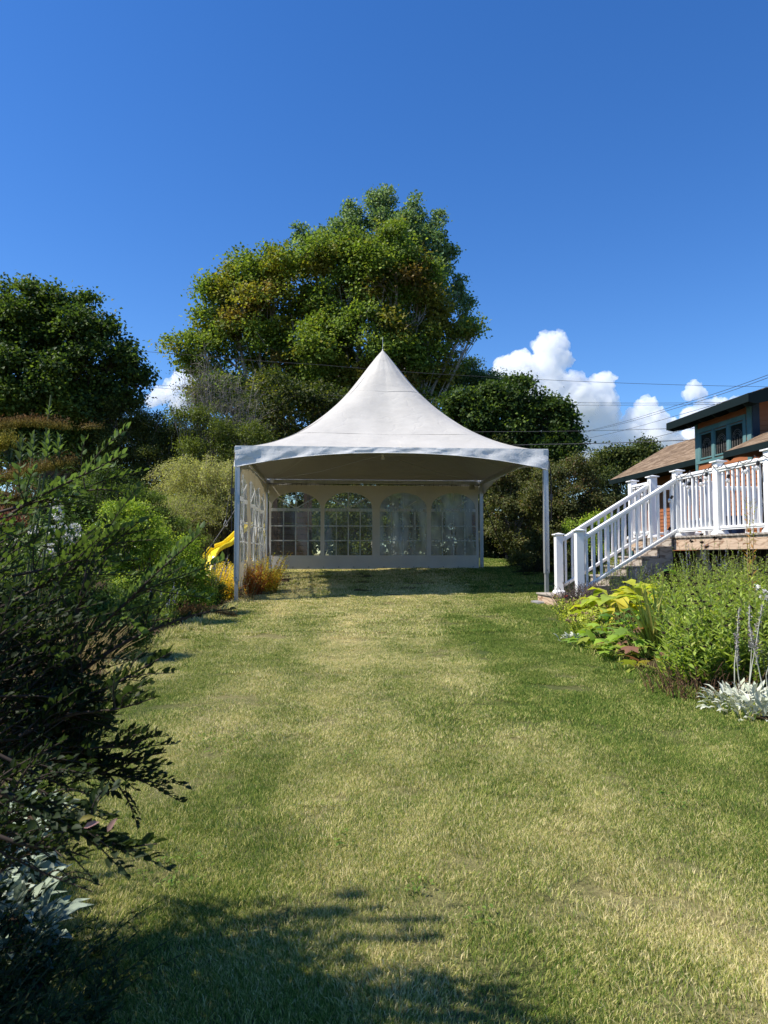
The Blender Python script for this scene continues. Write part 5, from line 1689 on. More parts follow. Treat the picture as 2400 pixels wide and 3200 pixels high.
# what shows through the rear windows
tree('hedge_shrub', 'sunlit green shrub seen through the left-centre rear windows', 'shrub', bxy(1080, 26),
     [(1040,1540,45), (1110,1530,50), (1160,1560,45), (1040,1600,55), (1110,1580,60), (1150,1650,60), (1060,1690,60), (1130,1720,60), (1000,1570,40), (960,1640,30)],
     26, 2000, 9, .085, [((.16, .20, .035), 4), ((.11, .15, .03), 4), ((.26, .28, .05), 2)], trunk_r=.06, seed=33, spread=.13, rough=.3, ratio=.6)
tree('hedge_shrub', 'darker shrub seen through the right rear windows of the tent', 'shrub', bxy(1330, 26),
     [(1220,1535,50), (1320,1535,50), (1430,1540,50), (1220,1580,60), (1300,1600,70), (1390,1590,70), (1470,1600,70), (1260,1690,60), (1350,1700,65), (1450,1700,70), (1240,1640,50), (1200,1735,40), (1280,1740,40), (1360,1740,40), (1440,1740,40), (1500,1740,40)],
     26, 3600, 9, .085, [((.11, .13, .035), 4), ((.07, .09, .026), 4), ((.16, .17, .05), 2)], trunk_r=.06, seed=35, spread=.13, rough=.3, ratio=.6)
tree('hedge_shrub', 'dark shrub at the left rear corner behind the tent side wall', 'shrub', bxy(850, 27),
     [(860,1530,50), (930,1535,50), (990,1540,40), (800,1560,60), (870,1560,60), (940,1580,50), (780,1650,60), (860,1680,60), (930,1700,50), (740,1600,50)],
     27, 1800, 9, .09, [((.05, .07, .02), 4), ((.035, .05, .018), 4), ((.10, .12, .03), 2)], trunk_r=.06, seed=37, spread=.13, rough=.3, ratio=.6)
tree('dogwood_shrub', 'tall reddish-green shrub behind the right rear tent leg', 'shrub', bxy(1600, 23.5),
     [(1545,1500,40), (1600,1490,60), (1580,1580,60), (1640,1600,60), (1560,1650,45), (1660,1480,60), (1620,1700,60), (1560,1560,40), (1700,1550,60), (1680,1660,60)],
     23.5, 3000, 9, .085, DOG, trunk_r=.05, seed=39, spread=.12, rough=.28, ratio=.5, droop=.7)
tree('dogwood_shrub', 'big drooping-leaved shrub with white berries between tent leg and house', 'shrub', bxy(1790, 18.8),
     [(1720,1480,60), (1790,1460,50), (1850,1490,42), (1690,1560,60), (1780,1570,90), (1860,1570,50), (1720,1660,70), (1800,1680,80), (1870,1660,45), (1690,1740,50), (1770,1770,60), (1850,1740,50)],
     18.8, 5000, 9, .072, DOG, trunk_r=.05, seed=41, spread=.10, rough=.28, ratio=.5, droop=.8)
bush('low_shrub', 'low yellowish bush at the foot of the shrub right of the tent', 'shrub', bxy(1628, 20.2),
     [(1615,1748,26), (1640,1742,26), (1632,1765,30), (1600,1765,18)], 20.2, 500, 8, .05, [((.20, .20, .06), 4), ((.13, .14, .04), 3)], seed=43)
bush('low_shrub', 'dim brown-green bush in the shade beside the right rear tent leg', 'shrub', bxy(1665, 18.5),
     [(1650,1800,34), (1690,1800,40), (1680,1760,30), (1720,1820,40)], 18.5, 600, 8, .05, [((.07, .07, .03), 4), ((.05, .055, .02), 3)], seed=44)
bush('low_shrub', 'bright green bush glimpsed through the stair balusters', 'shrub', bxy(1870, 16.5),
     [(1850,1640,38), (1890,1650,36), (1800,1660,26), (1830,1700,44), (1880,1720,40), (1780,1650,18)], 16.5, 700, 8, .055, BRIGHT, seed=45, ratio=.45)
tree('hedge_shrub', 'dark tree glimpsed between the dogwood and the rear house corner', 'shrub', bxy(1930, 32),
     [(1930,1550,50), (1970,1620,60), (1900,1640,60), (1960,1700,60), (1880,1540,50), (2010,1600,60), (1930,1510,30)],
     32, 2000, 9, .11, [((.05, .07, .022), 4), ((.035, .05, .018), 4)], trunk_r=.08, seed=65, spread=.16, rough=.3, ratio=.6)
# far treeline closing the horizon on all sides
def treeline():
    C = []
    n = 15000
    a = RNG.random(n) * 2 * np.pi
    R_ = RNG.uniform(62, 78, n) + 4 * np.sin(a * 9)
    h = 6.5 + 2.0 * np.sin(a * 13) + 1.2 * np.sin(a * 41)
    x, y = R_ * np.sin(a), 10 + R_ * np.cos(a)
    z = gz(x, y) + h * RNG.random(n) ** .7
    P = np.stack([x, y, z], 1)
    P = np.repeat(P, 5, 0) + RNG.normal(size=(n * 5, 3)) * .5
    D = norm(unit(len(P)) + np.array([0, 0, -.2]))
    me = leaf_mesh('far_woods', P, D, norm(unit(len(P)) + np.array([0, 0, .6])), RNG.uniform(.6, 1.2, len(P)), .7, pick(MIXED, len(P)) * RNG.uniform(.6, 1.2, (len(P), 1)))
    tag(link('far_woods', me, M_LEAF), 'distant wood closing the view round the garden', 'woods', kind='stuff')
treeline()

# ================================================================ the pale arching shrub and the left bed
def fountain(name, label, cat, base, n, h, reach, K, leaf, pal, radius, group=None, bark=(.20, .17, .10), ratio=.4, side=(0, 0)):
    """long arching stems that rise and spill over, small leaves all along and short side shoots"""
    bx, by = base; zb = g(bx, by)
    t = thing(name, label, cat, (bx, by, zb), 0, group)
    a = RNG.random(n) * 2 * np.pi
    B = np.stack([bx + radius * np.cos(a) * RNG.random(n), by + radius * np.sin(a) * RNG.random(n), np.full(n, zb)], 1)
    H = RNG.uniform(h[0], h[1], n); Rr = RNG.uniform(reach[0], reach[1], n)
    dx = np.stack([np.cos(a) + side[0], np.sin(a) + side[1]], 1)
    def pos(tt):
        q = B[:, None, :] + 0 * tt[..., None]
        r_ = Rr[:, None] * tt ** 1.35
        q = q + np.stack([dx[:, 0:1] * r_, dx[:, 1:2] * r_, H[:, None] * (1.75 * tt - 1.05 * tt ** 2.6)], -1)
        return q
    m = 9
    tt = np.tile(np.linspace(0, 1, m)[None], (n, 1)); Q = pos(tt)
    cl = np.array(bark) * np.repeat(RNG.uniform(.7, 1.3, (n, 1)), m - 1, 0)
    rel(link('stems', segs_mesh('stems', Q[:, :-1].reshape(-1, 3), Q[:, 1:].reshape(-1, 3), np.tile(np.linspace(.010, .003, m)[:-1], n), np.tile(np.linspace(.010, .003, m)[1:], n), cl, 4), M_BARK), t)
    tl = np.clip(.2 + .8 * RNG.random((n, K)) ** .7, 0, 1)
    P = pos(tl); T = norm(pos(tl + .02) - P)
    P = (P + RNG.normal(size=P.shape) * .055).reshape(-1, 3); T = T.reshape(-1, 3)
    D = norm(T * .7 + unit(len(P)) * .7)
    L_ = leaf * RNG.uniform(.6, 1.3, len(P))
    rel(link('foliage', leaf_mesh('foliage', P, D, norm(unit(len(P)) * .8 + np.array([-.2, -.2, .8])), L_, L_ * ratio, pick(pal, len(P)) * RNG.uniform(.75, 1.2, (len(P), 1))), M_LEAF), t)
    return t
p = bxy(672, 23.0)
fountain('arching_shrub', 'tall domed pale yellow-green arching shrub left of the tent', 'shrub', (p[0], p[1]), 950, (1.9, 4.25), (.5, 1.9), 105, .058, PALE, .8)
p = bxy(505, 20.5)
fountain('arching_shrub', 'lower pale arching shrub spilling left of the bigger one', 'shrub', (p[0], p[1]), 380, (1.2, 2.8), (.5, 1.6), 90, .045, [((.38, .40, .11), 4), ((.26, .30, .08), 4)], .5)
tree('thicket_tree', 'dark thicket filling the gap under the left maple', 'tree', bxy(350, 32),
     [(150,1450,110), (260,1450,110), (380,1420,100), (480,1430,100), (600,1440,90), (700,1440,100), (330,1350,80), (520,1370,60), (780,1460,90), (60,1450,120), (450,1540,100), (250,1560,110), (640,1540,90)],
     32, 4600, 9, .13, [((.055, .08, .02), 5), ((.04, .055, .016), 4), ((.11, .13, .028), 2)], trunk_r=.12, bark=(.2, .17, .14), seed=61, spread=.22, rough=.3, dead=20)
tree('hedge_shrub', 'dark evergreen hedge end between rear tent leg and dogwood', 'shrub', bxy(1530, 27),
     [(1500,1730,40), (1540,1740,40), (1590,1730,45), (1640,1700,50), (1500,1690,40), (1500,1560,60), (1560,1500,60), (1520,1680,60), (1600,1640,70), (1680,1560,90), (1480,1620,40), (1720,1680,80), (1620,1740,50), (1540,1420,60)],
     27, 3600, 9, .09, [((.045, .06, .02), 4), ((.03, .045, .015), 4), ((.09, .10, .03), 1)], trunk_r=.06, seed=63, spread=.13, rough=.3, ratio=.6)
bush('dense_shrub', 'dense dark green shrub behind the foreground branches at left', 'shrub', bxy(250, 13.0),
     [(180,1600,90), (300,1560,80), (120,1500,80), (260,1650,100), (380,1600,70), (60,1620,110), (350,1500,50), (420,1540,40), (180,1740,120), (340,1740,90)],
     13, 4200, 9, .05, [((.055, .095, .022), 4), ((.035, .062, .016), 4), ((.10, .15, .03), 2)], spread=.08, seed=51, ratio=.42, rough=.3)
bush('leafy_shrub', 'bright green shrub in the bed midway along the left lawn edge', 'shrub', bxy(560, 11.8),
     [(520,1720,50), (570,1710,36), (470,1680,46), (600,1760,32), (560,1790,60), (625,1810,30), (490,1790,55), (600,1860,50), (540,1870,55), (640,1870,30)],
     11.8, 4200, 9, .042, BRIGHT, spread=.07, seed=53, ratio=.42, rough=.3)
bush('leafy_shrub', 'yellow-green leafy shrub left of the bright bed shrub', 'shrub', bxy(430, 10.8),
     [(400,1620,45), (450,1640,50), (360,1680,60), (430,1720,60), (350,1600,34), (480,1700,40), (400,1800,70), (330,1780,60), (470,1850,60), (420,1900,60)],
     10.8, 3600, 9, .045, [((.28, .38, .05), 4), ((.18, .27, .035), 4), ((.42, .48, .07), 2)], spread=.07, seed=55, ratio=.42, rough=.3)
bush('leafy_shrub', 'shaded green bed plants nearest the lawn edge behind the branches', 'shrub', bxy(360, 8.2),
     [(400,1930,50), (450,1960,40), (330,1900,60), (350,1990,60), (270,1960,60), (280,2040,55), (420,2000,36), (220,1880,50)],
     8.2, 2600, 9, .04, [((.11, .17, .035), 4), ((.07, .12, .026), 4)], spread=.06, seed=57, ratio=.42, rough=.3)
bush('leafy_shrub', 'low green bush at the foot of the left front tent leg', 'shrub', bxy(655, 13.4),
     [(650,1840,34), (690,1850,26), (630,1870,34), (670,1880,26)], 13.4, 900, 9, .035, [((.08, .14, .025), 4), ((.06, .10, .02), 4)], spread=.05, seed=59)
YEL = [((.80, .60, .05), 5), ((.60, .48, .06), 3), ((.75, .40, .05), 1)]
for i, (px, Y, hh, lab) in enumerate(((683, 14.3, .78, 'golden yellow perennial clump below the slide'), (716, 14.0, .72, 'golden yellow clump just left of the tent leg'), (700, 15.0, .82, 'yellow autumn clump behind the other two'))):
    stem_clump('yellow_perennial', lab, 'plant', bxy(px, Y), 56, (hh * .5, hh), .25, .10, 26, .085, .38, YEL, (.45, .36, .08), .0035, .16, 'yellow autumn perennials by the tent leg', tops=('spike', .25, .02, (.30, .12, .06)))
stem_clump('orange_perennial', 'orange and yellow autumn clump inside the tent corner', 'plant', bxy(826, 15.1), 100, (.4, .95), .4, .14, 28, .085, .40,
           [((.78, .58, .07), 5), ((.70, .38, .05), 2), ((.48, .18, .04), 1), ((.62, .62, .09), 4)], (.40, .26, .07), .003, .26)
stem_clump('orange_perennial', 'small rusty orange clump against the tent side wall', 'plant', bxy(795, 14.8), 60, (.35, .72), .3, .12, 24, .08, .38,
           [((.50, .20, .035), 3), ((.34, .10, .03), 3), ((.45, .30, .05), 2)], (.28, .10, .05), .0035, .16)
stem_clump('vine_plant', 'straggly pale-leaved plant climbing at the tent leg foot', 'plant', bxy(770, 13.9), 18, (.3, .62), .5, .2, 12, .05, .5,
           [((.26, .27, .10), 3), ((.15, .17, .06), 3)], (.22, .17, .09), .003, .18)
PUR = (.30, .28, .50)
for (px, Y, lab) in ((655, 13.2, 'purple-blue flower stems beside the slide'), (672, 13.6, 'purple flower stems before the yellow clumps'), (445, 9.6, 'pale purple flower spikes in the left bed'), (520, 10.2, 'lilac flower spikes nearer the bed shrub')):
    stem_clump('purple_flower', lab, 'flower', bxy(px, Y), 16, (.75, 1.05) if Y > 12 else (.55, .85), .2, .08, 14, .05, .3, BRIGHT, (.12, .15, .05), .003, .14, 'purple flowering stems in the left bed', tops=('spike', .45, .017, PUR))
stem_clump('dry_grass_clump', 'dry straw-coloured grass clump behind the near branches', 'plant', bxy(190, 6.6), 420, (.35, .75), .6, .22, 0, .05, .3, MIXED, (.40, .30, .13), .0022, .32)
stem_clump('dry_grass_clump', 'reddish brown dead stems low behind the near shrub', 'plant', bxy(130, 5.2), 300, (.2, .5), .6, .25, 4, .03, .3, [((.22, .10, .04), 1)], (.25, .13, .06), .0022, .30)
bush('leafy_shrub', 'broad dark green shrub at the left edge below the white flowers', 'shrub', bxy(120, 9.0),
     [(60,1800,80), (160,1820,80), (260,1830,70), (20,1900,90), (130,1920,90), (240,1920,70), (320,1850,50), (-60,1820,90), (90,1990,70), (0,2000,70), (60,1740,50)],
     9.0, 3800, 9, .042, [((.09, .15, .03), 4), ((.055, .095, .022), 4), ((.16, .22, .04), 2)], spread=.06, seed=67, ratio=.42, rough=.3)
bush('leafy_shrub', 'mid-green shrub between the bright bed shrub and the arching shrub', 'shrub', bxy(400, 15.5),
     [(400,1560,50), (460,1590,45), (340,1560,50), (500,1620,40), (430,1640,50), (350,1620,50), (560,1650,34), (600,1690,30), (290,1540,50)],
     15.5, 3000, 9, .05, [((.12, .18, .035), 4), ((.08, .125, .028), 4), ((.20, .26, .045), 2)], spread=.08, seed=69, ratio=.42, rough=.3)
# white blossoms
def blossoms(px, py, Y, n, label, r=.22):
    c = at(px, py, Y); t = thing('white_flower_bush', label, 'flower bush', (c.x, c.y, g(c.x, c.y)))
    H = np.array([[c.x + random.gauss(0, r), c.y + random.gauss(0, r * .6), c.z + random.gauss(0, r * .45)] for _ in range(n)])
    P = np.repeat(H, 70, 0) ; U = unit(len(P)); P = P + U * .045
    rel(link('blossoms', leaf_mesh('blossoms', P, norm(U + unit(len(P)) * .5), U, .028, .024, np.array([.72, .72, .68]) * RNG.uniform(.75, 1.1, (len(P), 1))), M_PETAL), t)
    b0 = np.array([c.x, c.y, g(c.x, c.y)])
    S = ([], [], [], [])
    for h_ in H: add_path(S, limb_path(b0 + RNG.normal(size=3) * [.1, .1, 0], h_, 4, .02), .006, .003)
    rel(link('stems', segs_mesh('stems', *S, np.array([.10, .12, .04]), 4), M_BARK), t)
    C = np.repeat(H, 14, 0) + RNG.normal(size=(n * 14, 3)) * [.16, .12, .16] - [0, 0, .12]
    P, D, Nn, Lf, Wf = sprigs(C, unit(len(C)), 3, .05, .07, .5)
    rel(link('foliage', leaf_mesh('foliage', P, D, Nn, Lf, Wf, pick(DARK, len(P)) * 1.4), M_LEAF), t)
blossoms(150, 1660, 8.0, 12, 'white flowering bush glimpsed through the near branches', .24)
blossoms(205, 1680, 8.1, 5, 'small white flower heads right of the white flowering bush', .12)
blossoms(130, 1722, 7.8, 5, 'low white flower heads under the flowering bush', .14)

# ================================================================ RIGHT BED
def rp(px, py): 
    p = gat(px, py); return (p.x, p.y)
def broad_leaves(name, label, cat, base, n, R, h, leaf, pal, shape, ratio, seedy=0, tilt=.5, group=None, stem=(.25, .22, .08), part='leaf'):
    """a mound of broad leaves, every leaf its own piece on its own stalk"""
    bx, by = base; zb = g(bx, by)
    t = thing(name, label, cat, (bx, by, zb), 0, group)
    S = ([], [], [], [])
    for i in range(n):
        r = R * math.sqrt((i + .5) / n); a = i * 2.399 + random.uniform(-.3, .3)
        u = np.array([math.cos(a), math.sin(a), 0])
        z = h * (1 - .75 * (r / R) ** 2) * random.uniform(.75, 1.1)
        hd = np.array([bx, by, zb]) + u * r * .75 + np.array([0, 0, z])
        hd[2] = max(hd[2], g(hd[0], hd[1]) + .03)
        L = leaf * random.uniform(.7, 1.2)
        D = norm((u + RNG.normal(size=3) * .25 + np.array([0, 0, .25 - tilt * (r / R)]))[None])
        Nn = norm((np.array([0, 0, 1.0]) + u * .35 + RNG.normal(size=3) * .22)[None])
        c = pick(pal, 1) * random.uniform(.85, 1.15)
        me = leaf_mesh('leaf', hd[None] - np.array([bx, by, zb]), D, Nn, np.array([L]), np.array([L * ratio]), c, fold=.10, shape=shape, curl=.35)
        if shape == 'maple' or shape == 'oval':     # veins drawn by a darker/lighter tone at the centre line
            cd = np.empty(len(me.vertices) * 4, np.float32); me.attributes['col'].data.foreach_get('color', cd); cd = cd.reshape(-1, 4)
            cd[:, :3] *= RNG.uniform(.85, 1.15, (len(cd), 1)); me.attributes['col'].data.foreach_set('color', cd.ravel())
        link(part, me, M_LEAF, t)
        p = limb_path(np.array([bx + random.gauss(0, R * .12), by + random.gauss(0, R * .12), zb]), hd, 3, .006)
        add_path(S, p, .005, .003)
    rel(link('stalks', segs_mesh('stalks', *S, np.array(stem), 4), M_BARK), t)
    return t
LIME = [((.30, .42, .045), 5), ((.22, .36, .05), 4), ((.42, .48, .06), 2)]
GOLD = [((.52, .54, .06), 5), ((.40, .48, .06), 4), ((.60, .52, .06), 2), ((.30, .38, .06), 2)]
HEU = [((.27, .40, .05), 5), ((.20, .32, .05), 4), ((.36, .42, .06), 3), ((.26, .13, .09), 1)]
HEUR = [((.28, .12, .10), 3), ((.36, .30, .08), 3), ((.30, .34, .06), 2)]
GRN = [((.10, .20, .035), 5), ((.14, .26, .045), 4)]
broad_leaves('hosta', 'golden yellow hosta mound below the stairs', 'plant', rp(1915, 1965), 52, .52, .50, .28, GOLD, 'oval', .72)
broad_leaves('hosta', 'second golden hosta mound behind the sword-leaved plant', 'plant', rp(2010, 1945), 52, .52, .52, .28, GOLD, 'oval', .72)
broad_leaves('hosta', 'golden hosta right of the sword-leaved plant near the tall perennials', 'plant', rp(2085, 1975), 26, .36, .50, .24, GOLD, 'oval', .7)
broad_leaves('coral_bells', 'lime green lobed-leaf clump at the lawn edge', 'plant', rp(1895, 2020), 40, .42, .28, .22, HEU, 'maple', 1.05)
broad_leaves('coral_bells', 'larger lime lobed-leaf clump before the sword-leaved plant', 'plant', rp(1980, 2055), 46, .46, .30, .22, HEU, 'maple', 1.05)
broad_leaves('coral_bells', 'reddish purple lobed leaves low at the bed edge', 'plant', rp(2035, 2105), 12, .22, .18, .20, HEUR, 'maple', 1.05)
broad_leaves('coral_bells', 'lime lobed leaves tucked under the sword-leaved plant', 'plant', rp(2050, 2045), 26, .30, .30, .20, HEU, 'maple', 1.05)
broad_leaves('squash_plant', 'green broad leaves between hosta and coral bells', 'plant', rp(1945, 2000), 40, .36, .36, .16, GRN, 'oval', .7)
broad_leaves('catalpa_seedling', 'single big heart-leaved stem standing before the dark under-deck', 'plant', rp(2070, 1990), 4, .10, .92, .16, GRN, 'oval', .95)
stem_clump('sedum', 'yellow-green sedum with pinkish buds at the bed tip', 'plant', rp(1818, 1950), 150, (.2, .42), .4, .12, 18, .055, .66, [((.55, .58, .10), 4), ((.42, .50, .08), 3)], (.30, .34, .08), .006, .27, tops=('head', .4, .03, (.42, .30, .18)))
stem_clump('sedum', 'yellow-green sedum nearer the lawn with pinkish buds', 'plant', rp(1845, 1990), 110, (.16, .34), .4, .12, 18, .055, .66, [((.55, .58, .10), 4), ((.42, .50, .08), 3)], (.30, .34, .08), .006, .22, tops=('head', .3, .03, (.42, .30, .18)))
stem_clump('basil_plant', 'dark purplish herb bush hiding the stair post foot', 'plant', rp(1800, 1925), 150, (.3, .56), .4, .12, 22, .04, .55, [((.10, .08, .07), 4), ((.07, .08, .04), 3), ((.16, .11, .10), 2)], (.12, .08, .07), .003, .24, tops=('spike', .8, .012, (.20, .14, .15)))
stem_clump('basil_plant', 'dark herb clump right of the stair foot', 'plant', rp(1860, 1922), 150, (.3, .55), .4, .12, 22, .04, .55, [((.09, .09, .06), 4), ((.07, .09, .04), 3)], (.12, .09, .07), .003, .28, tops=('spike', .8, .012, (.20, .15, .16)))
BLUE = (.30, .27, .55)
for (px, py, lab, cl_) in ((1905, 1900, 'green stems with small lilac spikes before the stair side', BRIGHT), (1960, 1905, 'lilac-spiked stems below the middle steps', BRIGHT), (2015, 1905, 'lilac-spiked stems before the dark under-deck', MIXED), (2240, 1950, 'blue-flowered stems under the fascia board', MIXED), (2330, 1960, 'tall blue-flowered stems near the deck corner', MIXED), (2180, 1940, 'leafy stems with blue spikes right of the stairs', BRIGHT)):
    hh = (.55, .85) if px < 2100 else (.85, 1.2)
    stem_clump('salvia_clump', lab, 'flower', rp(px, py), 34, hh, .2, .07, 22, .05, .34, cl_, (.13, .16, .06), .003, .24, 'blue and lilac flower spikes in the right bed', tops=('spike', .35, .013, BLUE))
# sword-leaved plant
def sword(base, n, h, label):
    bx, by = base; zb = g(bx, by); t = thing('iris_plant', label, 'plant', (bx, by, zb))
    for i in range(n):
        a = random.random() * 6.283; r = random.random() ** .7
        D = np.array([[math.cos(a) * .42 * r - .10, math.sin(a) * .42 * r, 1.0]])
        Nn = np.array([[math.cos(a + 1.57 * random.choice((0, 1, 1))), math.sin(a + 1.2), .1]])
        L = random.uniform(*h); 
        c = pick([((.13, .19, .045), 5), ((.20, .24, .05), 3), ((.42, .38, .10), 1)], 1)
        me = leaf_mesh('blade', np.array([[random.gauss(0, .06), random.gauss(0, .05), 0]]), D, Nn, np.array([L]), np.array([random.uniform(.016, .028)]), c, shape='blade', curl=.12 + .4 * r * random.random())
        link('blade', me, M_LEAF, t)
sword(rp(2055, 2062), 85, (.55, 1.05), 'tall sword-leaved plant rising from the lime leaves')
sword(rp(2088, 2045), 30, (.55, .95), 'smaller fan of sword leaves beside the tall perennials')

# tall perennials at the right
TALLC = [((.24, .33, .055), 5), ((.32, .41, .07), 4), ((.15, .23, .04), 3), ((.46, .48, .14), 1)]
tall = [(2165, 2035, .9), (2190, 2000, .95), (2175, 2100, .8), (2200, 2060, .95), (2240, 2010, 1.05), (2210, 2120, .85), (2265, 2080, .95), (2300, 2030, 1.1), (2290, 2130, .85), (2345, 2080, 1.0), (2370, 2030, 1.15), (2375, 2130, .95), (2195, 2150, .62), (2240, 2150, .75), (2330, 2160, .8), (2420, 2080, 1.1), (2430, 2160, .95), (2180, 1965, 1.0), (2280, 1975, 1.1), (2380, 1975, 1.15), (2130, 1975, .95), (2460, 2000, 1.15)]
where = ['beside the sword leaves', 'behind the first clump', 'at the bed front', 'in the middle of the bed', 'under the deck rail posts', 'at the bed front centre', 'right of centre', 'before the fascia joint', 'behind the silver plant', 'above the silver plant', 'under the third rail post', 'rising over the silver leaves', 'lowest at the bed corner', 'over the bare stems', 'left of the tall woolly spikes', 'cut by the right picture edge', 'nearest, at the right edge', 'under the second rail post', 'reaching the fascia board', 'tall against the dark under-deck', 'behind the sword leaves', 'farthest right by the deck']
for (px, py, h), w in zip(tall, where):
    stem_clump('tall_perennial', 'tall green perennial clump with dark seed heads ' + w, 'plant', rp(px, py), 58 if py < 2060 else 46, (h * .5, h * .98), .2, .09, 28 if py < 2060 else 22, .11 if py < 2060 else .15, .27 if py < 2060 else .32, TALLC, (.19, .20, .07), .0035, .30,
               'tall perennials with dark seed heads in the right bed', tops=('head', .26, .022, (.06, .042, .03)), taper=.62, droop=.3, t0=.22)
stem_clump('dead_stems', 'brown withered lower stems along the bed front', 'plant', rp(2170, 2160), 110, (.12, .34), .4, .18, 6, .04, .3, [((.20, .12, .06), 1)], (.16, .09, .055), .003, .36, ell=(1.4, .7))
stem_clump('dead_stems', 'brown withered stems left of the silver-leaved plant', 'plant', rp(2250, 2180), 110, (.10, .30), .4, .18, 6, .04, .3, [((.20, .12, .06), 1)], (.16, .09, .055), .003, .34, ell=(1.4, .7))
stem_clump('fall_goldenrod', 'lone tall stem with yellow-orange leaves before the fascia', 'plant', rp(2352, 2060), 3, (1.65, 1.8), .02, .02, 46, .11, .22, [((.42, .40, .08), 3), ((.50, .24, .07), 2)], (.30, .22, .10), .005, .04)
stem_clump('coneflower', 'white daisy-like flowers among the right perennials', 'flower', rp(2330, 2135), 4, (.72, .9), .2, .1, 10, .08, .28, TALLC, (.2, .22, .08), .004, .14, tops=('head', 1, .04, (.75, .74, .66)))
stem_clump('coneflower', 'lone dark coneflower heads on long stems before the beam', 'flower', rp(2205, 1985), 6, (1.15, 1.3), .12, .08, 8, .08, .28, TALLC, (.2, .2, .08), .004, .12, tops=('head', 1, .035, (.06, .04, .03)))
for (px, py, lab) in ((1822, 1955, 'yellow-lime sedum mound at the bed tip'), (1850, 1985, 'yellow-lime sedum mound behind the silver leaves')):
    broad_leaves('sedum', lab, 'plant', rp(px, py), 110, .26, .34, .075, [((.55, .58, .10), 4), ((.42, .50, .08), 3)], 'oval', .66)
# silver woolly plants
SILV = [((.58, .60, .47), 4), ((.46, .50, .37), 3), ((.66, .67, .55), 2)]
def lambs_ear(base, n, R, h, leaf, label, spikes=0, sh=(.5, .8), pal=SILV):
    bx, by = base; zb = g(bx, by); t = thing('lambs_ear', label, 'plant', (bx, by, zb), 0, 'silver woolly-leaved plants')
    for i in range(n):
        r = R * math.sqrt(random.random()); a = random.random() * 6.283
        u = np.array([math.cos(a), math.sin(a), 0])
        p0 = np.array([u[0] * r, u[1] * r, 0.0]); p0[2] = g(bx + p0[0], by + p0[1]) - zb + h * random.random() * (1 - .5 * r / R)
        D = norm((u * .75 + RNG.normal(size=3) * .4 + np.array([0, 0, .62]))[None])
        L = leaf * random.uniform(.65, 1.25)
        me = leaf_mesh('leaf', p0[None], D, norm((np.array([0, 0, 1.]) - u * .5 + RNG.normal(size=3) * .25)[None]), np.array([L]), np.array([L * .34]), pick(pal, 1) * random.uniform(.85, 1.1), fold=.22, shape='oval', curl=.25)
        link('leaf', me, M_FUZZ, t)
    if spikes:
        n = spikes; S = ([], [], [], []); PP = []; 
        for i in range(n):
            b_ = np.array([bx + abs(random.gauss(0, R * .5)), by + abs(random.gauss(0, R * .6)), zb]); H = random.uniform(*sh)
            e_ = b_ + np.array([random.gauss(0, .06), random.gauss(0, .05), H]); p = limb_path(b_, e_, 5, .008); add_path(S, p, .005, .004)
            for k in range(130):
                f = .55 + .45 * random.random(); q = b_ + (e_ - b_) * f; PP.append(q + RNG.normal(size=3) * [.007, .007, .004])
        rel(link('flower_stalks', segs_mesh('flower_stalks', *S, np.array([.42, .42, .33]), 5), M_BARK), t)['kind'] = 'stuff'
        P = np.array(PP); U = unit(len(P)); U[:, 2] += .3
        rel(link('flower_spikes', leaf_mesh('flower_spikes', P, norm(U), unit(len(P)), .016, .010, pick([((.34, .30, .30), 3), ((.45, .42, .38), 2), ((.25, .20, .19), 2)], len(P))), M_FUZZ), t)['kind'] = 'stuff'
lambs_ear(rp(2350, 2225), 230, .33, .16, .10, 'silver woolly plant at the right bed edge with tall grey spikes', 5, (.55, .85))
lambs_ear(rp(2410, 2245), 130, .26, .14, .10, 'silver woolly plant cut by the right picture edge', 2, (.6, .9))
lambs_ear(rp(2285, 2200), 40, .15, .08, .10, 'small silver woolly offshoot left of the bigger one')
lambs_ear(rp(1800, 2010), 36, .22, .10, .10, 'silver leaved plant at the bed tip below the sedum')
stem_clump('zinnia', 'single red flower beside the stair foot', 'flower', rp(1778, 1925), 3, (.26, .32), .1, .05, 8, .05, .4, GRN, (.12, .16, .05), .003, .04, tops=('head', .7, .035, (.62, .035, .02)))
# flat stepping stone
sp = gat(1702, 1886)
mb = MB(); pts = []
for k in range(14):
    a = 2 * math.pi * k / 14; r = 1 + .13 * math.sin(3 * a + 1) + .07 * math.sin(5 * a)
    pts.append((sp.x + .23 * r * math.cos(a), sp.y + .20 * r * math.sin(a)))
mb.prism(pts, 2, g(sp.x, sp.y) - .05, g(sp.x, sp.y) + .045)
o = mb.build('stepping_stone', M_STONE, bevel=.012); tag(o, 'flat grey stepping stone in the grass before the stairs', 'stone')

# ================================================================ PLAYSET behind the left wall, with its yellow slide
M_YEL = mat('yellow_plastic', (.80, .62, .02), .35, .45, var=.06)
M_PWOOD = mat('brown_play_wood', (.10, .065, .045), .8, .15, var=.3, scale=6, stretch=(6, 6, 1), bump=.3)
ps = thing('playset', 'dark wooden playset with yellow slide behind the tent left wall', 'playset', (-3.3, 22.3, g(-3.3, 22.3)))
z0 = g(-3.3, 22.3)
for (x, y) in ((-.85, -.6), (.9, -.6), (-.85, .7), (.9, .7)):
    mb = MB(); mb.box((x - .06, y - .06, -.1), (x + .06, y + .06, 2.75)); mb.build('post', M_PWOOD, ps)
for k in range(7):
    mb = MB(); mb.box((-.95 + k * .28, -.66, 1.15), (-.95 + k * .28 + .26, .76, 1.18)); mb.build('deck_plank', M_PWOOD, ps)
for k in range(9):
    mb = MB(); mb.box((-.92, -.700, .18 + k * .17), (1.0, -.672, .18 + k * .17 + .155)); mb.build('panel_board', M_PWOOD, ps)
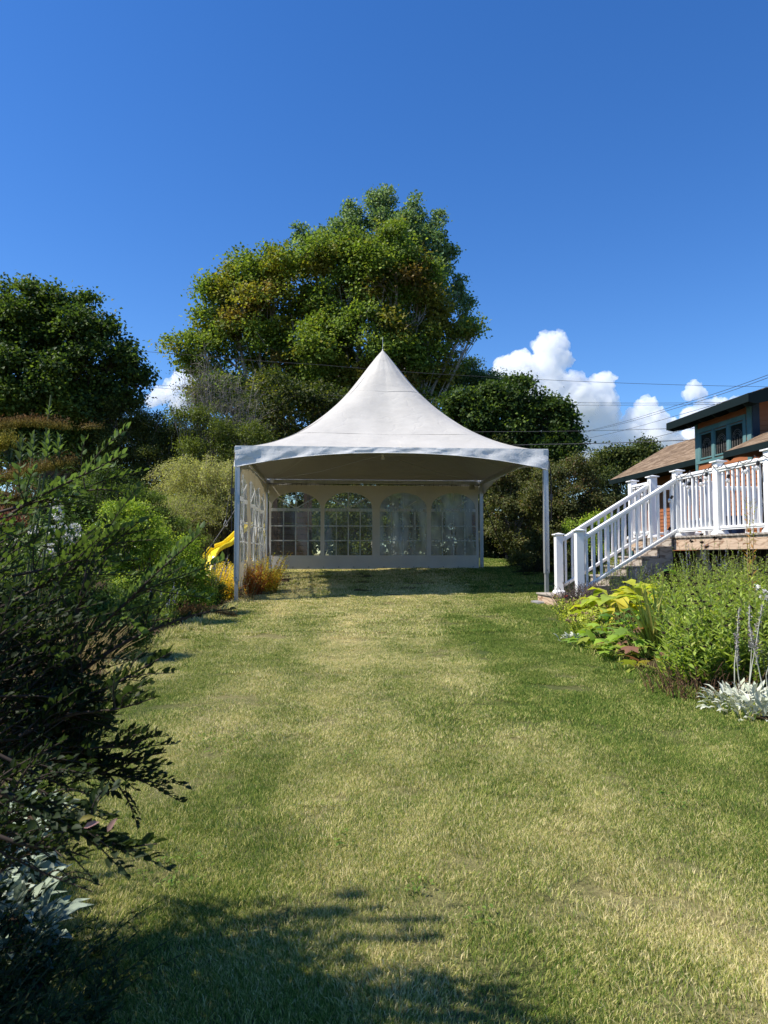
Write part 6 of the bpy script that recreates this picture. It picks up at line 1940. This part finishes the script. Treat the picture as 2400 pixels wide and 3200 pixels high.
for s in (-1, 1):
    mb = MB(); mb.prism([(-1.1, 2.70), (0, 3.30), (1.1, 2.70), (1.1, 2.76), (0, 3.36), (-1.1, 2.76)], 1, .01 + s * .75, .06 + s * .75); mb.build('roof_truss', M_PWOOD, ps)
mb = MB(); mb.box((-.06, -.82, .6), (.06, -.74, 3.3)); mb.build('post', M_PWOOD, ps)
# slide: curved trough with raised lips
A = at(760, 1640, 20.6); pts = [at(790, 1640, 20.4), at(757, 1661, 20.2), at(735, 1684, 20.0), at(712, 1704, 19.8), at(690, 1712, 19.6), at(672, 1722, 19.4), at(660, 1738, 19.2), at(650, 1770, 19.0), at(640, 1800, 18.8)]
loc = Vector(ps.location)
sv = []; sf = []
prof = [(-.20, .10), (-.18, .12), (-.155, .10), (-.14, .01), (-.04, .0), (0, .012), (.04, 0), (.14, .01), (.155, .10), (.18, .12), (.20, .10), (.15, -.02), (-.15, -.02)]
for i, p in enumerate(pts):
    t_ = (pts[min(i + 1, len(pts) - 1)] - pts[max(i - 1, 0)]).normalized()
    sd = Vector((t_.y, -t_.x, 0)).normalized(); nn_ = sd.cross(t_).normalized()
    if nn_.z < 0: nn_ = -nn_
    for (a, b) in prof: sv.append(tuple(p - loc + sd * a + nn_ * b))
m_ = len(prof)
for i in range(len(pts) - 1):
    for k in range(m_): sf.append((i * m_ + k, i * m_ + (k + 1) % m_, (i + 1) * m_ + (k + 1) % m_, (i + 1) * m_ + k))
me = bpy.data.meshes.new('slide'); me.from_pydata(sv, [], sf); me.update(); link('slide', me, M_YEL, ps)
rg = at(705, 1636, 19.5)
mb = MB(); mb.tube([Vector((0, 0, .10)), Vector((-.05, 0, -.02)), Vector((-.045, 0, -.07)), Vector((.045, 0, -.07)), Vector((.05, 0, -.02)), Vector((0, 0, .10))], .009, 6)
o = mb.build('trapeze_ring', M_ALU, None, rg); tag(o, 'small pale triangular swing ring hanging before the pale shrub', 'ring')
mb = MB(); mb.tube([Vector((0, 0, .10)), Vector((.02, .3, .8)), Vector((.9, 1.6, 1.15))], .005, 4); q = mb.build('rope', M_ROPE, o)

# ================================================================ OVERHEAD WIRES
M_WIRE = mat('wire_sheath', (.05, .05, .055), .7, .2)
def wire(pts, label, r=.010, grp='overhead wires crossing the sky'):
    P = [at(*q) for q in pts]
    out = []
    for i in range(len(P) - 1):
        for k in range(8):
            t = k / 8; p = P[i].lerp(P[i + 1], t); p.z -= .06 * math.sin(math.pi * t) * (P[i + 1] - P[i]).length / 12
            out.append(p)
    out.append(P[-1]); c = out[0].copy()
    mb = MB(); mb.tube([p - c for p in out], r, 5)
    o = mb.build('overhead_wire', M_WIRE, None, c); tag(o, label, 'wire', grp); return o
wire([(-60, 1052, 31), (569, 1107, 30), (1000, 1140, 29.5), (1560, 1180, 29), (2460, 1210, 28)], 'highest thin wire running the whole width behind the tent peak', .008)
wire([(-60, 1160, 31), (270, 1186, 30.5), (800, 1221, 30), (1350, 1249, 29.5), (1768, 1258, 29), (2400, 1255, 28)], 'second wire down, above its close twin, behind the roof', .008)
wire([(-60, 1172, 31), (300, 1196, 30.5), (800, 1232, 30), (1350, 1259, 29.5), (1894, 1266, 29), (2400, 1259, 28)], 'lower wire of the close pair behind the roof', .008)
wire([(900, 1352, 30), (1527, 1349, 26), (2141, 1338, 23), (2230, 1337, 22)], 'level wire meeting the tip of the upper house eave', .008)
wire([(1300, 1396, 27), (1679, 1389, 25), (2174, 1374, 22.5)], 'thick low wire ending at the rear roof ridge', .013)
wire([(1700, 1384, 44), (1825, 1349, 38), (2110, 1268, 26), (2480, 1142, 17)], 'upper diagonal wire rising to the right over the clouds', .008)
wire([(1720, 1380, 43), (1840, 1348, 37), (2110, 1276, 26), (2480, 1151, 17)], 'diagonal wire just below the upper one', .008)
wire([(1720, 1400, 43), (1825, 1372, 37), (2110, 1300, 26), (2480, 1180, 17)], 'lowest of the three rising diagonal wires', .008)
wire([(1780, 1424, 40), (1850, 1408, 36), (2141, 1342, 24)], 'faint thin wire rising to the house eave', .008)

# weeds standing in the turf
WC = [((.12, .20, .035), 4), ((.19, .27, .05), 3)]
for (px, py, n, R, lab) in ((700, 2330, 26, .26, 'patch of darker clover in the left middle of the lawn'), (2110, 2515, 12, .16, 'bright broad-leaved weed in the right lawn'), (1080, 2380, 8, .09, 'small weed rosette in the lawn centre'),
    (1060, 2640, 8, .09, 'weed rosette below the lawn centre'), (1290, 2790, 8, .08, 'dark green weed tuft in the near lawn'), (560, 2740, 16, .16, 'leafy weed patch beside the near silver plant'), (1500, 2890, 6, .07, 'small creeping weed near the lower right of centre')):
    bx, by = rp(px, py); zb = g(bx, by); t = thing('lawn_weed', lab, 'weed', (bx, by, zb), 0, 'weeds in the lawn')
    r = R * np.sqrt(RNG.random(n * 3)); a = RNG.random(n * 3) * 6.283
    P = np.stack([bx + r * np.cos(a), by + r * np.sin(a), np.zeros(n * 3)], 1); P[:, 2] = gz(P[:, 0], P[:, 1]) + RNG.uniform(.012, .035, n * 3)
    D = norm(np.stack([np.cos(a * 3), np.sin(a * 3), np.full(n * 3, .25)], 1)); 
    q = rel(link('leaves', leaf_mesh('leaves', P, D, norm(np.array([0, 0, 1.]) + RNG.normal(size=P.shape) * .25), (.024 * RNG.uniform(.6, 1.3, n * 3)), .014, pick(WC, n * 3) * RNG.uniform(.8, 1.2, (n * 3, 1)), shape='oval', curl=.2), M_LEAF), t); q['kind'] = 'stuff'

# ================================================================ THE NEAR SHRUB AT THE LEFT
nb_ = thing('near_shrub', 'dark arching shrub in the near left with small leaves in rows', 'shrub', (-2.05, 2.2, g(-2.05, 2.2)))
SH_A = []; SH_B = []; SH_RA = []; SH_RB = []
LV = dict(P=[], D=[], N=[], L=[], C=[])
def curve3(pts, n):
    """smooth path through points"""
    P = [np.array(p, float) for p in pts]
    P = [2 * P[0] - P[1]] + P + [2 * P[-1] - P[-2]]
    out = []
    for i in range(1, len(P) - 2):
        for k in range(n):
            t = k / n
            out.append(.5 * ((2 * P[i]) + (-P[i-1] + P[i+1]) * t + (2*P[i-1] - 5*P[i] + 4*P[i+1] - P[i+2]) * t*t + (-P[i-1] + 3*P[i] - 3*P[i+1] + P[i+2]) * t**3))
    out.append(P[-2])
    return np.array(out)
def stick(p, r0, r1):
    rr = np.linspace(r0, r1, len(p))
    for i in range(len(p) - 1):
        SH_A.append(p[i]); SH_B.append(p[i+1]); SH_RA.append(rr[i]); SH_RB.append(rr[i+1])
def leafy(p, leaf, gap, col, side=None, start=0.0, ang=.75, jit=.25):
    """leaves in two loose rows along a twig, pointing forward; size falls to the tip"""
    seg = np.linalg.norm(np.diff(p, axis=0), axis=1); cum = np.concatenate([[0], np.cumsum(seg)]); tot = cum[-1]
    s = start * tot; i = 0
    up = np.array([0, 0, 1.0]) if side is None else side
    while s < tot:
        k = min(len(seg) - 1, np.searchsorted(cum, s, side='right') - 1)
        f = (s - cum[k]) / (seg[k] + 1e-9); q = p[k] + (p[k+1] - p[k]) * f
        T = (p[k+1] - p[k]) / (seg[k] + 1e-9)
        S_ = np.cross(T, up); S_ /= np.linalg.norm(S_) + 1e-9; U = np.cross(S_, T)
        ph = i * 2.4 + random.uniform(-.4, .4)
        lat = U * abs(math.cos(ph)) * .9 + S_ * math.sin(ph)
        D = T * .75 + lat * ang + RNG.normal(size=3) * jit * .5
        w = math.sin(math.pi * min(1, .25 + .75 * (1 - s / tot))) * .3 + .75
        LV['P'].append(q); LV['D'].append(D); LV['N'].append(U * .5 - T * .3 + S_ * math.sin(ph) * .3 + RNG.normal(size=3) * .35); LV['L'].append(leaf * w * random.uniform(.75, 1.2)); LV['C'].append(np.array(col) * random.uniform(.75, 1.25))
        s += gap * random.uniform(.7, 1.3); i += 1
DK = (.028, .046, .016); MD = (.085, .13, .035); LT = (.12, .18, .062)  # lighting put into the leaf colour: backlit twigs darker, sunlit ones paler
def branch(pts, r0, leaf, gap, col, sub=6, sublen=(.08, .2), start=.25, ang=.75):
    """pts: (px, py, Y) marks on the photograph at their own depth"""
    P3 = [np.array(at(*q)) for q in pts]
    p = curve3(P3, 8)
    stick(p, r0, .0014)
    leafy(p, leaf, gap, col, start=start, ang=ang)
    tot = len(p)
    for _ in range(sub):
        k = random.randrange(int(tot * .15), int(tot * .72))
        T = p[min(k + 2, tot - 1)] - p[k - 1]; T = T / (np.linalg.norm(T) + 1e-9)
        d = T + RNG.normal(size=3) * .55 + np.array([.1, 0, .12]); d /= np.linalg.norm(d)
        L = random.uniform(*sublen)
        q = curve3([p[k], p[k] + d * L * .5 + np.array([0, 0, .01]), p[k] + d * L + T * L * .2], 4)
        stick(q, .0022, .001)
        leafy(q, leaf * .9, gap, col, start=.1, ang=ang)
base = (-40, 2900, 2.2)
# measured branch tips: lit ones first
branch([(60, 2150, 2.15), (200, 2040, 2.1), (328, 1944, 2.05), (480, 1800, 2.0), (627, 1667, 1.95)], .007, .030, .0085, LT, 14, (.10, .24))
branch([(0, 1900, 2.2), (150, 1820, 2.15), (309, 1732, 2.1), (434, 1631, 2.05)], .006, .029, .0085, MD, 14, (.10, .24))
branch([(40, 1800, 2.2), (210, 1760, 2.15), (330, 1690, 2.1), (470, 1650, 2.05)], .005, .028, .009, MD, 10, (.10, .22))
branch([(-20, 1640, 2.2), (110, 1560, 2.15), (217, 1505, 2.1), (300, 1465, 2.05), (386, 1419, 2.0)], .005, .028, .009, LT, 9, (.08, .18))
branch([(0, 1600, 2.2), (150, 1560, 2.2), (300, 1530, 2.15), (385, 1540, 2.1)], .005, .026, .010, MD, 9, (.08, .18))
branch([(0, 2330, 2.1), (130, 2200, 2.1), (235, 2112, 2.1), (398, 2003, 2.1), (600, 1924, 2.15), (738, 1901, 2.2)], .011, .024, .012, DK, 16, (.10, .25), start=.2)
branch([(60, 2350, 2.1), (217, 2104, 2.08), (239, 1913, 2.05), (260, 1830, 2.0), (275, 1740, 2.0)], .008, .024, .012, DK, 14, (.08, .2))
branch([(60, 2330, 1.95), (250, 2200, 1.95), (380, 2126, 1.95), (460, 2080, 1.93), (539, 2036, 1.9)], .006, .030, .0095, DK, 8, (.06, .16))
branch([(60, 2300, 1.9), (220, 2235, 1.9), (362, 2216, 1.85), (485, 2180, 1.8)], .006, .032, .010, DK, 8, (.06, .15))
branch([(100, 2380, 1.95), (260, 2340, 1.95), (400, 2330, 1.95), (495, 2289, 1.93)], .005, .026, .009, DK, 9, (.06, .14))
branch([(60, 2360, 2.0), (200, 2372, 2.0), (304, 2367, 2.0), (420, 2370, 2.0), (506, 2351, 1.98)], .006, .026, .008, DK, 14, (.06, .16))
branch([(60, 2360, 2.0), (200, 2390, 2.0), (337, 2418, 2.0), (440, 2435, 2.0), (526, 2459, 2.0)], .007, .027, .008, DK, 16, (.06, .17))
branch([(337, 2418, 2.0), (380, 2470, 2.0), (418, 2533, 2.0)], .003, .010, .006, DK, 2, (.03, .06))
branch([(-40, 2340, 1.75), (80, 2400, 1.75), (145, 2432, 1.75), (230, 2465, 1.75), (304, 2496, 1.75)], .005, .026, .010, DK, 9, (.06, .14))
branch([(-40, 2420, 1.7), (80, 2450, 1.7), (200, 2500, 1.7), (358, 2546, 1.7)], .004, .022, .011, DK, 7, (.06, .14))
branch([(-60, 2440, 1.4), (60, 2500, 1.4), (135, 2536, 1.4), (253, 2604, 1.4), (370, 2645, 1.4), (489, 2637, 1.38)], .007, .030, .0085, DK, 16, (.06, .15), start=.1)
branch([(-40, 2600, 1.5), (80, 2640, 1.5), (180, 2650, 1.5), (280, 2681, 1.5)], .005, .026, .010, DK, 9, (.05, .12))
branch([(0, 2660, 1.7), (120, 2720, 1.7), (220, 2760, 1.7), (287, 2786, 1.7)], .003, .014, .012, DK, 4, (.03, .08))
# masses of twigs filling the dark body of the shrub
def mass(n, box, Yr, leaf, gap, col, L=(.15, .35), dirn=(.75, 0, .25)):
    for _ in range(n):
        px, py, Y = random.uniform(box[0], box[2]), random.uniform(box[1], box[3]), random.uniform(*Yr)
        a = np.array(at(px, py, Y)); d = np.array(dirn) + RNG.normal(size=3) * [.35, .5, .35]; d /= np.linalg.norm(d)
        l = random.uniform(*L)
        p = curve3([a - d * l * .5, a + np.array([0, 0, .012]), a + d * l * .5], 4)
        stick(p, .003, .001); leafy(p, leaf, gap, col, start=.05)
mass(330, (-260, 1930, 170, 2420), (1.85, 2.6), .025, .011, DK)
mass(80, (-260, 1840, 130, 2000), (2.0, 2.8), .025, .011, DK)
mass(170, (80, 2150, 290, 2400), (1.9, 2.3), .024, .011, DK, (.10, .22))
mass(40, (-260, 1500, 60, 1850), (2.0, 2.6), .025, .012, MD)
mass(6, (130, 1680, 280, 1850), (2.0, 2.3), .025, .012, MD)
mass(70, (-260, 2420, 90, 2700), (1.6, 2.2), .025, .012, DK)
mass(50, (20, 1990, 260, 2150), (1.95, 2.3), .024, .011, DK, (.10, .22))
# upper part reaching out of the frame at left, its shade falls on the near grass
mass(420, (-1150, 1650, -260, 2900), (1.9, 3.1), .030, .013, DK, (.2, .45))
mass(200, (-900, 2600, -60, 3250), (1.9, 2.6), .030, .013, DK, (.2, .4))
stick(curve3([np.array([-2.05, 2.2, .0]), np.array(at(-60, 2350, 2.1))], 4), .02, .012)
for (px, py, Y) in ((-60, 1900, 2.2), (-60, 1600, 2.2), (0, 2330, 2.1), (-60, 2440, 1.5), (-500, 1700, 2.4), (-900, 1800, 2.6), (-300, 1400, 2.3), (-200, 2600, 1.8)):
    a = np.array([-2.05 + random.gauss(0, .1), 2.2 + random.gauss(0, .1), .0]); b = np.array(at(px, py, Y))
    stick(curve3([a, (a + b) / 2 + np.array([-.1, 0, .15]), b], 6), .016, .006)
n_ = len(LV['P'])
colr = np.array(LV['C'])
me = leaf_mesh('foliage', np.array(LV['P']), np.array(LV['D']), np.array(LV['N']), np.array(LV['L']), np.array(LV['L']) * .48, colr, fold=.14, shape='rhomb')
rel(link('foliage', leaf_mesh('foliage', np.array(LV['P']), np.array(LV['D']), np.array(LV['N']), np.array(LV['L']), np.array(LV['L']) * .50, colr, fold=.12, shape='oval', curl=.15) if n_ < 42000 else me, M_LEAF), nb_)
rel(link('branches', segs_mesh('branches', np.array(SH_A), np.array(SH_B), np.array(SH_RA), np.array(SH_RB), np.array([.06, .045, .035]), 5), M_BARK), nb_)
print('near shrub leaves', n_)
# brown flower tufts at the end of the long dark branch, dead golden panicles higher up
def panicle(pts, thick, label, n, col, tipc):
    P3 = [np.array(at(*q)) for q in pts]; p = curve3(P3, 10)
    c = p[0]
    t = thing('flower_panicle', label, 'flower panicle', tuple(c), 0, 'golden brown flower panicles of the near bushes')
    idx = RNG.random(n) * (len(p) - 1); k = idx.astype(int); f = (idx - k)[:, None]
    q = p[k] + (p[np.minimum(k + 1, len(p) - 1)] - p[k]) * f
    clump = np.array([mn.noise(Vector((v * .9, 1, 2))) for v in idx.tolist()])
    th = thick * (1 + .5 * clump)
    off = RNG.normal(size=(n, 3)) * th[:, None] * [.6, .6, .55]; off[:, 2] = np.abs(off[:, 2]) * 1.1 - thick * .5
    q = q + off
    D = norm(RNG.normal(size=(n, 3)) * .5 + [0, 0, 1.0])
    hgt = np.clip((off[:, 2] + thick * .5) / (thick * 1.4), 0, 1)[:, None]
    C = np.array(col) * (1 - hgt) + np.array(tipc) * hgt
    rel(link('flowers', leaf_mesh('flowers', q, D, unit(n), thick * .42 * RNG.uniform(.5, 1.1, n), thick * .11, C * RNG.uniform(.6, 1.3, (n, 1))), M_PETAL), t)
    S = ([], [], [], []); add_path(S, p, .004, .002); 
    rel(link('stem', segs_mesh('stem', *S, np.array([.09, .07, .03]), 5), M_BARK), t)
GC = (.22, .19, .03); TC_ = (.22, .115, .045)
panicle([(-80, 1345, 2.5), (30, 1325, 2.5), (110, 1322, 2.5), (205, 1332, 2.5)], .026, 'highest golden brown panicle at the left picture edge', 4200, GC, TC_)
panicle([(255, 1338, 2.6), (285, 1332, 2.6), (308, 1334, 2.6)], .018, 'short brown panicle right of the highest one', 380, GC, TC_)
panicle([(-80, 1520, 2.4), (20, 1492, 2.4), (120, 1465, 2.4), (225, 1440, 2.4)], .025, 'sloping golden panicle below the upright pale shoots', 5200, GC, TC_)
panicle([(-40, 1400, 2.7), (10, 1385, 2.7), (30, 1370, 2.7)], .036, 'yellowish panicle at the edge between the two long ones', 1500, (.30, .27, .03), GC)
panicle([(-40, 1620, 2.3), (20, 1622, 2.3), (56, 1635, 2.3)], .030, 'rust red panicle low at the left edge', 1500, (.20, .07, .03), (.30, .12, .07))
panicle([(-60, 1580, 2.6), (20, 1580, 2.6), (90, 1560, 2.6)], .05, 'dim olive panicle behind the rust red one', 2600, (.11, .10, .025), (.16, .10, .04))
panicle([(570, 1912, 2.18), (600, 1905, 2.18), (636, 1908, 2.2)], .022, 'brown tuft on the long dark branch over the lawn edge', 1200, (.13, .10, .03), (.20, .095, .04))
panicle([(655, 1905, 2.2), (700, 1915, 2.2), (740, 1922, 2.2)], .016, 'thin brown tuft at the very tip of the long dark branch', 700, (.12, .09, .03), (.17, .09, .04))
# upright pale shoots
def shoot(px, y0, y1, Y, label, n=16, leaf=.052, pal=LT, ell=0):
    a = at(px, y1, Y); b = at(px + 4, y0, Y); 
    t = thing('upright_shoot', label, 'shoot', (a.x, a.y, g(a.x, a.y)), 0, 'pale upright shoots among the near panicles')
    root = np.array([a.x - .25, a.y + .1, g(a.x, a.y)])
    low = curve3([root, np.array(a) * .5 + root * .5, np.array(a), np.array(b)], 8)
    S = ([], [], [], []); add_path(S, low, .006, .002); rel(link('stem', segs_mesh('stem', *S, np.array([.14, .17, .08]), 5), M_BARK), t)
    P, D, N_, L_ = [], [], [], []
    for i in range(n):
        f = i / n; q = np.array(a) + (np.array(b) - np.array(a)) * f
        ph = i * 2.4; u = np.array([math.cos(ph), math.sin(ph), 0])
        P.append(q); D.append(u * (.9 - .45 * f) + np.array([0, 0, .55 + .6 * f])); N_.append(np.array([0, 0, 1.]) - u * .6); L_.append(leaf * (1.1 - .5 * f))
    rel(link('leaves', leaf_mesh('leaves', np.array(P), np.array(D), np.array(N_), np.array(L_), np.array(L_) * .27, np.array(pal) * RNG.uniform(.8, 1.2, (n, 1)), fold=.15, shape='oval', curl=.2), M_LEAF), t)
shoot(180, 1372, 1440, 2.4, 'pale upright shoot, rightmost above the sloping panicle')
shoot(145, 1362, 1440, 2.4, 'tallest pale upright shoot above the sloping panicle', 20)
shoot(98, 1362, 1440, 2.45, 'leaning pale shoot left of the tallest one', 20, .05, (.10, .15, .07))
shoot(62, 1370, 1450, 2.6, 'dim bluish shoot far left among the panicles', 16, .06, (.06, .09, .05))
shoot(28, 1400, 1480, 2.7, 'darkest shoot at the left picture edge', 16, .06, (.045, .07, .04))
shoot(150, 1276, 1306, 2.5, 'short green shoot tip above the highest panicle', 9, .036, (.13, .19, .05))
# pink and yellow turning leaves on the lowest branch
for (px, py, c, lab, dx, dz) in ((262, 2588, (.48, .26, .24), 'pink turning leaf on the lowest near branch', .9, .35), (246, 2566, (.20, .17, .03), 'yellow leaf above the pink one', .9, .25), (335, 2600, (.34, .20, .17), 'small pale pink leaf toward the branch tip', .4, .6)):
    p = at(px, py, 1.36)
    o = link('turning_leaf', leaf_mesh('turning_leaf', np.zeros((1, 3)), np.array([[dx, .1, dz]]), np.array([[.2, -.7, .8]]), np.array([.030]), np.array([.012]), np.array(c), shape='oval', curl=.2), M_LEAF, None, p)
    tag(o, lab, 'leaf', 'turning leaves on the near shrub')
# silver plant and dark leaves at the very near left
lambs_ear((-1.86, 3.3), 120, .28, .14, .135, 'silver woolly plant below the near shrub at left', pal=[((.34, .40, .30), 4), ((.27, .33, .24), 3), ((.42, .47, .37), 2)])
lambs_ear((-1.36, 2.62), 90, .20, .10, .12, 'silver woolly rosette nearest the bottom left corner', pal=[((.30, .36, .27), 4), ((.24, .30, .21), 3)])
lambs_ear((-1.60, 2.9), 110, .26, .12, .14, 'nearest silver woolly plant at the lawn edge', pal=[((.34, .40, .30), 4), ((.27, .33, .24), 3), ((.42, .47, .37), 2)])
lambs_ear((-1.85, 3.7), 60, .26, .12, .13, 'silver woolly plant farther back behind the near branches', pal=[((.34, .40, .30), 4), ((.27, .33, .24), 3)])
stem_clump('edging_plant', 'dark low green plants under the near shrub', 'plant', (-1.20, 2.3), 260, (.06, .18), .8, .4, 9, .05, .35, [((.04, .07, .02), 3), ((.06, .10, .03), 2)], (.06, .07, .03), .0025, .34)
stem_clump('edging_plant', 'dark leafy plants in the bottom left corner', 'plant', (-1.35, 1.95), 300, (.08, .26), .8, .4, 9, .05, .35, [((.04, .07, .02), 3), ((.05, .08, .03), 2)], (.06, .07, .03), .0025, .34)

stem_clump('edging_plant', 'dark low plants between silver leaves and the corner', 'plant', (-1.55, 2.45), 300, (.06, .2), .8, .4, 9, .05, .35, [((.04, .07, .02), 3), ((.06, .10, .03), 2)], (.06, .07, .03), .0025, .36)
